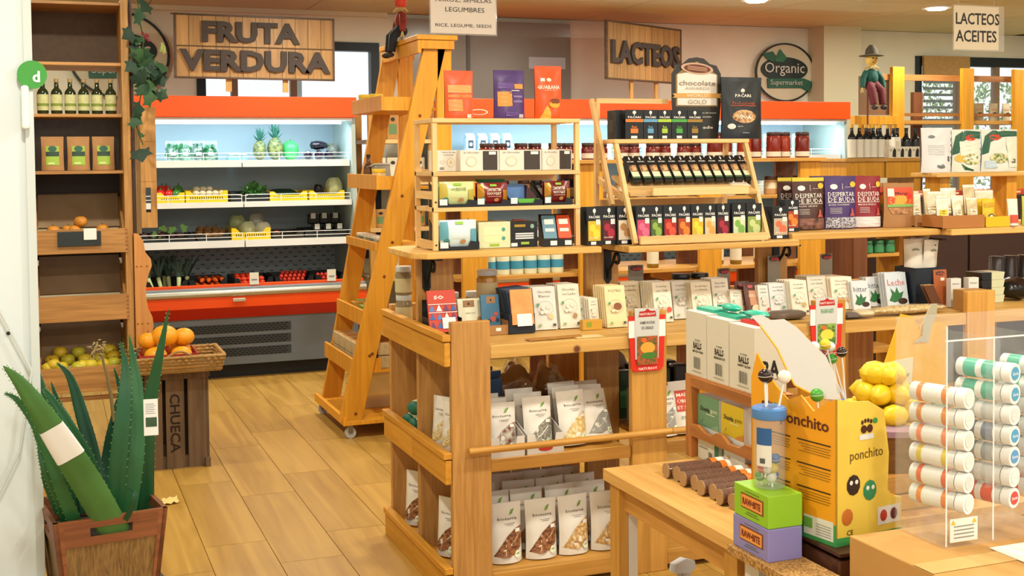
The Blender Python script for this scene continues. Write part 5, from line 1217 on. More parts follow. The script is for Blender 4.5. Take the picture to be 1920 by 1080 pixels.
for i, (a, c, y0, y1, Y) in enumerate(((1600, 1632, 508, 560, 4.12), (1628, 1658, 504, 558, 4.18), (1654, 1690, 500, 556, 4.24))):
    bars(3, ('pale blue white bar lettered bitter in front of the others', 'pale blue white bar lettered bitter, middle of the three', 'pale blue white bar lettered bitter beside the Leche bar')[i], 'bitter bars pile %s' % 'abc'[i], a, y0, c, y1, Y, '', '#d5d9dc', items=bitter_items('bitter', '#d5d9dc'))
bars(3, 'pale blue bar with red script Leche and green leaves', 'red lettered Leche bars', 1664, 496, 1704, 560, 4.3, '', '#ccd5de', items=bitter_items('Leche', '#ccd5de', '#c23a35'))
# brand cards standing behind the bars
def brand_card(label, px, py0, py1, Y, col, w=.05, txt='sole'):
    cx, _, _, _ = pxbox(px-10, py0, px+10, py1, Y); zt = P(px, py0, 'y', Y).z
    t = thing('brand_card', label, 'card', (cx, Y, ZM)); H = zt-ZM
    B().box(-w/2, -.002, 0, w/2, .002, H).build('card', mat(col, .7), t)
    B().box(-w/2, -.025, 0, w/2, .025, .004).build('foot', mat(col, .7), t)
    B().prism([(math.cos(q*.4)*w*.42, math.sin(q*.4)*.012+H-.012) for q in range(16)], -.0045, -.002).build('emblem', mat('#4a3328', .6), t)
    lettering(t, txt, (.006, -.0048, H-.013), w*.62, mat('#d0333a', .5), height=.016, bold=.02)
    lettering(t, 'chocolate', (0, -.0048, H-.001), w*.7, mat('#6a6a68', .5), height=.008, bold=.0)
    return t
brand_card('grey brand card lettered sole behind the grey 86% bars', 1192, 497, 560, 4.455, '#8a8378', .068)
brand_card('grey brand card lettered sole behind the bold 86% bars', 1357, 503, 560, 4.44, '#8f8577', .06)
brand_card('grey brand card lettered sole below the third iron bracket', 1451, 479, 560, 4.374, '#8d8476', .062)
brand_card('grey brand card lettered sole behind the long row of bars', 1549, 476, 560, 4.46, '#8f887c', .062)
# left end: four boxed bars
cx, W, H, zb = pxbox(803, 535, 856, 612, 4.28)
t = carton('patterned_bar', 'red and blue triangle patterned bar leaning in a black box', 'chocolate', W, .012, H*1.03, mat('#c2412d', .45), [('t', 'SO', -.1, .83, .36, '#f0e8e0', .09, .03)] + [('p', 'triangle', [(-.5+.25*k+.02, .30+.2*r), (-.5+.25*k+.23, .30+.2*r), (-.5+.25*k+.125, .46+.2*r)], ('#3d62a8', '#5a7cc0', '#e9e6e6', '#6a3a6a')[(k+r) % 4]) for k in range(4) for r in range(-1, 2)] + [('r', 'white_line', -.5, .655, .5, .67, '#efeae8'), ('r', 'white_line', -.5, .46, .5, .475, '#efeae8'), ('r', 'paper_label', -.05, .08, .42, .34, '#e4e4ea')]); put(t, cx, 4.262, ZM+.02, .0, -.28)
t = thing('black_display_box', 'black open box holding the triangle patterned bar', 'box', (cx+.012, 4.325, ZM)); 
for a in ((-.06, -.06, 0, .06, -.056, .03), (-.06, .056, 0, .06, .06, .13), (-.06, -.056, 0, -.056, .056, .07), (.056, -.056, 0, .06, .056, .07), (-.056, -.056, 0, .056, .056, .004)): B().box(*a).build('panel', mat('#17191c', .5), t)
cx, W, H, zb = pxbox(858, 541, 903, 600, 4.34)
t = carton('cream_bar', 'cream bar with a dark branch drawing beside the blue bar', 'chocolate', W, .014, H*1.05, mat('#e6e2c6', .45), [('r', 'brown_square', -.28, .74, .2, .95, '#9a7248'), ('r', 'print', -.08, .8, .0, .88, '#2a211a'), ('p', 'branch', [(-.1, .06), (.1, .2), (.42, .24), (.42, .26), (.1, .225), (.02, .3), (-.0, .3), (.06, .21), (-.12, .08)], '#3a2f26'), ('t', 'MILK', .02, .56, .4, '#a9a488', .04)]); put(t, cx+.006, 4.345, ZM+.004, .05, -.2)
dup(t, (cx+.006, 4.366, ZM+.004), .05, 'cream bar with a dark branch drawing, behind its twin', None, -.2)
cx, W, H, zb = pxbox(903, 541, 937, 604, 4.32)
t = carton('blue_bar', 'blue bar with red flower drawing in a kraft tray', 'chocolate', W, .014, H*1.03, mat('#3f7396', .45), [('r', 'brown_square', -.2, .75, .3, .95, '#9a7248'), ('r', 'print', -.0, .81, .08, .88, '#2a211a'), ('e', 'red_flower', .1, .3, .16, .08, '#c25240'), ('e', 'red_flower', .28, .44, .12, .06, '#c25240'), ('e', 'dark_leaf', -.1, .24, .12, .06, '#22384a'), ('e', 'dark_leaf', .34, .26, .1, .06, '#22384a')]); put(t, cx, 4.315, ZM+.012, .0, -.2)
t = thing('kraft_tray', 'small kraft cardboard tray in front of the blue bar', 'tray', (P(936, 600, 'y', 4.28).x-.012, 4.27, ZM)); w_ = .052
for a in ((-w_, -.02, 0, w_*.72, -.017, .036), (-w_, .07, 0, w_*.72, .073, .06), (-w_, -.017, 0, -w_+.003, .07, .04), (w_*.72-.003, -.017, 0, w_*.72, .07, .05), (-w_, -.017, 0, w_*.72, .07, .003)): B().box(*a).build('panel', mat('#a97a4a', .7), t)
B().box(-.012, -.0212, .014, .008, -.0202, .026).build('price_sticker', mat('#eee9e2', .6), t)
cx, W, H, zb = pxbox(946, 538, 992, 616, 4.27)
t = thing('tree_bar_box', 'black checked box of bars with an orange tree picture', 'box', (cx+.012, 4.29, ZM), .0)
B().box(-.055, -.05, 0, .05, .09, .075).build('box', mat('#1a2230', .5), t, .002)
sl = [mat(c, .5) for c in ('#22304a', '#2b3f55')]
for i in range(6): B().beam((-.055, -.03+.02*i, .07), (-.062, .0+.02*i, .165), .001 if 0 else .012, .09, (1, 0, 0)).shift((.055, 0, 0)).build('bar', sl[i % 2], t)
fb = B().beam((0, -.055, .035), (0, -.025, .165), .088, .01, (0, 1, 0)).build('front_bar', mat('#e9a25c', .5, noise=.4, nscale=22), t)
B().beam((.005, -.0615, .03), (.005, -.052, .075), .06, .003, (0, 1, 0)).build('white_tag', mat('#e9e8ec', .6), t)
t = tag(B().grid(lambda u, v: (P(940, 615, 'z', ZM).x-.03+.22*u, 4.045+.05*v+.02*u, ZM+.001+.006*math.sin(PI*v)), 6, 3).build('price_strip', mat('#b5803c', .7, noise=.4, nscale=30)), 'torn brown paper strip on the front edge of the main shelf', 'paper')
t = tag(B().box(P(1045, 612, 'z', ZM).x-.06, 4.04, ZM, P(1045, 612, 'z', ZM).x+.05, 4.10, ZM+.0015).build('flyer', mat('#e3cf96', .7)), 'cream leaflet lying flat before the white bars', 'leaflet')
# small yellow carton below the small bars, brown rice pack, slabs, flat bags
t = carton('yellow_carton', 'low yellow carton with a green mark under small cream bars', 'carton', P(1126, 600, 'y', 4.1).x-P(1088, 600, 'y', 4.1).x, .03, .038, '#cf9f3e', [('r', 'green_mark', -.3, .3, -.05, .8, '#8aa03a')]); put(t, P(1107, 600, 'y', 4.24).x, 4.235, ZM)
cx, W, H, zb = pxbox(1396, 513, 1424, 575, 4.3)
t = pouch('rice_cake_pack', 'brown rice cake pack with a pale cake picture', 'pack', W, H, .04, mat('#5a3326', .3), [('r', 'lettering_band', -.25, .3, .25, .75, '#c08a6a'), ('t', 'ARROZ', 0, .6, .6, '#e0c9b0', .1), ('e', 'picture', .1, .2, .3, .12, '#dcc8a4'), ('e', 'logo', -.1, .88, .2, .05, '#d05a6a')]); put(t, cx, 4.29, ZM+.005, 0, -.2)
t2 = dup(t, (cx-.012, 4.345, ZM+.005), 0, 'brown rice cake pack standing behind its twin', None, -.12)
def slab(label, x0, x1, py, Y, col, h=.035, d=.09, name='bread_slab'):
    a, c = P(x0, py, 'y', Y).x, P(x1, py, 'y', Y).x; t = thing(name, label, 'bread', ((a+c)/2, Y, ZM)); w_ = (c-a)/2
    B().ball((0, 0, h/2), w_, d/2, h/2, 14, 8, lambda v: 1/max(abs(v.x)**4+abs(v.y)**4+abs(v.z)**4, .02)**.25*.95).shift((0, 0, .001)).build('loaf', mat(col, .7, noise=.4, nscale=40), t)
    B().ball((0, 0, h/2), w_*1.05, d/2*1.05, h/2*1.02, 14, 8, lambda v: 1/max(abs(v.x)**4+abs(v.y)**4+abs(v.z)**4, .02)**.25*.95).shift((0, 0, .002)).build('plastic_wrap', clear('#ffffff', .06, .1), t)
slab('dark rye bread slab wrapped in plastic on the main shelf edge', 1440, 1508, 578, 4.17, '#5d4632')
slab('flat dark rye slab lying beside the pasta bag', 1572, 1614, 575, 4.09, '#54443a', .025)
def flat_bag(label, x0, x1, py, Y, m, h=.035, d=.085):
    a, c = P(x0, py, 'y', Y).x, P(x1, py, 'y', Y).x
    t = thing('flat_bag', label, 'bag', ((a+c)/2, Y, ZM)); rr = random.Random(int(x0)); w_ = (c-a)/2
    B().ball((0, 0, h/2), w_*.96, d/2, h/2, 22, 10, lambda v: 1+.07*math.sin(14*v.x)+.05*math.sin(17*v.y)).shift((0, 0, .004)).build('contents', m, t); B().ball((0, 0, h/2), w_*1.06, d/2*1.1, h/2*1.1, 22, 10, lambda v: 1+.05*math.sin(9*v.x+1)).shift((0, 0, .005)).build('plastic_wrap', clear('#fff6e0', .1, .08), t)
flat_bag('flat clear bag of noodles at the front of the main shelf', 1625, 1772, 573, 4.09, speck('#d9c48c', '#a98a4c', 90, .6, bump=.6))
flat_bag('small clear bag with pale flakes beside the noodle bag', 1600, 1636, 575, 4.075, mat('#d6c9a2', .5, noise=.3), .03)
# navy bin with white bags
p = P(1722, 555, 'y', 4.325)
t = thing('navy_bin', 'tall navy blue bin with a white sticker on the main shelf', 'bin', (p.x, 4.325, ZM)); w_ = .072; hz = .17
for a in ((-w_, -.07, 0, w_, -.066, hz), (-w_, .066, 0, w_, .07, hz), (-w_, -.066, 0, -w_+.004, .066, hz), (w_-.004, -.066, 0, w_, .066, hz), (-w_, -.066, 0, w_, .066, .004)): B().box(*a).build('panel', mat('#16202c', .4), t)
B().box(w_-.05, -.0712, .075, w_-.005, -.0702, .1).build('white_sticker', mat('#d9dcdc', .6), t)
fl = pouch('flour_pouch', 'white flour bag packed upright in the navy bin', 'bag', .085, .17, .06, mat('#d9d2c4', .55), [('e', 'print', .1, .72, .2, .04, '#8a9478')], 'white flour bags in the navy bin', None, .003, 3)
for i, (dx, dy, rz) in enumerate(((-.03, -.005, -.5), (.012, 0, -.3), (.04, -.012, .1))): bag(fl, p.x+dx, 4.325+dy, ZM+.12+(0, .004, -.005)[i], rz, -.05 if i < 2 else .12)
# goods at the right end of the main shelf
t = carton('brown_card_box', 'kraft open box with white sachets at the end of the main shelf', 'box', .12, .1, .085, '#b98a52', [('r', 'tape', -.05, .6, .05, 1.0, '#d9c8a2')]); put(t, P(1817, 575, 'y', 4.12).x, 4.1, ZM)
for i in range(2):
    s = carton('white_sachet_box', 'white sachet box standing behind the kraft box', 'box', .055, .03, .125, '#dcd8d2', [('t', 'bitter', 0, .82, .7, '#6a6660', .06)], 'white sachet boxes'); put(s, P(1788+33*i, 560, 'y', 4.2).x, 4.2, ZM)
t = carton('stick_box', 'brown card box of liquorice sticks lettered sole', 'box', .07, .006, .16, '#a85a30', [('e', 'emblem', 0, .9, .36, .06, '#4a3328'), ('t', 'sole', .05, .9, .5, '#e05040', .06), ('r', 'price_sticker', .0, .7, .3, .78, '#ecdcd0')]); put(t, P(1765, 540, 'y', 4.24).x, 4.24, ZM, 0, -.08)
for i in range(12):
    s = thing('liquorice_stick', 'thin brown liquorice stick leaning in the card box', 'stick', (P(1752, 585, 'y', 4.16).x+.009*(i % 6), 4.16+.02*(i//6), ZM), 0, 'liquorice sticks'); B().tube([(0, 0, .006), (-.02, .04, .1)], .004, 6).build('stick', mat('#6a3d22', .8), s); B().tube([(-.02, .04, .1), (-.0204, .0408, .102)], .0042, 6).build('tip', mat('#c9a06a', .8), s)
for i in range(4):
    s = thing('stacked_tub', 'square pale plastic tub with black side stacked at the shelf end', 'tub', (P(1846, 540, 'y', 4.3).x, 4.3, ZM+.034*i), 0, 'stacked plastic tubs'); B().prism([(-.005, 0), (.06, 0), (.068, .033), (-.005, .033)], -.05, .05).build('pale_tub', mat('#c9cba8', .4), s); B().prism([(-.008, 0), (-.056, 0), (-.066, .033), (-.008, .033)], -.05, .05).build('dark_tub', mat('#171a1c', .3), s)
crumple('black_sack', 'glossy black plastic sack lying at the shelf end', 'sack', (P(1898, 550, 'y', 4.3).x, 4.3, ZM), .085, .08, .05, mat('#15171a', .2), None, .18, 61)
for i in range(3):
    s = thing('grey_cup_stack', 'upturned smoke grey plastic cup in a column behind the sack', 'cup', (P(1868+26*i, 480, 'y', 4.55).x, 4.55, ZM), 0, 'smoke grey plastic cups'); B().lathe([(.04, 0), (.033, .17), (.03, .175)], 16).build('cup', mat('#4a4a50', .2), s); B().lathe([(.043, 0), (.043, .008)], 16).build('rim', mat('#6a6a70', .2), s)
# jars behind the bars
jr = [('honey jar with pale label and steel lid stacked behind the bars', 913, 4.5, .105, HON, WLID, '#d8c49a', .118), ('second honey jar under the stacked one', 913, 4.5, 0, HON, WLID, '#d8c49a', .105), ('dark jar with steel lid behind the white bars', 976, 4.5, 0, mat('#3a2a20', .2), WLID, '#7a6a52', .115), ('wide jar with pale lid behind the black checked box', 1026, 4.52, .0, mat('#8a6a3a', .2), WLID, '#bca66c', .145),
      ('tall tahini jar with black lid and yellow label', 1276, 4.5, 0, mat('#c9a23c', .2), DLID, '#b9b060', .17), ('tall nut butter jar with black lid and orange label', 1311, 4.5, 0, mat('#b98238', .2), DLID, '#c08a3a', .17), ('low jar with black lid behind the chili bars', 1243, 4.5, 0, mat('#8a6a3a', .2), DLID, '#8d8a5a', .13), ('low jar with dark lid behind the almond bars', 1218, 4.52, 0, mat('#6a5a32', .2), DLID, None, .13), ('short jar with steel lid by the left upright', 822, 4.5, 0, mat('#7a6a50', .2), WLID, '#a8946a', .12), ('short jar with grey lid behind the orange slice bars', 1350, 4.52, 0, mat('#4a5a7a', .25), mat('#7a86a0', .3), '#3f5478', .125)]
for lb, px, Y, dz, body, lid, labc, h in jr:
    t = jar('spread_jar', lb, 'jar', .042, h, body, lid, mat(labc, .6) if labc else None); put(t, P(px, 510, 'y', Y).x, Y, ZM+dz)
for i in range(5):
    t = jar('preserve_jar', 'small preserve jar with a pale lid on the rear of the main shelf', 'jar', .036, .12, mat(('#7a5a2c', '#8a3a2a', '#5a6a3a')[i % 3], .2), mat('#c9cdd0', .35), mat('#d6cdb0', .6), 'preserve jars on the rear shelf'); put(t, 1.52+.1*i, 4.68, ZM)
for i in range(2):
    t = jar('pickle_jar', 'glass jar with pale lid stacked beside the left upright', 'jar', .034, .115, mat('#8a7a5a', .15), mat('#c6cacc', .3), mat('#c9bd92', .6), 'stacked jars by the left upright'); put(t, 1.335, 4.72, ZM+.116*i if 1 else 0)

# --- upper shelf, rack A ------------------------------------------------
ZU = 1.2125
ra = thing('tiered_rack', 'small pale wood tiered rack of boxed sweets on the upper shelf', 'rack', (1.335, 4.3, ZU))
RW = P(1087, 300, 'y', 4.3).x-1.335; RH = 1.704-ZU
for x in (0, RW-.018):
    for y in (0, .225): B().box(x, y, 0, x+.018, y+.018, RH-.016).build('post', PALE, ra)
for z in (1.357-ZU, 1.49-ZU): B().box(.0, -.004, z, RW, .24, z+.015).build('tier_board', PALE_X, ra)
B().box(-.002, -.006, RH-.016, RW+.002, .245, RH).build('top_board', PALE_X, ra, .002)
for x in (.0, RW-.012): 
    for z in (.004, .19): B().box(x, .018, z, x+.012, .225, z+.03).build('side_rail', PALE_Y, ra)
B().box(.018, .225, RH-.24, RW-.018, .237, RH-.19).build('back_rail', PALE_X, ra)
for z in (.02, .18): B().ball((.009, -.001, z), .004, .002, .004, 6, 4).build('screw', mat('#2a2624', .5), ra)
def on_rack(px0, py0, px1, py1, z, Y=4.33): cx, W, H, zb = pxbox(px0, py0, px1, py1, Y); return cx, W, H
z1 = 1.5058
tort = [('t', 'Torta de Chocolate', .0, .9, .62, '#6a665e', .07), ('t', 'con Amendoas', 0, .78, .45, '#6a665e', .06), ('e', 'emblem', .1, .42, .17, .22, '#cfc4a0'), ('e', 'emblem_inner', .1, .42, .14, .18, '#e4dfd0'), ('e', 'emblem_core', .1, .42, .07, .1, '#d3bf86'), ('e', 'small_emblem', -.25, .45, .12, .1, '#d5cdbd'), ('r', 'barcode', -.38, .08, -.2, .2, '#8a867e')]
torb = [('r', 'dark_panel', .08, .04, .46, .95, '#3f352f'), ('r', 'price_sticker', .24, .78, .42, .92, '#eceae6'), ('t', 'de Chocolate', -.22, .88, .4, '#6a665e', .07), ('e', 'emblem', -.22, .45, .14, .24, '#cfc4a0'), ('e', 'emblem_inner', -.22, .45, .115, .2, '#e4dfd0')]
for i, (a, c, it, lb, y) in enumerate(((818, 862, tort, 'white cake carton with round emblem, partly behind its neighbour', 4.40), (862, 935, torb, 'white cake carton with dark panel at the middle of the rack tier', 4.36), (935, 1015, torb, 'grey white cake carton with dark panel and price sticker', 4.37), (1015, 1072, torb, 'white cake carton with dark panel at the right end of the tier', 4.38))):
    cx, W, H = on_rack(a, 281, c, 320, z1, y); t = carton('cake_carton', lb, 'carton', W-.002, .11, P(940, 281, 'y', y).z-z1, '#e2ddd2', it); put(t, cx, y+.05, z1)
# row 2: foil sweets in black trays
z2 = 1.3728
def tray_pack(label, a, c, col, title, strip, gold, z, y0, y1, Y=4.33, blue=False):
    cx, W, H = on_rack(a, y0, c, y1, z, Y); H = P((a+c)/2, y0, 'y', Y).z-z
    t = thing('sweet_pack', label, 'sweets', (cx, Y, z)); s = pouch_surf(W*.92, H*.95, .05); w_ = W/2
    B().prism([(-w_, 0), (w_, 0), (w_, H*.25), (w_*.55, H*.3), (w_*.45, H*.12), (-w_*.45, H*.12), (-w_*.55, H*.3), (-w_, H*.25)], -.035, -.032).build('tray_front', mat('#14171a', .4), t)
    for x in (-w_, w_-.003): B().prism([(-.032, 0), (.09, 0), (.09, H), (-.032, H*.25)], x, x+.003, Matrix(((0, 1, 0), (1, 0, 0), (0, 0, 1)))).build('tray_side', mat('#14171a', .4), t)
    B().box(-w_, -.032, 0, w_, .09, .003).build('tray_base', mat('#14171a', .4), t)
    if blue:
        B().box(-w_*.95, .02, H*.2, w_*.2, .06, H*.95).build('blue_card', mat('#5a7fb8', .5), t); B().box(-w_*.85, -.03, .004, w_*.85, .0, H*.3).build('green_pack', mat('#5fb03a', .3), t)
        B().prism([(w_*.2, H*.3), (w_*.9, H*.3), (w_*.25, H*.9)], .0, .05).build('dark_flap', mat('#43201f', .4), t)
    else:
        b = B(); W9 = W*.9; Hp = H*.95
        b.grid(lambda u, v: ((u-.5)*W9, -.012-.018*math.sin(PI*min(1, max(0, v)))*(1-abs(2*u-1)**3)-.008, .006+v*Hp), 8, 8); b.grid(lambda u, v: ((.5-u)*W9, .0, .006+v*Hp), 8, 8); b.build('foil_pack', mat(col, .25), t)
        sf = lambda x, zz: -.022-.018*math.sin(PI*min(1, max(0, (zz-.006)/Hp)))*max(0, 1-abs(2*x/W9)**3)
        prints(t, sf, W9, H, [('r', 'gold_panel', -.5, .35, -.3, .95, gold), ('r', 'gold_panel', .32, .1, .5, .7, gold), ('r', 'green_tag', -.1, .86, .12, .95, '#8fc040')] + [('t', s, .02, .72-.17*i, .46, '#f0e6d2' if strip else '#7a8a4a', .12, .01) for i, s in enumerate(title.split('|')) if s] + [('e', 'round_seal', -.34, .28, .08, .12, '#3f8a7c'), ('r', 'line', -.2, .42, .25, .435, '#e9dcc8'), ('e', 'nut_picture', .1, .28, .08, .08, '#b98a5a')], True, .0012)
    B().box(-w_*.95, -.0365, .008, -w_*.55, -.0355, .03).build('price_tag', mat('#e6e6ea', .6), t)
    return t
GOLD = mat('#b9862c', .25, .4)
tray_pack('pale green foil sweet pack lettered WEISSE in a black tray', 817, 888, '#cdd79a', 'WEISSE', 0, '#bfae4a', z2, 341, 386)
tray_pack('dark red nougat pack with green fold on top in a black tray', 888, 950, '#7c1d22', 'ZARTBITTER|NOUGAT', 1, GOLD, z2, 343, 386)
tray_pack('half empty black tray with blue card and green pack', 950, 1011, '#333', '', 0, '#333333', z2, 343, 386, 4.33, True)
tray_pack('dark red nougat pack with a price sticker in the end tray', 1014, 1067, '#6d1b20', 'ZARTBITTER|NOUGAT', 1, GOLD, z2, 340, 386)
t = tag(B().box(P(898, 345, 'y', 4.42).x, 4.42, z2+.09, P(946, 345, 'y', 4.42).x, 4.46, z2+.10).build('green_flap', mat('#2f8a3c', .4)), 'green folded pack edge above the nougat pack', 'pack')
B().box(0, 0, -.0975, P(946, 345, 'y', 4.42).x-P(898, 345, 'y', 4.42).x, .01, 0).shift((t.data.vertices[0].co.x, 4.43, z2+.0975)).build('upright_card', mat('#2f8a3c', .4), t)
tray_pack('silver blue and white foil pack in a black tray on the upper shelf', 818, 893, '#cfe2e8', '', 0, '#5fa3b8', ZU, 412, 463)
cx, W, H = on_rack(897, 416, 957, 462, ZU); t = carton('cream_sweet_box', 'cream green sweet box with two pale bars', 'box', W, .1, P(927, 416, 'y', 4.33).z-ZU, '#d6dab2', [('r', 'pale_bar', -.35, .5, .35, .82, '#e9e6b8'), ('r', 'pale_bar', -.35, .22, .35, .48, '#e6e2b0'), ('r', 'green_tag', -.15, .06, .15, .16, '#9aba3c'), ('e', 'round_seal', .28, .7, .06, .08, '#4f9a8c'), ('e', 'round_seal', .28, .36, .06, .08, '#4f9a8c')]); put(t, cx, 4.38, ZU)
cx, W, H = on_rack(957, 416, 1008, 462, ZU); t = carton('black_sweet_box', 'black sweet box with three white stripes', 'box', W, .1, P(980, 416, 'y', 4.33).z-ZU, '#16191c', [('r', 'gold_mark', -.35, .8, .05, .9, '#a9852c'), ('e', 'round_seal', .3, .82, .07, .09, '#8ab0a0'), *[('r', 'white_stripe', -.32, .32+.09*k, .35, .38+.09*k, '#d9dce0') for k in range(3)], ('r', 'green_tag', -.12, .1, .18, .2, '#9aba3c'), ('r', 'price_tag', -.48, .03, -.25, .17, '#e4e4ea')]); put(t, cx, 4.38, ZU)
for i, (a, c, col) in enumerate(((1012, 1046, '#5f8aa0'), (1040, 1072, '#d4502a'))):
    cx, W, H = on_rack(a, 415, c, 460, ZU); t = thing('drop_box', ('blue picture sweet box leaning in a black stand' if i == 0 else 'orange red sweet box leaning in a black stand'), 'box', (cx, 4.33, ZU), -.2)
    B().prism([(-.03, 0), (.06, 0), (.06, .12), (-.03, .03)], -.03, .03, Matrix(((0, 1, 0), (1, 0, 0), (0, 0, 1)))).build('stand', mat('#191b1e', .5), t)
    bx = B().box(-.026, -.008, 0, .026, .008, .1); bx.xform(Matrix.Translation((0, -.03, .028)) @ Matrix.Rotation(-.55, 4, 'X')); bx.build('sweet_box', mat(col, .4), t)
    for (z0, hh, cc) in ((.06, .022, '#e6ddd2'), (.028, .014, '#ece4d8')): q = B().box(-.018, -.0095, z0, .018, -.0085, z0+hh); q.xform(Matrix.Translation((0, -.03, .028)) @ Matrix.Rotation(-.55, 4, 'X')); q.build('print', mat(cc, .5), t)
    B().box(0.0, -.0325, .004, .026, -.0315, .022).build('price_tag', mat('#e6e6ea', .6), t)
# pouches on top of rack A
ZR = 1.7048
for a, c, y0, col, lb, it in ((832, 887, 126, '#dd5a2a', 'orange superfood pouch turned back side out on the tiered rack', [('r', 'pale_panel', -.42, .54, .44, .7, '#eca868'), ('r', 'pale_panel', -.42, .44, .44, .5, '#e98a4c'), ('r', 'pale_panel', -.42, .16, .06, .4, '#ec9a5c'), ('r', 'barcode', .2, .02, .38, .1, '#e6dccf')]),
        (925, 983, 125, '#4c2f72', 'purple superfood pouch with orange square on the tiered rack', [('r', 'orange_square', -.42, .26, .04, .56, '#d9994a'), ('r', 'orange_square', .14, .62, .44, .72, '#d9994a'), ('r', 'band', -.4, .62, .12, .74, '#6a4f96'), ('r', 'lines', .08, .34, .4, .38, '#8d78ae'), ('r', 'lines', .08, .44, .4, .48, '#8d78ae'), ('r', 'band', -.2, .06, .2, .14, '#6a4f96'), ('r', 'barcode', .24, .03, .42, .1, '#c9c2d0'), ('r', 'lines', .02, .575, .3, .59, '#e4dde8')]),
        (1002, 1052, 117, '#ea5512', 'orange pouch lettered GUARANA with a bowl picture', [('t', 'GUARANA', 0, .6, .86, '#f6e6d6', .075, .03), ('e', 'logo', 0, .74, .09, .035, '#f6e6d6'), ('r', 'sticker', -.32, .71, -.16, .77, '#f3ece6'), ('t', 'superfoods', 0, .54, .4, '#f6d0b0', .03), ('e', 'bowl', .18, .28, .22, .07, '#f0a832'), ('e', 'bowl_fill', .2, .34, .2, .05, '#7a3a22'), ('p', 'golden_shape', [(-.42, .0), (-.3, .1), (-.2, .2), (-.1, .26), (.0, .14), (.0, 0)], '#f3ac3c')])):
    cx, W, H, zb = pxbox(a, y0, c, 217, 4.42); t = pouch('superfood_pouch', lb, 'pouch', W, H, .06, mat(col, .35), it, None, mat(col, .3), .0015, int(a)); put(t, cx, 4.42, ZR, (.06, 0, -.03)[(a > 900)+(a > 1000)])

# --- upper shelf, rack B (leaning) ---------------------------------------
ZV = 1.2135
rb_ = thing('leaning_rack', 'pale wood leaning display rack of dark chocolate on the upper shelf', 'rack', (2.1, 4.2, ZV))
ro = Vector((2.1, 4.2, ZV))
def rbeam(nm, a, b_, w, t, up=(0, 1, 0)): return B().beam(Vector(a)-ro, Vector(b_)-ro, w, t, up).build(nm, PALE, rb_, .002)
XL_, XR_ = P(1191, 455, 'y', 4.18).x+.006, P(1442, 445, 'y', 4.18).x-.0
ZT_ = P(1300, 268, 'y', 4.37).z
for x in (XL_, XR_): rbeam('front_post', (x, 4.19, ZV+.004), (x, 4.36, ZT_), .018, .022)
for x in (XL_-.005, XR_+.005): rbeam('back_post', (x, 4.54, ZV+.004), (x, 4.52, 1.78 if x < 2.3 else ZT_), .018, .022)
rbeam('slanted_leg', (XL_-.03, 4.33, ZV+.15), (XL_-.03, 4.52, 1.79), .016, .022)
B().box(XL_-ro.x, .315, 1.775-ZV, XL_-ro.x+.32, .335, 1.795-ZV).build('top_rail', PALE_X, rb_)
B().box(XL_-.012-ro.x, .145, ZT_-ZV, XR_+.012-ro.x, .335, ZT_+.016-ZV).build('top_shelf', PALE_X, rb_, .002)
for x in (XL_, XR_): rbeam('side_rail', (x, 4.28, 1.39), (x, 4.55, 1.47), .014, .028, (0, 0, 1))
bt = B().beam(Vector(((XL_+XR_)/2, 4.25, 1.405))-ro, Vector(((XL_+XR_)/2, 4.42, 1.475))-ro, XR_-XL_-.02, .012, (0, 0, 1)).build('sloped_shelf', PALE_X, rb_)
B().box(XL_+.1-ro.x, 4.232-ro.y, 1.40-ZV, XR_-.06-ro.x, 4.25-ro.y, 1.432-ZV).build('sloped_lip', PALE_X, rb_, .002)
B().box(XL_+.01-ro.x, 4.165-ro.y, .003, XR_-.012-ro.x, 4.18-ro.y, .034).build('bottom_lip', PALE_X, rb_, .002)
B().box(XL_-ro.x, 4.50-ro.y, 1.34-ZV, XR_-ro.x, 4.515-ro.y, 1.38-ZV).build('back_rail', PALE_X, rb_)
BLK = mat('#15181b', .4)
def pacari(label, W, H, col, low, name='chocolate_box', group=None, d=.06, word=True):
    it = [('p', 'tree_logo', [(-.02, .80), (.02, .80), (.02, .85), (.09, .87), (.1, .93), (.04, .965), (-.04, .965), (-.1, .93), (-.09, .87), (-.02, .85)], '#e6e6e2'), ('t', 'PACARI', 0, .745, .72, '#ececea', .07, .02)]
    if low == 'raw': it += [('r', 'colour_band', -.5, .58, .5, .68, col), ('t', 'Raw', .0, .42, .3, col, .09), ('r', 'colour_square', -.22, .2, .2, .36, col), ('r', 'price_tag', -.2, .02, .15, .11, '#e4e4e4')]
    else: it += [('r', 'picture', -.42, .12, .42, .64, low), ('e', 'picture_fruit', -.12, .46, .2, .1, col), ('e', 'picture_fruit', .14, .3, .24, .13, col), ('r', 'paper_label', .1, .54, .38, .68, '#e6e4de'), ('r', 'price_tag', -.25, .02, .1, .1, '#e2e2e4'), ('t', 'chocolate', -.05, .2, .6, '#f0ead8', .05)]
    t = carton(name, label, 'chocolate', W, .004, H, BLK, it, group, .0005, 'card')
    B().prism([(.004, 0), (d, 0), (d, H), (.004, H*.45)], -W/2, -W/2+.002, Matrix(((0, 1, 0), (1, 0, 0), (0, 0, 1)))).build('side', BLK, t); B().prism([(.004, 0), (d, 0), (d, H), (.004, H*.45)], W/2-.002, W/2, Matrix(((0, 1, 0), (1, 0, 0), (0, 0, 1)))).build('side', BLK, t)
    B().box(-W/2, d, 0, W/2, d+.002, H).build('back', BLK, t)
    return t
zt = ZT_+.017
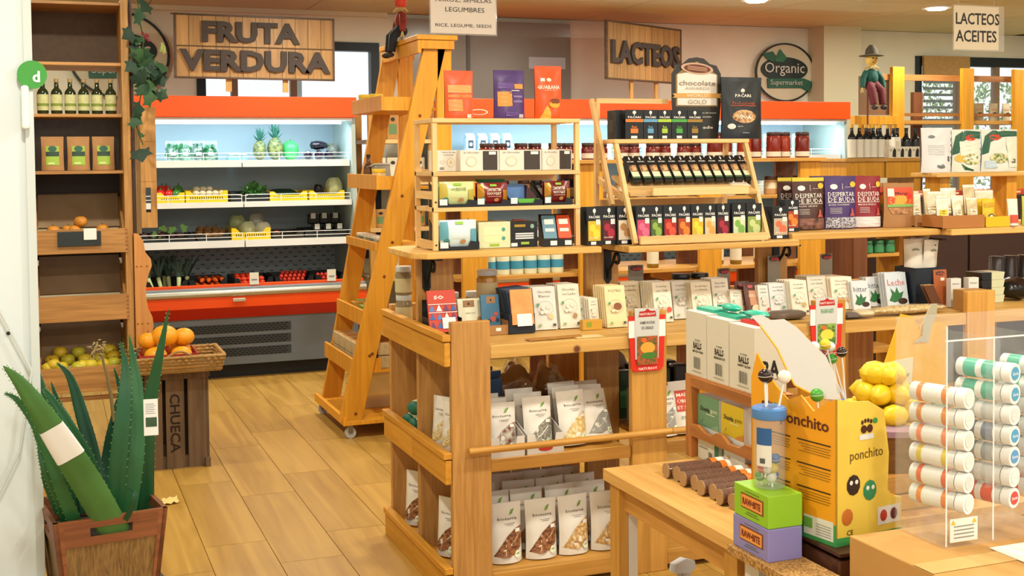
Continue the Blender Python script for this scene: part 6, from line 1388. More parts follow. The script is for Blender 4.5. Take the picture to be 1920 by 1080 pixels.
for i, (a, c, col, nm) in enumerate(((1172, 1206, '#dd7a2c', 'orange'), (1206, 1233, '#5f9fc8', 'blue'), (1233, 1259, '#a8c83c', 'lime'), (1259, 1288, '#4aa046', 'green'), (1288, 1317, '#9a7a2c', 'brown gold'))):
    cx, W, H, zb = pxbox(a, 206, c, 268, 4.39); t = pacari('black chocolate box with %s band on top of the leaning rack' % nm, W-.002, P(1240, 206, 'y', 4.39).z-zt, col, 'raw'); put(t, cx, 4.39, zt)
t = thing('spare_box', 'plain black side of a chocolate box at the left of the top row', 'chocolate', (P(1163, 240, 'y', 4.42).x, 4.42, zt)); B().box(-.02, 0, 0, .012, .08, P(1240, 206, 'y', 4.39).z-zt).build('box', BLK, t, .001); B().box(-.0205, .02, .03, -.0201, .06, .08).build('print', mat('#3a3f44', .5), t)
# twelve small bars on the sloped shelf
sb_it = [('p', 'tree_logo', [(-.03, .82), (.03, .82), (.09, .88), (.05, .95), (-.05, .95), (-.09, .88)], '#e6e6e2'), ('t', 'PACARI', 0, .76, .8, '#ececea', .05, .02), ('r', 'picture', -.46, .38, .46, .62, speck('#6a3d26', '#d0a878', 80, .5)), ('r', 'cream_band', -.46, .16, .46, .36, '#e2dcbc'), ('r', 'stripe', -.46, .1, .46, .14, '#4a7a4c')]
sbp = carton('small_bar_box', 'narrow black and cream chocolate bar in the row of twelve on the sloped shelf', 'chocolate', .036, .02, .135, BLK, sb_it, 'narrow bars on the sloped shelf')
xa, xb = P(1195, 320, 'y', 4.3).x, P(1405, 318, 'y', 4.3).x
for i in range(12): place([sbp], 0, (xa+(xb-xa)*i/11, 4.300, 1.4525), 0, None, -.75)
t = tag(B().box(xa-.028, 4.33, 1.455, xa-.02, 4.42, 1.53).build('bar_stop', BLK), 'black card end stop left of the row of twelve bars', 'card')
# bottom row
FRC = {'pink': ('#e66a8a', '#c24466'), 'green': ('#8fae4a', '#4f6a2c'), 'red': ('#e2533c', '#a8241c'), 'orange': ('#e6822c', '#a8401c'), 'lemon': ('#f0d23c', '#d0b02c'), 'peach': ('#f0a24c', '#e2c49a'), 'berry': ('#a8283c', '#5a1420'), 'mint': ('#7ab04a', '#cfd8b0'), 'pod': ('#c3cf8a', '#8aa04a'), 'coffee': ('#b98a5a', '#e2d6c0'), 'meat': ('#d86a4a', '#b8a890')}
row = [(1192, 1220, 'pink'), (1219, 1244, 'green'), (1243, 1270, 'red'), (1270, 1297, 'orange'), (1295, 1320, 'lemon'), (1320, 1344, 'peach'), (1343, 1368, 'berry'), (1373, 1400, 'mint'), (1399, 1428, 'pod')]
for i, (a, c, k) in enumerate(row):
    cx, W, H, zb = pxbox(a, 384, c, 440, 4.22); y = 4.22+.004*(i % 2); t = pacari('black chocolate box with %s fruit picture in the bottom row' % k, W-.001, P(1300, 384, 'y', 4.22).z-ZV-.002, FRC[k][0], FRC[k][1]); put(t, cx, y, ZV+.002)
for i, (a, c, k) in enumerate(((1100, 1128, 'lemon'), (1127, 1156, 'berry'), (1154, 1185, 'coffee'))):
    cx, W, H, zb = pxbox(a, 386, c, 456, 4.27); t = pacari('black chocolate box with %s picture between the two racks' % ('passion fruit', 'red berry', 'coconut')[i], W-.001, P(1140, 388, 'y', 4.27).z-ZU, FRC[k][0], FRC[k][1]); put(t, cx, 4.27-.012*(i == 2), ZU+(0 if cx < 1.98 else .001))
for i, (a, c, y0, y1, k, Y) in enumerate(((1448, 1478, 383, 443, 'meat', 4.24), (1472, 1498, 368, 428, 'orange', 4.34))):
    cx, W, H, zb = pxbox(a, y0, c, y1, Y); t = pacari('black chocolate box with %s picture beside the leaning rack' % ('chili', 'orange slice')[i], W, H, FRC[k][0], FRC[k][1]); put(t, cx, Y, ZV if i == 0 else 1.2335)
t = carton('blue_white_box', 'pale blue and white box behind the row of fruit chocolates', 'box', .11, .03, .075, '#c3d0e2', [('r', 'picture', -.5, .6, .05, .95, '#8a97a8'), ('r', 'print', .2, .06, .34, .25, '#2a3444')]); put(t, P(1216, 372, 'y', 4.4).x, 4.4, 1.27)
B().box(-.055, .016, -.055, .055, .02, 0).build('card_stand', mat('#9a9a96', .6), t)
# award board
cx, W, H, zb = pxbox(1260, 108, 1350, 262, 4.46)
aw = thing('award_board', 'cut-out award board with cocoa bean reading chocolate awards world gold', 'sign', (cx+.008, 4.47, zt), -.04)
def outline(s=1.0, dz=0): 
    w_ = W/2*s; pts = [(-w_*.86, .0), (-w_, H*.45), (-w_, H*.80), (-w_*.82, H*.9), (-w_*.55, H*.92), (-w_*.3, H*.985), (0, H*1.0), (w_*.3, H*.985), (w_*.55, H*.92), (w_*.82, H*.9), (w_, H*.80), (w_, H*.45), (w_*.86, 0)]
    return pts
B().prism(outline(), 0, .006).build('board', mat('#33302c', .5), aw)
w2_ = W/2*.86
B().prism([(-w2_, H*.40), (-w2_, H*.78), (-w2_*.6, H*.86), (0, H*.95), (w2_*.6, H*.86), (w2_, H*.78), (w2_, H*.40)], -.002, 0).build('bronze_panel', mat('#9a7a48', .5), aw)
w3_ = W/2*.80
B().prism([(-w3_, H*.415), (-w3_, H*.79), (-w3_*.55, H*.81), (w3_*.55, H*.81), (w3_, H*.79), (w3_, H*.415)], -.004, -.002).build('white_panel', mat('#ece6dc', .5), aw)
el_ = lambda rx, rz, cz, n=20: [(math.cos(2*PI*k/n)*rx-.2*math.sin(2*PI*k/n)*rx*0, cz+math.sin(2*PI*k/n)*rz-.25*math.cos(2*PI*k/n)*rz) for k in range(n)]
B().prism(el_(W*.33, H*.07, H*.86), -.006, -.004).build('cocoa_bean_rim', mat('#cfa98c', .5), aw); B().prism(el_(W*.27, H*.05, H*.86), -.008, -.006).build('cocoa_bean', mat('#6b3520', .5), aw)
for k in (-1, 0, 1): B().beam((-W*.2, -.0085, H*(.86+.018*k)+.004), (W*.2, -.0085, H*(.86+.018*k)-.004), .001, .003).build('bean_ridge', mat('#c79a7c', .5), aw)
B().prism([(-W*.5, H*.50), (-W*.46, H*.525), (-W*.5, H*.555), (-W*.36, H*.56), (W*.36, H*.56), (W*.5, H*.555), (W*.46, H*.525), (W*.5, H*.50), (W*.36, H*.505), (-W*.36, H*.505)], -.007, -.004).build('ribbon', mat('#dba658', .5), aw)
for s, v, ww, hh, cc in (('chocolate', .685, .74, .06, '#8a7a68'), ('AWARDS', .62, .5, .034, '#b9ab98'), ('WORLD', .532, .44, .036, '#f3ead8'), ('GOLD', .455, .38, .05, '#a8987e')): lettering(aw, s, (0, -.0078, H*v), W*ww, mat(cc, .5), height=H*hh, bold=0)
lettering(aw, 'Mejor chocolate ecologico del mundo', (0, -.001, H*.32), W*.8, mat('#d9d4cc', .5), height=H*.022); lettering(aw, 'e internacionales', (W*.1, -.001, H*.275), W*.4, mat('#d9d4cc', .5), height=H*.02); lettering(aw, 'copade', (W*.12, -.001, H*.14), W*.42, mat('#e6e2da', .5), height=H*.045)
B().prism([(math.cos(q*.4)*.012-W*.2, math.sin(q*.4)*.012+H*.17) for q in range(16)], -.001, 0).build('round_mark', mat('#e6e2da', .5), aw)
B().box(-W*.3, .006, 0, W*.3, .05, .004).build('foot', mat('#33302c', .5), aw)
cx, W, H, zb = pxbox(1351, 145, 1428, 266, 4.42)
t = pouch('black_pouch', 'large black chocolate pouch lettered 100% standing on the leaning rack', 'pouch', W, P(1390, 145, 'y', 4.42).z-zt, .06, mat('#14191d', .3), [('t', 'PACARI', 0, .70, .4, '#e6e2da', .05, .02), ('e', 'tree_logo', 0, .78, .05, .035, '#e6e2da'), ('r', 'tree_logo', -.012, .73, .012, .77, '#e6e2da'), ('t', 'Professional', .0, .58, .56, '#b9542c', .05, 0), ('r', 'orange_line', -.32, .53, .32, .545, '#a8482a'), ('e', 'nib_picture', .0, .36, .3, .11, speck('#7a4a2a', '#d9b07a', 60, .5)), ('t', '100%', .0, .36, .36, '#f0ebe2', .075, .03), ('e', 'round_mark', -.32, .2, .09, .045, '#dcdad4'), ('t', 'japon', -.12, .2, .14, '#dcdad4', .02), ('r', 'small_print', -.08, .09, .1, .1, '#9a9a98')], None, mat('#1a2024', .25), .0015, 5); put(t, cx, 4.42, zt, .02)
# --- third and fourth upper shelf boards --------------------------------------
ZW = 1.2335
for a, c, y0, col, nm, t2, win, lb in ((1484, 1544, 333, '#4a2a20', 'CACAO CRUDO', '#d9c23c', speck('#3a2018', '#8a5a4a', 40), 'brown breakfast pouch with a yellow seal lettered DESPERTAR DE BUDA'), (1545, 1604, 330, '#46306a', 'ACAI, PLATANO', None, speck('#16141c', '#c9c6d4', 130), 'purple breakfast pouch of dark seeds lettered DESPERTAR DE BUDA'), (1602, 1650, 330, '#8a1f2c', 'MACA & VAINILLA', None, mat('#d6d2d2', .4), 'dark red breakfast pouch lettered DESPERTAR DE BUDA')):
    cx, W, H, zb = pxbox(a, y0, c, 427, 4.42); t = pouch('breakfast_pouch', lb, 'pouch', W, P((a+c)/2, y0, 'y', 4.42).z-ZW, .06, mat(col, .35), [('t', 'DESPERTAR', .0, .655, .86, '#f0ece6', .085, 0), ('t', 'DE BUDA', .0, .555, .86, '#f0ece6', .085, 0), ('r', 'white_line', -.45, .495, .45, .503, '#f0ece6'), ('t', nm, -.1, .455, .66, '#e6e0d8', .03), ('e', 'logo', -.25, .8, .12, .05, '#f0ece6'), ('r', 'small_print', .02, .75, .02+.012, .86, '#f0ece6'), ('t', 'superfoods', .26, .79, .3, '#e6e0d8', .025), ('e', 'yellow_seal', .38, .84, .1, .055, '#e2b83c'), ('r', 'clear_window', -.5, .02, .5, .22, win), ('p', 'seated_shape', [(.2, .24), (.42, .24), (.36, .3), (.34, .38), (.28, .38), (.26, .3)], '#b9544c'), *[('r', 'small_print', -.4, .3+.03*k, -.05, .308+.03*k, '#d0c8c0') for k in range(4)]], None, mat(t2, .4) if t2 else None, .001, int(a)); put(t, cx, 4.42, ZW)
    dup(t, (cx-.022, 4.5, ZW), .05, lb.replace('pouch', 'pouch, standing behind its twin,', 1))
cx, W, H, zb = pxbox(1655, 344, 1713, 426, 4.4)
t = pouch('mango_bag', 'kraft bag of dried mango with an orange mango label', 'bag', W, H, .06, mat('#a8794c', .7), [('r', 'orange_label', -.42, .5, .44, .9, '#dc4a2a'), ('e', 'mango_picture', .0, .6, .36, .12, '#eda03a'), ('t', 'Mango', .08, .76, .5, '#6a140c', .085, .03), ('r', 'green_band', -.42, .46, .44, .52, '#7fae5a'), ('r', 'white_sticker', -.4, .7, -.2, .88, '#e6e6d8'), ('e', 'red_spot', .3, .7, .1, .07, '#d42a1c'), ('p', 'clear_window', [(-.3, .3), (.3, .3), (.4, .44), (-.4, .44)], speck('#7a4a2c', '#c08a5a', 45))]); put(t, cx, 4.4, ZW)
dup(t, (cx-.03, 4.47, ZW), 0, 'kraft bag of dried mango standing behind its twin')
BREAD = [mat(c, .35, noise=.25, nscale=18) for c in ('#e4dac0', '#ece4d0', '#d6c49a')]
def kraft_box(label, x0, x1, py, Y, h, z, col='#b08050'):
    a, c = P(x0, py, 'y', Y).x, P(x1, py, 'y', Y).x; t = thing('kraft_box', label, 'box', ((a+c)/2, Y, z)); w_ = (c-a)/2; d = .13
    for q in ((-w_, 0, 0, w_, .004, h), (-w_, d, 0, w_, d+.004, h), (-w_, .004, 0, -w_+.004, d, h), (w_-.004, .004, 0, w_, d, h), (-w_, .004, 0, w_, d, .004)): B().box(*q).build('panel', mat(col, .7), t)
    return (a+c)/2, w_
c1, w1 = kraft_box('plain kraft box of wrapped crispbread on the upper shelf', 1716, 1764, 412, 4.36, .05, ZW)
def film_pack(name, label, cat, W, H, loc, rz, tilt, m, group, seed, lab='#e9e2cf'):
    t = pouch(name, label, cat, W, H, W*.55, m, [('r', 'paper_label', -.32, .2, .3, .6, lab), ('r', 'print', -.2, .3, .2, .36, '#a89a6a'), ('e', 'logo', 0, .5, .14, .05, '#c9a23c')], group, mat('#f0ead8', .25), .004, seed); put(t, *loc, rz, tilt); return t
for i in range(3): film_pack('crispbread_pack', 'clear pack of pale crispbread in the plain kraft box', 'bread', .05, .135+.012*i, (c1-w1*.52+w1*.52*i, 4.39+.045*(i % 2), ZW+.008), .2*(i-1), -.15, BREAD[i % 3], 'crispbread in the plain kraft box', 70+i)
ZX = 1.2335
c2, w2_ = kraft_box('long brown carton of packed snacks at the shelf corner', 1768, 1846, 420, 4.19, .055, ZX, '#a86f38')
for i in range(5): film_pack('snack_pack', 'white and yellow snack pack in the long brown carton', 'snack', .06, .12+.01*(i % 2), (c2-w2_*.72+w2_*.36*i, 4.225+.045*(i % 2), ZX+.008), .15*(i % 3-1), -.12, BREAD[(i+1) % 3], 'snack packs in the brown carton', 80+i, ('#e2c83c', '#ece6d6', '#d9d2bc')[i % 3])
for i in range(6): film_pack('bread_bag', 'clear bag of pale bread heaped behind the cartons', 'bread', .088, .15+.014*(i % 3), ((3.70, 3.80, 3.90, 4.0, c1-.05, c1+.05)[i], (4.39, 4.40, 4.38, 4.40, 4.57, 4.58)[i], ZW+.003), .25*(i % 3-1), -.08, BREAD[i % 3], 'bread bags behind the cartons', 90+i)
c3, w3_ = kraft_box('low yellow carton of coconut snacks on the upper shelf', 1849, 1893, 425, 4.19, .045, ZX, '#e2b21c')
for i in range(2):
    t = pouch('coconut_pack', 'yellow coconut snack pack with a white circle', 'snack', .07, .115, .035, mat('#d9b822', .35), [('e', 'coconut', .1, .28, .3, .16, '#5a4a34'), ('e', 'coconut_flesh', .1, .28, .2, .11, '#e2e0d8'), ('r', 'band', -.4, .7, .4, .85, '#c99a1c')], 'coconut packs', None, .001, i); put(t, c3-.01+.008*i, 4.24+.045*i, ZX+.006)
t = pouch('tall_white_pack', 'white snack pack leaning beside the yellow carton', 'snack', .05, .12, .03, mat('#e0d8cc', .4), [('r', 'red_band', -.4, .1, .4, .4, '#c4472c')]); put(t, P(1903, 420, 'y', 4.2).x, 4.21, ZX, -.2, -.1)
t = pouch('red_green_pack', 'red and green snack pack at the end of the upper shelf', 'snack', .06, .13, .04, mat('#b9c04a', .4), [('e', 'red_spot', 0, .6, .3, .2, '#d0442a'), ('r', 'red_band', -.4, .1, .4, .3, '#b8462c')]); put(t, P(1925, 415, 'y', 4.24).x, 4.24, ZX)
# ================================================================ SECOND ISLAND AND RIGHT-HAND SHELVES
i2 = thing('rear_island_shelf', 'second yellow wooden island shelf of jars behind the chocolate island', 'shelf', (2.086, 6.3, 0))
def i2b(nm, m, x0, y0, z0, x1, y1, z1, bev=.002): return B().box(x0-2.086, y0-6.3, z0, x1-2.086, y1-6.3, z1).build(nm, m, i2, bev)
BROWN = wood('#7d4a28', '#62371d', 'z')
PX2 = [2.086, 2.78, 3.546, 4.236]
for x in PX2:
    i2b('front_upright', AMBER, x, 6.20, 0, x+.147, 6.23, 1.52); i2b('middle_upright', BROWN, x, 6.46, 0, x+.147, 6.49, 1.52); i2b('rear_upright', BROWN, x-.06, 6.80, 0, x+.087, 6.83, 1.0) if x > 2.3 else None  # middle and rear uprights: their shade is put into the brown wood colour
for z, y1 in ((1.52, 6.49), (1.30, 6.455), (.885, 6.79), (.07, 6.79)):
    i2b('shelf', HONEY_X, 2.06 if y1 < 6.5 else 2.26, 6.17 if z > 1.4 else 6.235, z, 4.40, y1, z+.022)
i2b('shelf', HONEY_X, 2.06, 6.235, .885, 2.258, 6.455, .907)
for a in (3.546,): i2b('end_rail', HONEY_Y, a-.02, 6.235, .80, a-.002, 6.8, .884)
RED = [mat(c, .18, coat=.3) for c in ('#7c2216', '#8f2d18', '#6a1c14')]; PINK = mat('#c99a6a', .25); DK = mat('#2a2a2c', .2)
rj = [jar('sauce_jar', 'tall red sauce jar with dark lid on the top of the rear island', 'jar', .044, .155, RED[k], mat('#3a1d1a', .35), mat('#cfc6b4', .6), 'red sauce jars on the rear island', labz=(.06, .28)) for k in range(3)]
sj = jar('sauce_jar', 'short red brown sauce jar with dark lid on the top of the rear island', 'jar', .04, .095, RED[2], mat('#3a1d1a', .35), mat('#cfc6b4', .6), 'short sauce jars on the rear island', labz=(.1, .5))
for i in range(27):
    x = 2.25+.102*i
    if x > 4.37: break
    place(rj, i, (x, 6.26+.05*(i % 2), 1.5425), i) if x > 3.62 else place([sj], 0, (x, 6.26+.05*(i % 2), 1.5425), i)
pj = jar('fruit_jar', 'small jar of pale fruit with a dark lid on the second tier', 'jar', .036, .11, PINK, mat('#4a2a1c', .4), mat('#e2d3b4', .6), 'pale fruit jars on the rear island', labz=(.4, .8)); dj = jar('olive_jar', 'small dark olive jar with black lid on the second tier', 'jar', .036, .11, DK, DLID, mat('#9a9a90', .6), 'dark olive jars on the rear island')
for i in range(21):
    x = 2.28+.1*i
    if min(abs(x-(p+.07)) for p in PX2) < .02 and 0: continue
    place([dj if (i//3) % 2 else pj], 0, (x, 6.29+.06*(i % 2), 1.3225), i)
wbt = thing('cream_bottle', 'white bottle with blue green label on the rear island main shelf', 'bottle', (0, 0, 0), 0, 'white bottles on the rear island')
B().lathe([(.036, 0), (.038, .01), (.038, .12), (.03, .15), (.018, .165), (.018, .175)], 16).build('bottle', mat('#dfe2c4', .4), wbt); B().lathe([(.0386, .03), (.0386, .075)], 16).build('paper_label', mat('#3f93b4', .5), wbt); B().lathe([(.022, .175), (.022, .2), (0, .2)], 12).build('cap', mat('#e6e9d8', .4), wbt)
for i in range(6): place([wbt], 0, (2.28+.082*i, 6.32, .9075), i)
gbt = bottle('syrup_bottle', 'amber syrup bottle with white label on the rear island', 'bottle', .035, .24, mat('#8a6a1c', .15), mat('#e0d8c0', .6), mat('#2a5a3c', .4), 'syrup bottles on the rear island')
for i, x in enumerate((2.95, 3.05, 3.30, 3.76, 3.86, 4.05)): place([gbt], 0, (x, 6.32+.04*(i % 2), .9075), i)
sn = jar('green_tin', 'small green tin in a row on the lower rear island shelf', 'tin', .035, .08, mat('#2f6a44', .4), mat('#2f6a44', .4), mat('#3f8a5a', .5), 'green tins on the rear island')
ss = thing('tin_shelf', 'small brown wooden shelf unit with rows of green tins', 'shelf', (4.70, 6.3, 0))
for x, m in ((0, BROWN), (.40, AMBER)): B().box(x, 0, 0, x+.1 if x == 0 else x+.07, .3, 1.16).build('side', m, ss)
for z in (.3, .62, .91, 1.05): B().box(.101, .01, z, .399, .3, z+.02).build('shelf', HONEY_X, ss)
for i in range(12): place([sn], 0, (4.845+.085*(i % 3), 6.36+.085*(i//3 % 2), (.9305, .6405)[i//6]), i)
t = carton('orange_bottle_box', 'white and orange box beside the iron bracket on the rear island', 'box', .07, .05, .15, '#e2d8c8', [('r', 'orange_band', -.5, .2, .5, .45, '#d9622c')]); put(t, 2.98, 6.42, .9075)
# riser with white bags on the island's right end
rs = thing('riser_shelf', 'raised wooden board carrying the large flour bags', 'shelf', (3.78, 4.5, ZX))
B().box(0, -.04, .215, .92, .14, .234).build('board', PINE_X, rs, .003)
for x in (.05, .44, .84): B().box(x, .0, 0, x+.06, .1, .215).build('support', AMBER, rs)
ZY = ZX+.2355
for a, c, y0, col, it, lb in ((1722, 1778, 240, '#d9d9dc', [('e', 'oval_mark', -.2, .8, .11, .04, '#7a7f80'), ('e', 'oval_mark', .02, .14, .14, .05, '#6a7270'), ('r', 'barcode', .3, .25, .38, .36, '#55585a'), *[('r', 'small_print', -.35, .4+.04*k, .2, .408+.04*k, '#b5b8bc') for k in range(6)]], 'large plain white flour bag turned back side out'),
        (1779, 1833, 243, '#d9ddd0', [('p', 'green_swirl', [(-.5, .55), (-.4, .85), (-.1, .98), (.5, .95), (.5, .78), (.1, .8), (-.25, .7), (-.32, .45), (-.5, .4)], '#20573f'), ('e', 'red_oval', .1, .8, .2, .07, '#cf3a20'), ('r', 'pale_panel', -.3, .25, .45, .72, '#e2e0d2'), ('e', 'food_picture', .1, .3, .38, .13, speck('#3f6a2c', '#e2d6a0', 60)), ('e', 'food_picture_gold', -.3, .32, .16, .09, '#d9b24a'), ('p', 'green_swirl', [(-.3, .2), (-.1, .1), (.1, .05), (.1, .02), (-.2, .05)], '#20573f')], 'green and white cereal bag with red oval, first of two'),
        (1834, 1902, 243, '#d6dad0', [('p', 'green_swirl', [(-.5, .55), (-.42, .85), (-.2, .98), (.5, .96), (.5, .84), (0, .82), (-.3, .7), (-.36, .45), (-.5, .4)], '#20573f'), ('e', 'red_oval', -.15, .82, .17, .07, '#cf3a20'), ('e', 'food_picture', -.1, .32, .24, .12, speck('#3f6a2c', '#e2d6a0', 60)), ('r', 'pale_panel', .14, .1, .5, .8, '#d9dccc'), ('r', 'barcode', .24, .2, .4, .3, '#6a6a66'), ('r', 'blue_panel', -.45, .08, -.2, .26, '#b9ccda')], 'green and white cereal bag with pale side panel and red oval')):
    cx, W, H, zb = pxbox(a, y0, c, 326, 4.56); t = pouch('flour_bag_large', lb, 'bag', W, P((a+c)/2, y0, 'y', 4.56).z-ZY, .07, mat(col, .4), it, None, None, .002, a); put(t, cx, 4.545, ZY, 0)
# dark cabinet far right
dc = thing('dark_cabinet', 'dark brown cabinet behind the right end of the island', 'cabinet', (5.35, 6.6, 0)); B().box(0, 0, .0, 1.5, .4, 1.27).build('body', mat('#2f1d1a', .6), dc, .004)
for k in range(3): B().box(.02+.49*k, -.018, .05, .49+.49*k, -.001, 1.24).build('door', mat('#38221d', .55), dc, .003)
for k in range(3): B().box(.44+.49*k, -.03, .6, .455+.49*k, -.0185, .72).build('handle', mat('#8a8078', .3, .8), dc)
for i in range(5):
    t = carton('orange_packet', 'flat orange red packet lying on the dark cabinet', 'packet', .2, .12, .035, ('#c8421c', '#a82a1c', '#d8702c')[i % 3], [('r', 'print', -.3, .3, .3, .7, '#e2c29a')], 'packets on the dark cabinet'); put(t, 5.5+.27*i, 6.72, 1.2705, .1*(i % 3-1))
# oil bottle shelf
ob = thing('oil_shelf', 'wooden counter shelf with two front boards for oil bottles', 'shelf', (5.58, 7.58, 0))
B().box(0, 0, 1.505, .74, .4, 1.53).build('top_board', HONEY_X, ob, .003)
for x in (.02, .38): B().box(x, .02, 1.38, x+.345, .04, 1.504).build('front_board', AMBER, ob)
for x in (.02, .66): B().box(x, .04, 0, x+.06, .36, 1.504).build('side', AMBER, ob)
B().box(.08, .3, .2, .66, .32, 1.3).build('back_panel', BROWN, ob)
ol = bottle('oil_bottle_tall', 'tall dark oil bottle with white label and gold cap', 'bottle', .032, .255, mat('#14181c', .12), mat('#d9d4c6', .5), mat('#c79a2c', .35), 'dark oil bottles on the wooden counter', lab=(.02, .56))
for i, (px, y) in enumerate(((1597, 7.64), (1611, 7.64), (1624, 7.65), (1637, 7.64), (1650, 7.65), (1630, 7.78), (1645, 7.80), (1664, 7.80), (1675, 7.75))): place([ol], 0, (P(px, 280, 'y', y).x, y, 1.531), i*.4)
vb = bottle('vinegar_bottle', 'dark vinegar bottle with black cap behind the small cartons', 'bottle', .035, .235, mat('#15191c', .15), mat('#2a3034', .5), mat('#15171a', .4), 'black capped bottles behind the cartons')
for i, px in enumerate((1682, 1699, 1716)): place([vb], 0, (P(px, 280, 'y', 7.85).x, 7.85, 1.531), i)
tc_ = carton('tea_carton', 'small white carton with a black leaf shape before the bottles', 'carton', .072, .05, .085, '#ddd6c4', [('p', 'leaf_shape', [(-.05, .1), (.4, .05), (.42, .7), (.2, .9), (.0, .6)], '#1c1e20'), ('r', 'print', -.4, .6, -.1, .8, '#b0a88e')], 'leaf cartons before the bottles')
for i, px in enumerate((1670, 1685, 1699, 1713)): place([tc_], 0, (P(px, 285, 'y', 7.63).x, 7.63, 1.531), 0)
wl = carton('white_tin', 'plain white pack standing among the oil bottles', 'pack', .06, .04, .16, '#dcd8ce', [('r', 'print', -.3, .5, .3, .8, '#c0b8a2')]); put(wl, P(1672, 270, 'y', 7.7).x+.04, 7.7, 1.531)
# tall open shelves by the right window
ts = thing('window_frame_shelf', 'tall open wooden shelf frame standing before the right window', 'shelf', (6.75, 8.3, 0))
def tx(px): return P(px, 200, 'y', 8.3).x-6.75
for px in (1685, 1816, 1912): B().box(tx(px)-.06, 0, 0, tx(px)+.06, .04, P(1816, 128, 'y', 8.3).z).build('upright', AMBER, ts, .003)
for px in (1775, 1870): B().box(tx(px)-.05, .36, 0, tx(px)+.05, .4, 2.1).build('rear_upright', BROWN, ts)
for py, h in ((140, .05), (212, .025)): z = P(1760, py, 'y', 8.3).z; B().box(tx(1640 if py < 150 else 1685), .041, z-h, tx(1912), .07, z).build('rail', wood('#a8703c', '#8a5528', 'x'), ts)
zs = P(1860, 226, 'y', 8.3).z; B().box(tx(1685), .02, zs-.03, tx(1935), .36, zs).build('shelf', HONEY_X, ts)
zs2 = P(1640, 222, 'y', 8.3).z; B().box(tx(1600), -.02, zs2-.05, tx(1682), .04, zs2+.02).build('yellow_board', AMBER, ts)
B().box(tx(1618), .05, zs2+.03, tx(1675), .06, P(1640, 142, 'y', 8.3).z).build('brown_panel', mat('#6f5138', .8), ts)
B().box(tx(1622), .07, 0, tx(1650), .1, zs2).build('leg', AMBER, ts)
cf = pouch('coffee_bag', 'pale coffee bag with a dark heart on the shelf before the window', 'bag', .095, .155, .06, mat('#bdb394', .55), [('p', 'heart', [(0, .22), (.22, .36), (.24, .44), (.12, .48), (0, .42), (-.12, .48), (-.24, .44), (-.22, .36)], '#2c2a26'), ('r', 'band', -.35, .6, .3, .7, '#c79a72')], 'coffee bags before the window')
for i, px in enumerate((1835, 1862, 1886)): place([cf], 0, (P(px, 215, 'y', 8.45).x, 8.45, zs+.001), .15*(i-1))
p = P(1634, 110, 'y', 8.22)
sd = scarecrow('scarecrow doll with teal shirt hanging on a stick beside the column', (P(1634, 160, 'y', 8.2).x, 8.2, P(1634, 185, 'y', 8.2).z-.0), .0, mat('#4a4438', .8), mat('#1d5a50', .8, noise=.5, nscale=30), mat('#5e1d24', .8), mat('#d6b45c', .7), 1.0)
B().tube([(0, .05, -P(1634, 185, 'y', 8.2).z+.01), (0, .05, .2)], .008, 6).build('stick', mat('#6a3a2c', .7), sd)
# hanging paper signs
def hang_sign(name, label, x0, x1, z0, z1, y, lines, paper='#ece6de', clear_part=False):
    t = thing(name, label, 'sign', ((x0+x1)/2, y, z0)); w_ = (x1-x0)/2; h = z1-z0
    B().box(-w_, -.001, 0, w_, .001, h).build('sheet', mat(paper, .7), t)
    B().box(-w_-.006, .0012, -.006, w_+.006+(.03 if clear_part else 0), .0026, h+.006).build('clear_sleeve', clear('#ffffff', .1, .05), t)
    for x in (-w_*.8, w_*.8): B().tube([(x, .0019, h), (x, .0019, ZC-z0)], .0008, 4).build('thread', mat('#c9c4ba', .6), t)
    for s, u, v, ww, hh, bd in lines: lettering(t, s, (u*2*w_, -.0022, v*h), ww*2*w_, mat('#26211f', .6), height=hh*h, bold=bd)
    return t
a, c = P(808, 62, 'y', 5), P(930, 65, 'y', 5)
hang_sign('hanging_sign', 'white hanging sign reading arroz semillas legumbres above the ladder', a.x, c.x, c.z, c.z+.21, 5.0, [('ARROZ, SEMILLAS', 0, .68, .86, .095, 0), ('LEGUMBRES', .02, .49, .6, .095, 0), ('RICE, LEGUME, SEEDS', 0, .16, .86, .075, 0)])
a, c = P(1789, 92, 'y', 4.7), P(1872, 90, 'y', 4.7); zt_ = P(1830, 12, 'y', 4.7).z
hang_sign('hanging_sign', 'white hanging sign reading lacteos aceites above the right shelves', a.x, c.x, a.z, zt_, 4.7, [('LACTEOS', .02, .71, .98, .27, .015), ('ACEITES', -.01, .31, .92, .27, .015)], '#d9cdb6', True)
# ================================================================ FOREGROUND TABLE AND DISPLAYS
ZTB = .62
tb = thing('display_table', 'plain wooden display table with white leg in front of the island', 'table', (1.537, 3.273, 0))
TT = wood('#dcae66', '#c6934c', 'y', knots=False)
B().box(0, -.76, ZTB-.035, .92, 0, ZTB).build('table_top', TT, tb, .002)
B().box(.0, -.76, ZTB-.0352, -.0, 0, ZTB-.03) if 0 else None
B().box(.03, -.76, ZTB-.11, .05, -.06, ZTB-.036).build('apron', wood('#c99248', '#ad7836', 'y'), tb)
B().box(.05, -.06, ZTB-.11, .58, -.04, ZTB-.036).build('apron', HONEY_X, tb)
for x, y, m in ((.012, -.085, HONEY), (.85, -.085, HONEY), (.012, -.74, HONEY), (.85, -.74, HONEY)):
    B().box(x, y, 0, x+.03, y+.06, ZTB-.036).build('leg', m, tb)
    B().box(x+.031, y, 0, x+.06, y+.06, ZTB-.12).build('leg_face', mat('#d9d6cf', .5), tb)
for i, (x, y, a) in enumerate(((.12, -.12, .2), (.3, -.18, -.1))): B().box(x, y-.02, ZTB+.0001, x+.09, y+.02, ZTB+.0006).build('stain', mat('#c39446', .6), tb)
t2b = thing('chipboard_table', 'raw chipboard topped side table under the snack boxes', 'table', (1.505, 2.505, 0))
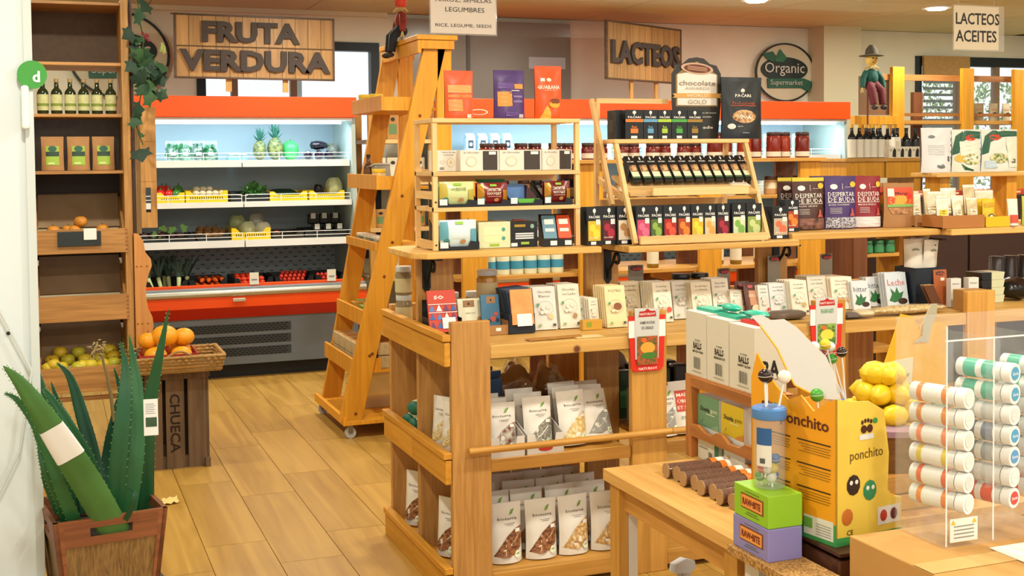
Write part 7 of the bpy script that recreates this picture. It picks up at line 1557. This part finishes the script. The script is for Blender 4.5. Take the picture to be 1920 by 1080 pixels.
B().box(0, -.6, ZTB-.02, .115, -.0, ZTB).build('chipboard_top', speck('#c99a58', '#8a6230', 160, .8), t2b)
for y in (-.58, -.09): B().box(.03, y, 0, .09, y+.06, ZTB-.021).build('leg', mat('#cfcac2', .5) if y > -.2 else HONEY, t2b)
# spray bottle below the table
sp = thing('spray_bottle', 'grey white trigger spray bottle standing under the table', 'bottle', (P(1285, 1060, 'y', 3.35).x, 3.35, 0), .3)
B().lathe([(.045, 0), (.048, .01), (.048, .13), (.035, .17), (.018, .20), (.016, .215)], 16).build('bottle', mat('#b9b4a6', .4), sp); B().lathe([(.02, .213), (.02, .24)], 14).build('collar', mat('#c9c6be', .4), sp)
B().prism([(-.06, .25), (-.055, .275), (-.01, .285), (.03, .27), (.035, .245), (.012, .24), (-.02, .24)], -.013, .013).build('trigger_head', mat('#c6cad0', .35), sp); B().prism([(-.03, .24), (-.045, .2), (-.04, .198), (-.022, .24)], -.006, .006).build('trigger', mat('#b5b9bd', .35), sp)
# gum rack with three tall cartons on top (faces look along -x)
XRK = 1.845; RZ = -PI/2
gk = thing('gum_rack', 'two tier brown wooden gum rack standing on the display table', 'rack', (XRK, 3.30, ZTB))
GK = wood('#b9783a', '#9c5f2a', 'z'); GKY = wood('#b9783a', '#9c5f2a', 'y')
for y in (-.015, -.40): B().box(.0, y, 0, .03, y+.035, .255).build('post', GK, gk, .002); B().box(.085, y, 0, .11, y+.035, .255).build('post', GK, gk)
B().box(-.002, -.365, .222, .012, -.015, .2535).build('top_rail', GKY, gk, .002); B().box(.0, -.40, .2535, .115, .02, .2595 if 0 else .2575).build('top_board', GKY, gk)
poly = [(-.365, .07), (-.015, .07), (-.015, .105), (-.06, .11), (-.1, .095), (-.14, .092), (-.17, .108), (-.2, .11), (-.24, .09), (-.3, .092), (-.33, .108), (-.365, .108)]
B().prism(poly, -.004, .01, Matrix(((0, 1, 0), (1, 0, 0), (0, 0, 1)))).build('scalloped_rail', GKY, gk)
B().box(.011, -.365, .07, .084, -.015, .08).build('tier_board', GKY, gk)
def facing_left(t, x, y, z): t.location = (x, y, z); t.rotation_euler = (0, 0, RZ); return t
ztop = ZTB+.258
Hb = P(1283, 581, 'x', XRK).z-ztop
for i, (a, c, s, lb) in enumerate(((3.325, 3.20, 'MOOD PUSH', 'tall white carton lettered mood push, farthest from the lollipops'), (3.198, 3.07, 'BRAIN BOOST', 'tall white carton lettered brain boost, middle of three'), (3.068, 2.93, 'HAPPY GLOW', 'tall white carton lettered happy glow beside the lollipop tub'))):
    W = a-c; t = carton('snack_carton', lb, 'carton', W-.002, .105, Hb-.004*i, '#d6d2c4', [('t', 'SUPER', .08, .56, .28, '#3a3a36', .028), ('t', 'BALLS', .08, .48, .4, '#15161a', .1, .03), ('t', s, .1, .385, .5, '#15161a', .04, .03), *[('r', 'barcode', -.1+.035*k, .12, -.1+.035*k+(.022 if k % 3 else .012), .3, '#6a6860') for k in range(10)], ('r', 'small_print', -.15, .07, .32, .078, '#6a6860'), ('r', 'small_print', -.05, .43, .28, .435, '#6a6860')]); facing_left(t, XRK+.058, (a+c)/2, ztop)
    pw = mat(('#2aa88f', '#2aa88f', '#c7282c')[i], .4)
    B().box(-W/2+.01, -.02, Hb-.004*i+.0005, W/2-.01, .03, Hb+.01-.004*i).build('open_flap', pw, t)
    if i == 2:
        R = Matrix.Rotation(PI/2, 3, 'Z'); 
        lettering(t, 'BA', (W/2+.0002, .0, Hb*.35), .06, mat('#121316', .5), 0, R, height=.05, bold=.03)
        lettering(t, 'snack super balls', (W/2+.0002, .0, Hb*.2), .05, mat('#6a6860', .5), 0, R, height=.008)
for i, (py, dz) in enumerate(((1383, .012), (1425, .02))):
    p = P(py, 585, 'x', XRK+.08); t = thing('teal_packet', 'teal snack bar packet sticking out of the tall cartons', 'packet', (p.x, p.y, ztop+Hb-.02), -PI/2+.2*i, 'teal packets in the tall cartons')
    if i == 0: t.location = (XRK+.07, 3.16, ztop+Hb+.0102)
    else: t.location = (XRK+.07, 3.02, ztop+Hb+.0062)
    B().ball((0, 0, .012), .05, .02, .012, 12, 6).build('packet', mat('#2aa88f', .35), t); B().box(-.06, -.014, .009, -.047, .014, .015).build('crimp', mat('#1f8f7a', .35), t)
gum = [('Stevia', 'gum', '#6d9a78', 'green stevia gum box in the wooden rack', 3.213, .087), ('Stevia', 'gum', '#d6bc2a', 'yellow stevia gum box with a fruit corner in the rack', 3.075, .087)]
for s1, s2, col, lb, y, dz in gum:
    t = carton('gum_box', lb, 'box', .125, .05, .12, '#dcdcd6', [('r', 'colour_panel', -.5, .2, .5, 1.0, col), ('t', 's', 0, .1, .05, '#7f8f9a', .04), ('t', s1, -.16, .66, .44, '#1d2a24', .13, .03), ('t', s2, .27, .64, .32, '#eef0e2' if 'green' in lb else '#5a5a2a', .11, .0), ('r', 'small_print', -.1, .54, .3, .56, '#e6e8d8'), ('p', 'fruit_corner', [(.1, .2), (.5, .2), (.5, .36), (.3, .3)], '#cf8a3a' if 'yellow' in lb else '#7fae8a'), ('p', 'leaf_mark', [(-.35, .28), (-.28, .34), (-.22, .42), (-.28, .36)], '#1f4a30'), ('r', 'blue_tag', -.45, .06, -.15, .14, '#5f86a8')]); facing_left(t, XRK+.045, y, ZTB+.0805)
for i, (y, lb) in enumerate(((3.215, 'white gum carton with barcode on the bottom of the rack'), (3.07, 'white gum carton with green edge on the bottom of the rack'))):
    t = carton('gum_carton', lb, 'box', .125, .05, .062, '#d0d0c6', [('r', 'green_edge', .3, 0, .5, 1, '#1f6a52') if i == 0 else ('r', 'green_edge', -.5, 0, -.42, 1, '#1f6a52'), *[('r', 'barcode', .02+.022*k, .15, .02+.022*k+.012, .5, '#4a4a46') for k in range(9)], ('r', 'small_print', -.4, .6, .0, .66, '#8a8a82')]); facing_left(t, XRK+.045, y, ZTB+.0005)
# coconut brittle rolls
RL = speck('#4a2413', '#6f3d1e', 220, .6, bump=.8)
rollp = thing('brittle_roll', 'brown seed brittle roll in clear wrap lying on the display table', 'roll', (0, 0, 0), 0, 'brittle rolls on the display table')
B().tube([(0, 0, .022), (.27, 0, .022)], .0195, 16).build('roll', RL, rollp); B().tube([(-.004, 0, .022), (.274, 0, .022)], .0215, 16, caps=False).build('plastic_wrap', clear('#f3e6d0', .03, .08), rollp)
B().lathe([(.0195, 0), (.0215, 0), (.0215, .004), (.0195, .004)], 16, (-.003, 0, .022), M=Matrix.Rotation(PI/2, 3, 'Y')).build('end_ring', mat('#a8845c', .4), rollp)
B().tube([(.14, 0, .022), (.23, 0, .022)], .0222, 16, caps=False).build('paper_band', mat('#dc7a24', .5), rollp); B().tube([(.16, 0, .022), (.2, 0, .022)], .0226, 16, caps=False).build('white_band', mat('#e9e4da', .5), rollp)
pts = [(1262, 905, 0), (1278, 922, 0), (1296, 920, 0), (1302, 938, 0), (1322, 945, 0), (1340, 958, 0), (1360, 968, 0), (1376, 980, 0)]
ys = [3.10, 3.055, 3.0, 2.952, 2.90, 2.852, 2.80, 2.75]
for i, y in enumerate(ys):
    x = P(pts[i][0], pts[i][1], 'y', y).x; place([rollp], 0, (min(max(x, 1.60), 1.66)+.01*(i % 2), y, ZTB), .05*math.sin(i*2))
# snack boxes
def snackbox(label, z, col, H, x0, y0, W, D):
    t = thing('snack_box', label, 'box', (x0, y0, z)); B().box(0, 0, 0, W, D, H).build('box', mat(col, .4), t, .002)
    dk = mat('#7a1f1a', .5)
    R = Matrix.Rotation(-PI/2, 3, 'Z')
    B().box(-.0012, D*.14, H*.32, -.0002, D*.78, H*.78).build('label_border', mat('#7a3a1a', .5), t); B().box(-.002, D*.16, H*.36, -.0013, D*.76, H*.74).build('orange_label', mat('#e69a4a', .5), t)
    lettering(t, 'RAW•BITE', (-.0028, D*.46, H*.55), D*.52, dk, 0, R, height=H*.22, bold=.03)
    for z_, l in ((.85, .4), (.22, .3), (.15, .4)): B().box(-.0008, D*(.46-l/2), H*z_, -.0002, D*(.46+l/2), H*z_+.0015).build('small_print', mat('#55603a' if 'green' in label else '#5a5478', .5), t)
    return t
snackbox('lilac snack bar box under the green one on the chipboard', ZTB, '#8a84c0', .076, 1.52, 2.352, .092, .152)
snackbox('lime green snack bar box on top of the lilac one', ZTB+.0765, '#8fc22c', .076, 1.522, 2.354, .092, .148)
# lollipop tub on the green box
p = P(1440, 905, 'z', ZTB+.153)
lt_ = thing('lollipop_tub', 'clear plastic lollipop tub with a blue lid on the green box', 'tub', (1.572, 2.428, ZTB+.1535))
B().lathe([(.034, 0), (.037, .004), (.037, .165)], 24).build('clear_wall', clear('#c3ccd2', .22, .08), lt_); B().lathe([(.039, .163), (.041, .166), (.041, .186), (.037, .19), (0, .191)], 24).build('blue_lid', mat('#4f86c8', .35), lt_)
b = B(); b.grid(lambda u, v: (.0376*math.cos(PI+.15+1.0*u), .0376*math.sin(PI+.15+1.0*u), .055+.085*v), 8, 1); b.build('paper_label', mat('#dcdcd4', .5), lt_)
b = B(); b.grid(lambda u, v: (.0379*math.cos(PI+.15+1.0*u), .0379*math.sin(PI+.15+1.0*u), .105+.04*v), 8, 1); b.build('blue_label_top', mat('#2a5a94', .5), lt_)
b = B(); b.grid(lambda u, v: (.0379*math.cos(PI+.4+.35*u), .0379*math.sin(PI+.4+.35*u), .062+.012*v), 4, 1); b.build('barcode', mat('#55585a', .5), lt_)
LC = ('#d9c32a', '#4f9a3a', '#e6e4da', '#2f6ab0', '#c8402a', '#3a1a18')
def lolly(label, loc, rot, c, L=.09, r=.017, group=None):
    t = thing('lollipop', label, 'lollipop', loc, 0, group); t.rotation_euler = rot
    B().tube([(0, 0, 0), (0, 0, L)], .0026, 7).build('stick', mat('#eeeeea', .4), t)
    B().ball((0, 0, L+r*.8), r, r, r, 14, 9).build('sweet', mat(c, .25), t)
    B().lathe([(r*.98, L+r*.75), (r*1.02, L+r*.8), (r*.98, L+r*.85)], 14).build('wrapper_band', mat('#e6e2d8', .35), t)
    return t
for i in range(9):
    an = i*2.3; rr = .019 if i else 0; lolly('wrapped lollipop lying inside the clear tub', (1.572+rr*math.cos(an)*.9, 2.428+rr*math.sin(an)*.9, ZTB+.156+.022*(i//4)), (PI/2*.0+.25*math.cos(an), .25*math.sin(an), an), LC[i % 5], .012, .012, 'lollipops in the clear tub')
zl = ZTB+.1535+.191
for i, (dx, dy, rx, ry, L, c, lb) in enumerate(((-.012, -.006, .05, -.08, .062, '#2a1716', 'dark brown lollipop standing on the blue lid'), (.0, .008, -.05, .02, .055, '#2a1716', 'second dark lollipop behind the first on the lid'), (.02, -.012, .1, .14, .058, '#efe9dc', 'white lollipop leaning on the blue lid'))):
    lolly(lb, (1.572+dx, 2.428+dy, zl), (rx, ry, 0), c, L, .016)
# character-free orange carton display
ZP = .66
P0, P1, P2 = P(1467, 962, 'z', ZP), P(1568, 1027, 'z', ZP), P(1690, 997, 'z', ZP)
cb_ = thing('wood_block', 'dark brown wooden crate standing under the orange lollipop display', 'crate', (1.76, 2.37, 0)); DW = wood('#5a3320', '#3f2216', 'x')
for k in range(6):
    z0 = .002+.108*k
    for a in ((-.125, -.13, z0, .13, -.115, z0+.1), (-.125, .115, z0, .13, .13, z0+.1), (-.125, -.115, z0, -.11, .115, z0+.1), (.115, -.115, z0, .13, .115, z0+.1)): B().box(*a).build('slat', DW, cb_, .002)
B().box(-.125, -.13, .652, .13, .13, .6595).build('top', DW, cb_)
pd = thing('lollipop_display', 'orange and green cardboard lollipop display lettered ponchito', 'display', P1)
ex = (P2-P1); WX = ex.length; ex.normalize(); ey = (P0-P1); DY = ey.length; ey.normalize()
ey = Vector((-ex.y, ex.x, 0)); 
pd.rotation_euler = (0, 0, math.atan2(ex.y, ex.x))
OR = mat('#eca21a', .45); GRN = mat('#3f9a54', .45); YLW = mat('#f0cf52', .45)
def zat(px, py, pt): # height of a pixel above a ground point at the same depth
    d = _f + _r*((px-PP_X)/F_PX) - _u*((py-PP_Y)/F_PX); t = ((pt-CAM).dot(_f))/d.dot(_f); return (CAM+d*t).z
HA = zat(1578, 760, P1)-ZP; HB = zat(1467, 700, P0)-ZP
MX = Matrix(((0, 1, 0), (1, 0, 0), (0, 0, 1)))
# side panel (faces left): orange with a wavy top
poly = [(0, 0), (DY, 0), (DY, HB), (DY*.93, HB*1.18), (DY*.85, HB*1.1), (DY*.7, HB*.98), (DY*.55, HB*.9), (DY*.4, HB*.95), (DY*.25, HB*.86), (DY*.1, HA*1.02), (0, HA*1.05)]
B().prism(poly, 0, .004, MX).build('side_panel', OR, pd)
B().prism([(0, 0), (DY, 0), (DY, .045), (DY*.8, .04), (DY*.6, .05), (DY*.35, .035), (0, .05)], -.0006, 0, MX).build('green_base_print', GRN, pd)
# front panel
fpoly = [(0, 0), (WX, 0), (WX, HA*.26), (WX*.86, HA*.28), (WX*.78, HA*.34), (WX*.8, HA*.6), (WX*.72, HA*.92), (WX*.5, HA*1.0), (WX*.2, HA*1.02), (.0, HA*1.05)]
B().prism(fpoly, 0, .004).build('front_panel', YLW, pd); B().prism([(0, 0), (WX, 0), (WX, .012), (WX*.6, .014), (0, .02)], -.0006, 0).build('green_base_print', GRN, pd)
B().box(WX-.004, .004, 0, WX, DY, HA*.26).build('far_side', OR, pd); B().box(0, DY-.004, 0, WX, DY, HB*.8).build('back_panel', OR, pd); B().box(.004, .004, 0, WX-.004, DY-.004, .004).build('floor_panel', GRN, pd)
RS = Matrix.Rotation(-PI/2, 3, 'Z')
lettering(pd, 'ponchito', (-.0012, DY*.36, HA*.83), DY*.56, mat('#5a2414', .5), 0, RS, height=.036, bold=.02)
lettering(pd, 'ponchito', (WX*.45, -.0012, HA*.62), WX*.5, mat('#6a4a1a', .5), 0, None, height=.03, bold=.0)
def paw(M):   # row of little rings and dots (brand mark)
    for k in range(4): B().ball((0, 0, 0), .0042, .0006, .0055, 8, 4).xform(M @ Matrix.Translation((-.014+.0095*k, 0, .018+.003*(k in (1, 2))))).build('mark_dot', mat('#4a1f14', .5), pd)
    for k in range(2):
        b = B().lathe([(.0055, 0), (.0095, 0), (.0095, .0008), (.0055, .0008)], 16, M=Matrix.Rotation(PI/2, 3, 'X')); b.xform(M @ Matrix.Translation((-.0095+.0195*k, 0, .002))); b.build('mark_ring', mat('#4a1f14', .5), pd)
    b = B().ball((.028, 0, .018), .009, .0006, .007, 10, 4); b.xform(M); b.build('mark_leaf', mat('#3f9a4a', .5), pd)
    b = B().box(-.024, -.0008, -.022, .022, 0, -.010); b.xform(M); b.build('white_banner', mat('#e6e9ea', .5), pd)
MS_ = Matrix.Translation((-.001, DY*.8, HB*.79)) @ Matrix.Rotation(-PI/2, 4, 'Z'); paw(MS_); paw(Matrix.Translation((WX*.45, -.001, HA*.8)))
for c0 in (.52, .06):      # text blocks on the orange side
    for r_ in range(3):
        zt__ = HA*(.70-.17*r_); y0 = DY*c0; B().box(-.0012, y0, zt__, -.0004, y0+DY*.38, zt__+.003).build('print_rule', mat('#3a2410', .5), pd)
        g = B()
        for k in range(4): g.box(-.001, y0+.004*(k % 2), zt__-.008-.006*k, -.0004, y0+DY*(.36-.03*(k % 3)), zt__-.0065-.006*k)
        g.build('small_print', mat('#8a6416', .5), pd)['kind'] = 'stuff'
B().box(-.0014, DY*.03, .01, -.0006, DY*.36, .055).build('white_label', mat('#dfe0d6', .5), pd); B().box(-.002, DY*.26, .026, -.0015, DY*.36, .05).build('green_label', mat('#6fae4a', .5), pd)
for k in range(5): B().box(-.0021, DY*.05, .016+.006*k, -.0016, DY*.22, .0175+.006*k).build('label_line', mat('#8a8a82', .5), pd)
B().box(WX*.62, -.0016, HA*.09, WX*.97, -.0008, HA*.22).build('picture_card', mat('#eceae6', .5), pd)
for k in range(2): B().ball((WX*(.71+.16*k), -.002, HA*.155), .012, .001, .014, 10, 5).build('picture_sweet', mat(('#c23a32', '#6a2a34')[k], .5), pd)
for (u, v, r, c) in ((.25, .42, .022, '#33201c'), (.5, .36, .022, '#2f8a5a'), (.16, .2, .018, '#c8702c')): B().ball((WX*u, -.0015, HA*v), r, .0012, r*1.1, 12, 5).build('lollipop_print', mat(c, .5), pd)
for (u, v) in ((.21, .44), (.29, .44), (.46, .38), (.54, .38)): B().ball((WX*u, -.0029, HA*v), .0055, .0006, .0055, 8, 4).build('print_spot', mat('#f0ede4', .5), pd)
lettering(pd, 'CE', (WX*.2, -.0012, HA*.085), .02, mat('#3a3220', .5), 0, None, height=.012)
# tilted grey lid back
L0, L1, L2, L3 = P(1412, 592, 'y', 2.47), P(1486, 600, 'y', 2.44), P(1572, 752, 'y', 2.31), P(1478, 722, 'y', 2.42)
IM = pd.rotation_euler.to_matrix().inverted()
lp = [(1408, 592), (1428, 590), (1445, 600), (1470, 598), (1492, 612), (1520, 640), (1548, 668), (1562, 700), (1572, 750), (1545, 748), (1515, 735), (1490, 722), (1474, 690), (1458, 655), (1440, 630), (1425, 610)]
# the fold-back lid lies in a plane through the side panel's top edge
n_ = Vector((-.78, -.42, .46)).normalized(); q0 = Vector((P1.x, P1.y, ZP+HA)).lerp(Vector((P0.x, P0.y, ZP+HB)), .5)
def onplane(px, py): d = _f + _r*((px-PP_X)/F_PX) - _u*((py-PP_Y)/F_PX); return CAM+d*((q0-CAM).dot(n_)/d.dot(n_))
pl_ = [IM @ (onplane(*q)-P1) for q in lp]; nn = IM @ n_; k_ = len(pl_)
B().add([v for v in pl_]+[v-nn*.004 for v in pl_], [tuple(range(k_)), tuple(range(2*k_-1, k_-1, -1))]+[(i, (i+1) % k_, (i+1) % k_+k_, i+k_) for i in range(k_)]).build('folded_lid', mat('#c3c0bd', .6), pd)
B().tube(pl_[9:], .0025, 5).build('lid_edge', OR, pd)
for i in range(5):
    an = i*2.1; r_ = .03+.055*(i % 3)/2; x = WX*.42+r_*math.cos(an)*.85; y = DY*.5+r_*math.sin(an); v = pd.rotation_euler.to_matrix() @ Vector((x, y, .006)); L = HB*.55+.06*(i % 3)
    lolly('wrapped lollipop standing in the orange display', P1+v, (.12*math.sin(an), .12*math.cos(an), 0), ('#2a1716', '#d9c32a', '#4aa03c', '#e6e2da', '#2a1716')[i % 5], L, .016, 'lollipops in the orange display')
# clear dispenser of tubes on a tall carton
tall = thing('tall_carton', 'plain brown cardboard carton under the clear dispenser', 'carton', (1.63, 1.72, 0))
KB = mat('#c29352', .7, noise=.06, nscale=6)
B().box(0, 0, 0, .46, .48, .715).build('body', KB, tall, .003); B().box(.0, .235, .7152, .46, .245, .7158).build('flap_seam', mat('#8a6432', .8), tall); B().box(.0, .21, .7159, .46, .27, .7163).build('tape', mat('#cfa868', .4), tall)
ZA = .7165
A0_, A1_ = P(1688, 988, 'z', ZA), P(1772, 1030, 'z', ZA)
AH = zat(1688, 592, A0_)-ZA
ac = thing('clear_dispenser', 'clear acrylic dispenser with three columns of sweetener tubes', 'dispenser', (A1_.x, A1_.y, ZA)); ax0 = A0_.x-A1_.x; ay0 = A0_.y-A1_.y
ACR = clear('#eef4f6', .045, .03)
AW, AD = .38, ay0
fr = [0, .125, .25, .375]
acM = Matrix.Identity(4)
def acbox(nm, *a): return B().box(*a).build(nm, ACR, ac)
acbox('base', 0, 0, 0, AW, AD, .005)
acbox('back_wall', 0, AD-.004, .005, AW, AD, AH)
for i, x in enumerate(fr):
    acbox('divider', x, 0 if i else 0, .005, x+.004, AD-.004, AH if i == 0 else AH*.93)
for i in range(3):
    acbox('front_strip', fr[i]+.004, 0, .12, fr[i]+.02, .004, AH*.93); acbox('front_strip', fr[i+1]-.016, 0, .12, fr[i+1], .004, AH*.93)
    b = B().grid(lambda u, v: (fr[i]+.006+.113*u, .02+(AD-.04)*v, .03+.09*v*v), 1, 8); b.build('curved_chute', ACR, ac)
for i, x in enumerate(fr): B().box(x+.0004, -.0014, .005, x+.0036, -.0002, AH if i == 0 else AH*.93).build('painted_glare', clear('#ffffff', .5, .1), ac)  # whitish strips paint the glare lines along the acrylic edges
B().box(0, -.0002, AH*.93, AW, .0035, AH*.936).build('painted_glare', clear('#ffffff', .5, .1), ac)
B().box(.012, -.0012, .012, .085, -.0002, .062).build('warning_label', mat('#e4e1d6', .5), ac)
for k in range(4): B().box(.022, -.0018, .02+.008*k, .075, -.0013, .0225+.008*k).build('label_line', mat('#8a8a80', .5), ac)
for x in (.02, .076): B().prism([(x-.006, .05), (x+.006, .05), (x, .06)], -.002, -.0013).build('warning_triangle', mat('#d9b42a', .5), ac)
TC = (('#e2822c', '#e9e6de', 'orange'), ('#d9622c', '#dcd8d0', 'red orange'), ('#d9c23c', '#e4e2da', 'yellow'), ('#e68a5c', '#e6dcd2', 'peach'), ('#d98a3c', '#e9e6e0', 'amber'))
TCM = (('#3fae94', '#4fa0c8', 'teal'), ('#3fae94', '#4fa0c8', 'teal'), ('#c3c6c4', '#d9dcda', 'plain silver'), ('#6f7f94', '#4fa0d0', 'grey and red'), ('#9aa0a4', '#5a9ad0', 'silver'), ('#c9cac6', '#e2e4e2', 'plain white'), ('#d9502c', '#d04a4a', 'red'))
def stube(label, col, capdot, loc, rz, r=.0205, L=.115, grp=None):
    t = thing('sweetener_tube', label, 'tube', loc, rz, grp)
    B().tube([(0, 0, 0), (0, L*.72, 0)], r, 18).build('tube_body', mat('#dfe1de', .35), t)
    B().tube([(0, L*.12, 0), (0, L*.6, 0)], r*1.02, 18, caps=False).build('colour_band', mat(col, .4), t); B().tube([(0, L*(.2 if grp.endswith('one') else .3), 0), (0, L*(.52 if grp.endswith('one') else .4), 0)], r*1.03, 18, caps=False).build('pale_band', mat('#e9eae6', .4), t)
    B().tube([(0, -L*.02, 0), (0, -.024, 0)], r*1.08, 18).build('cap', mat('#e9ebea', .35), t)
    B().lathe([(0, 0), (r*.72, 0), (r*.72, .0006), (0, .0006)], 18, (0, -.0246, 0), M=Matrix.Rotation(PI/2, 3, 'X')).build('cap_sticker', mat(capdot, .4), t)
    lettering(t, 'Stevia', (0, -.0256, 0), r*1.1, mat('#f0f4f4', .5), 0, None, height=r*.35)
    return t
for col_i in range(3):
    xc = fr[col_i]+.066
    for k in range(7):
        z = .085+.0455*k
        if col_i == 0:
            if k > 5: continue
            c, cd, nm = TC[k % 5]; yy = .035; rz = .32; lb = '%s banded sweetener tube in the dispenser column beside the warning label' % nm
        else:
            c, cd, nm = TCM[6-k]; yy = .035; rz = .28+.03*(k % 2); lb = '%s sweetener tube in %s column of the dispenser' % (nm, 'the middle' if col_i == 1 else 'the outer')
        t = stube(lb, c, cd, (A1_.x+xc-.001, A1_.y+yy, ZA+z), rz, .0205, .15, 'tubes in dispenser column %s' % ('one', 'two', 'three')[col_i])
wc = tag(B().box(A1_.x+.09, A1_.y-.13, ZA+.0002, A1_.x+.25, A1_.y-.03, ZA+.0012).build('white_leaflet', mat('#e4e2da', .6)), 'white leaflet lying before the clear dispenser', 'leaflet')
# lemons in a net, yellow header card and green rack behind the dispenser
LBX, LBY, LBZ = P(1655, 800, 'y', 2.70).x, 2.70, .715
ls_ = thing('fruit_stand', 'low slatted crate lifting the lemon basket above the table', 'crate', (LBX, LBY, ZTB))
for k in range(2):
    for a in ((-.13, -.13, .045*k+.002, .13, -.12, .045*k+.042), (-.13, .12, .045*k+.002, .13, .13, .045*k+.042), (-.13, -.12, .045*k+.002, -.12, .12, .045*k+.042), (.12, -.12, .045*k+.002, .13, .12, .045*k+.042)): B().box(*a).build('slat', HONEY_X, ls_)
B().box(-.12, -.12, .086, .12, .12, .0945).build('top_board', HONEY_X, ls_)
t2_ = P(1580, 752, 'z', ZTB+.190)
lt2 = thing('lollipop_tub', 'second clear lollipop tub with a blue lid behind the orange display', 'tub', (t2_.x, t2_.y, ZTB)); B().lathe([(.034, 0), (.037, .004), (.037, .165)], 24).build('clear_wall', clear('#c3ccd2', .22, .08), lt2); B().lathe([(.039, .163), (.041, .166), (.041, .186), (.037, .19), (0, .191)], 24).build('blue_lid', mat('#4f86c8', .35), lt2)
for i, (px, py, c, nm) in enumerate(((1527, 650, '#e6e2da', 'white'), (1548, 645, '#d9c32a', 'yellow'), (1560, 672, '#4aa03c', 'green'), (1578, 660, '#2a1716', 'dark brown'), (1541, 665, '#6a2a30', 'dark red'), (1556, 650, '#e2e4e2', 'silver white'))):
    h_ = P(px, py, 'y', t2_.y+.012*(i % 3-1)); b0 = Vector((t2_.x-.014+.006*i, t2_.y+.01*(i % 3-1), ZTB+.191)); dv = h_-b0; L_ = dv.length-.013
    e_ = Vector((0, 0, 1)).rotation_difference(dv.normalized()).to_euler(); lolly('%s wrapped lollipop standing in the second tub' % nm, b0, e_, c, L_, .016)
lb_ = thing('fruit_basket', 'low round brown basket of netted lemons behind the orange display', 'basket', (LBX, LBY, LBZ)); B().lathe([(.12, 0), (.16, .11), (.165, .11), (.125, -.0)], 24).build('wall', wood('#8a6236', '#6a4826', 'x', scale=3), lb_); B().lathe([(0, .0), (.12, .0), (.12, .012), (0, .012)], 24).build('floor', wood('#8a6236', '#6a4826', 'x', scale=3), lb_); B().lathe([(.158, .1), (.17, .105), (.17, .12), (.158, .12)], 24).build('rim', mat('#9a7a8a', .6), lb_)
LM = mat('#e8c21c', .4, noise=.1, nscale=60)
lm_ = thing('lemon', 'bright yellow lemon heaped in the round basket', 'lemon', (0, 0, 0), 0, 'lemons in the round basket'); B().lathe([(.002, -.042), (.008, -.038), (.024, -.024), (.03, 0), (.025, .022), (.009, .036), (.002, .042)], 16, M=Matrix.Rotation(PI/2, 3, 'Y')).shift((0, 0, .03)).build('peel', LM, lm_); B().ball((.042, 0, .03), .003, n=6, m=4).build('stem_end', mat('#7a8a2a', .7), lm_)
rnd = random.Random(9)
for i in range(34):
    ring = i//7; an = i*.9+.4*(i//7); rr = (.085, .085, .08, .05, .03)[min(ring, 4)]; place([lm_], 0, (LBX+rr*math.cos(an), LBY+rr*math.sin(an), LBZ+.014+.05*ring), rnd.uniform(0, 6))
hd = thing('nature_card', 'yellow and cream header card lettered taste of nature', 'sign', (P(1700, 680, 'y', 2.98).x, 2.98, ZTB), -.1)
gq = P(1720, 700, 'y', 2.46)
hz = P(1750, 590, 'y', 2.98).z-ZTB
B().prism([(-.10, 0), (.14, 0), (.14, hz*.93), (.06, hz*.97), (.045, hz*.9), (.02, hz*1.0), (-.02, hz*1.02), (-.07, hz*.72), (-.11, hz*.5)], 0, .004).build('yellow_back', mat('#efb31c', .5), hd)
B().prism([(-.07, hz*.34), (.01, hz*.34), (.02, hz*.72), (-.05, hz*.7)], -.004, -.001).build('cream_panel', mat('#e6dfbe', .5), hd)
lettering(hd, 'TASTE OF', (-.022, -.0048, hz*.60), .055, mat('#5a5a3a', .5), 0, None, height=.012); lettering(hd, 'NATURE', (-.02, -.0048, hz*.52), .06, mat('#5a5a3a', .5), 0, None, height=.018, bold=.02)
B().prism([(.02, hz*.82), (.05, hz*.86), (.055, hz*.98), (.08, hz*1.08), (.1, hz*1.08), (.098, hz*1.0), (.08, hz*.93), (.07, hz*.82)], -.008, -.004).build('grey_tab', mat('#b9b39a', .6), hd)
B().box(-.1, .0042, 0, .1, .06, .006).build('foot', mat('#d9a41c', .5), hd)
gr_ = thing('green_rack', 'green wire bar rack with an orange tag behind the dispenser', 'rack', (2.33, 2.75, ZTB))
for x in (0, .16): B().tube([(x, 0, 0), (x, 0, .22), (x, .03, .24)], .005, 7).build('upright', mat('#1f6a34', .4), gr_)
for z in (.08, .15, .22): B().tube([(0, 0, z), (.16, 0, z)], .005, 7).build('crossbar', mat('#2f8a44', .4), gr_)
B().box(.0, -.008, .195, .07, -.006, .215).build('orange_tag', mat('#e6a02a', .5), gr_)
B().box(-.01, -.06, 0, .17, .06, .006).build('foot_plate', mat('#1f6a34', .4), gr_)
for i in range(3): crumple('film_bag', 'clear plastic bag of snacks heaped behind the orange display', 'bag', (2.03+.13*i, 3.15, ZTB), .055, .05, .05+.01*i, mat(('#8a8478', '#7a6a58', '#9a9488')[i], .4, noise=.4), 'snack bags on the table', .15, 120+i, film=FILM)
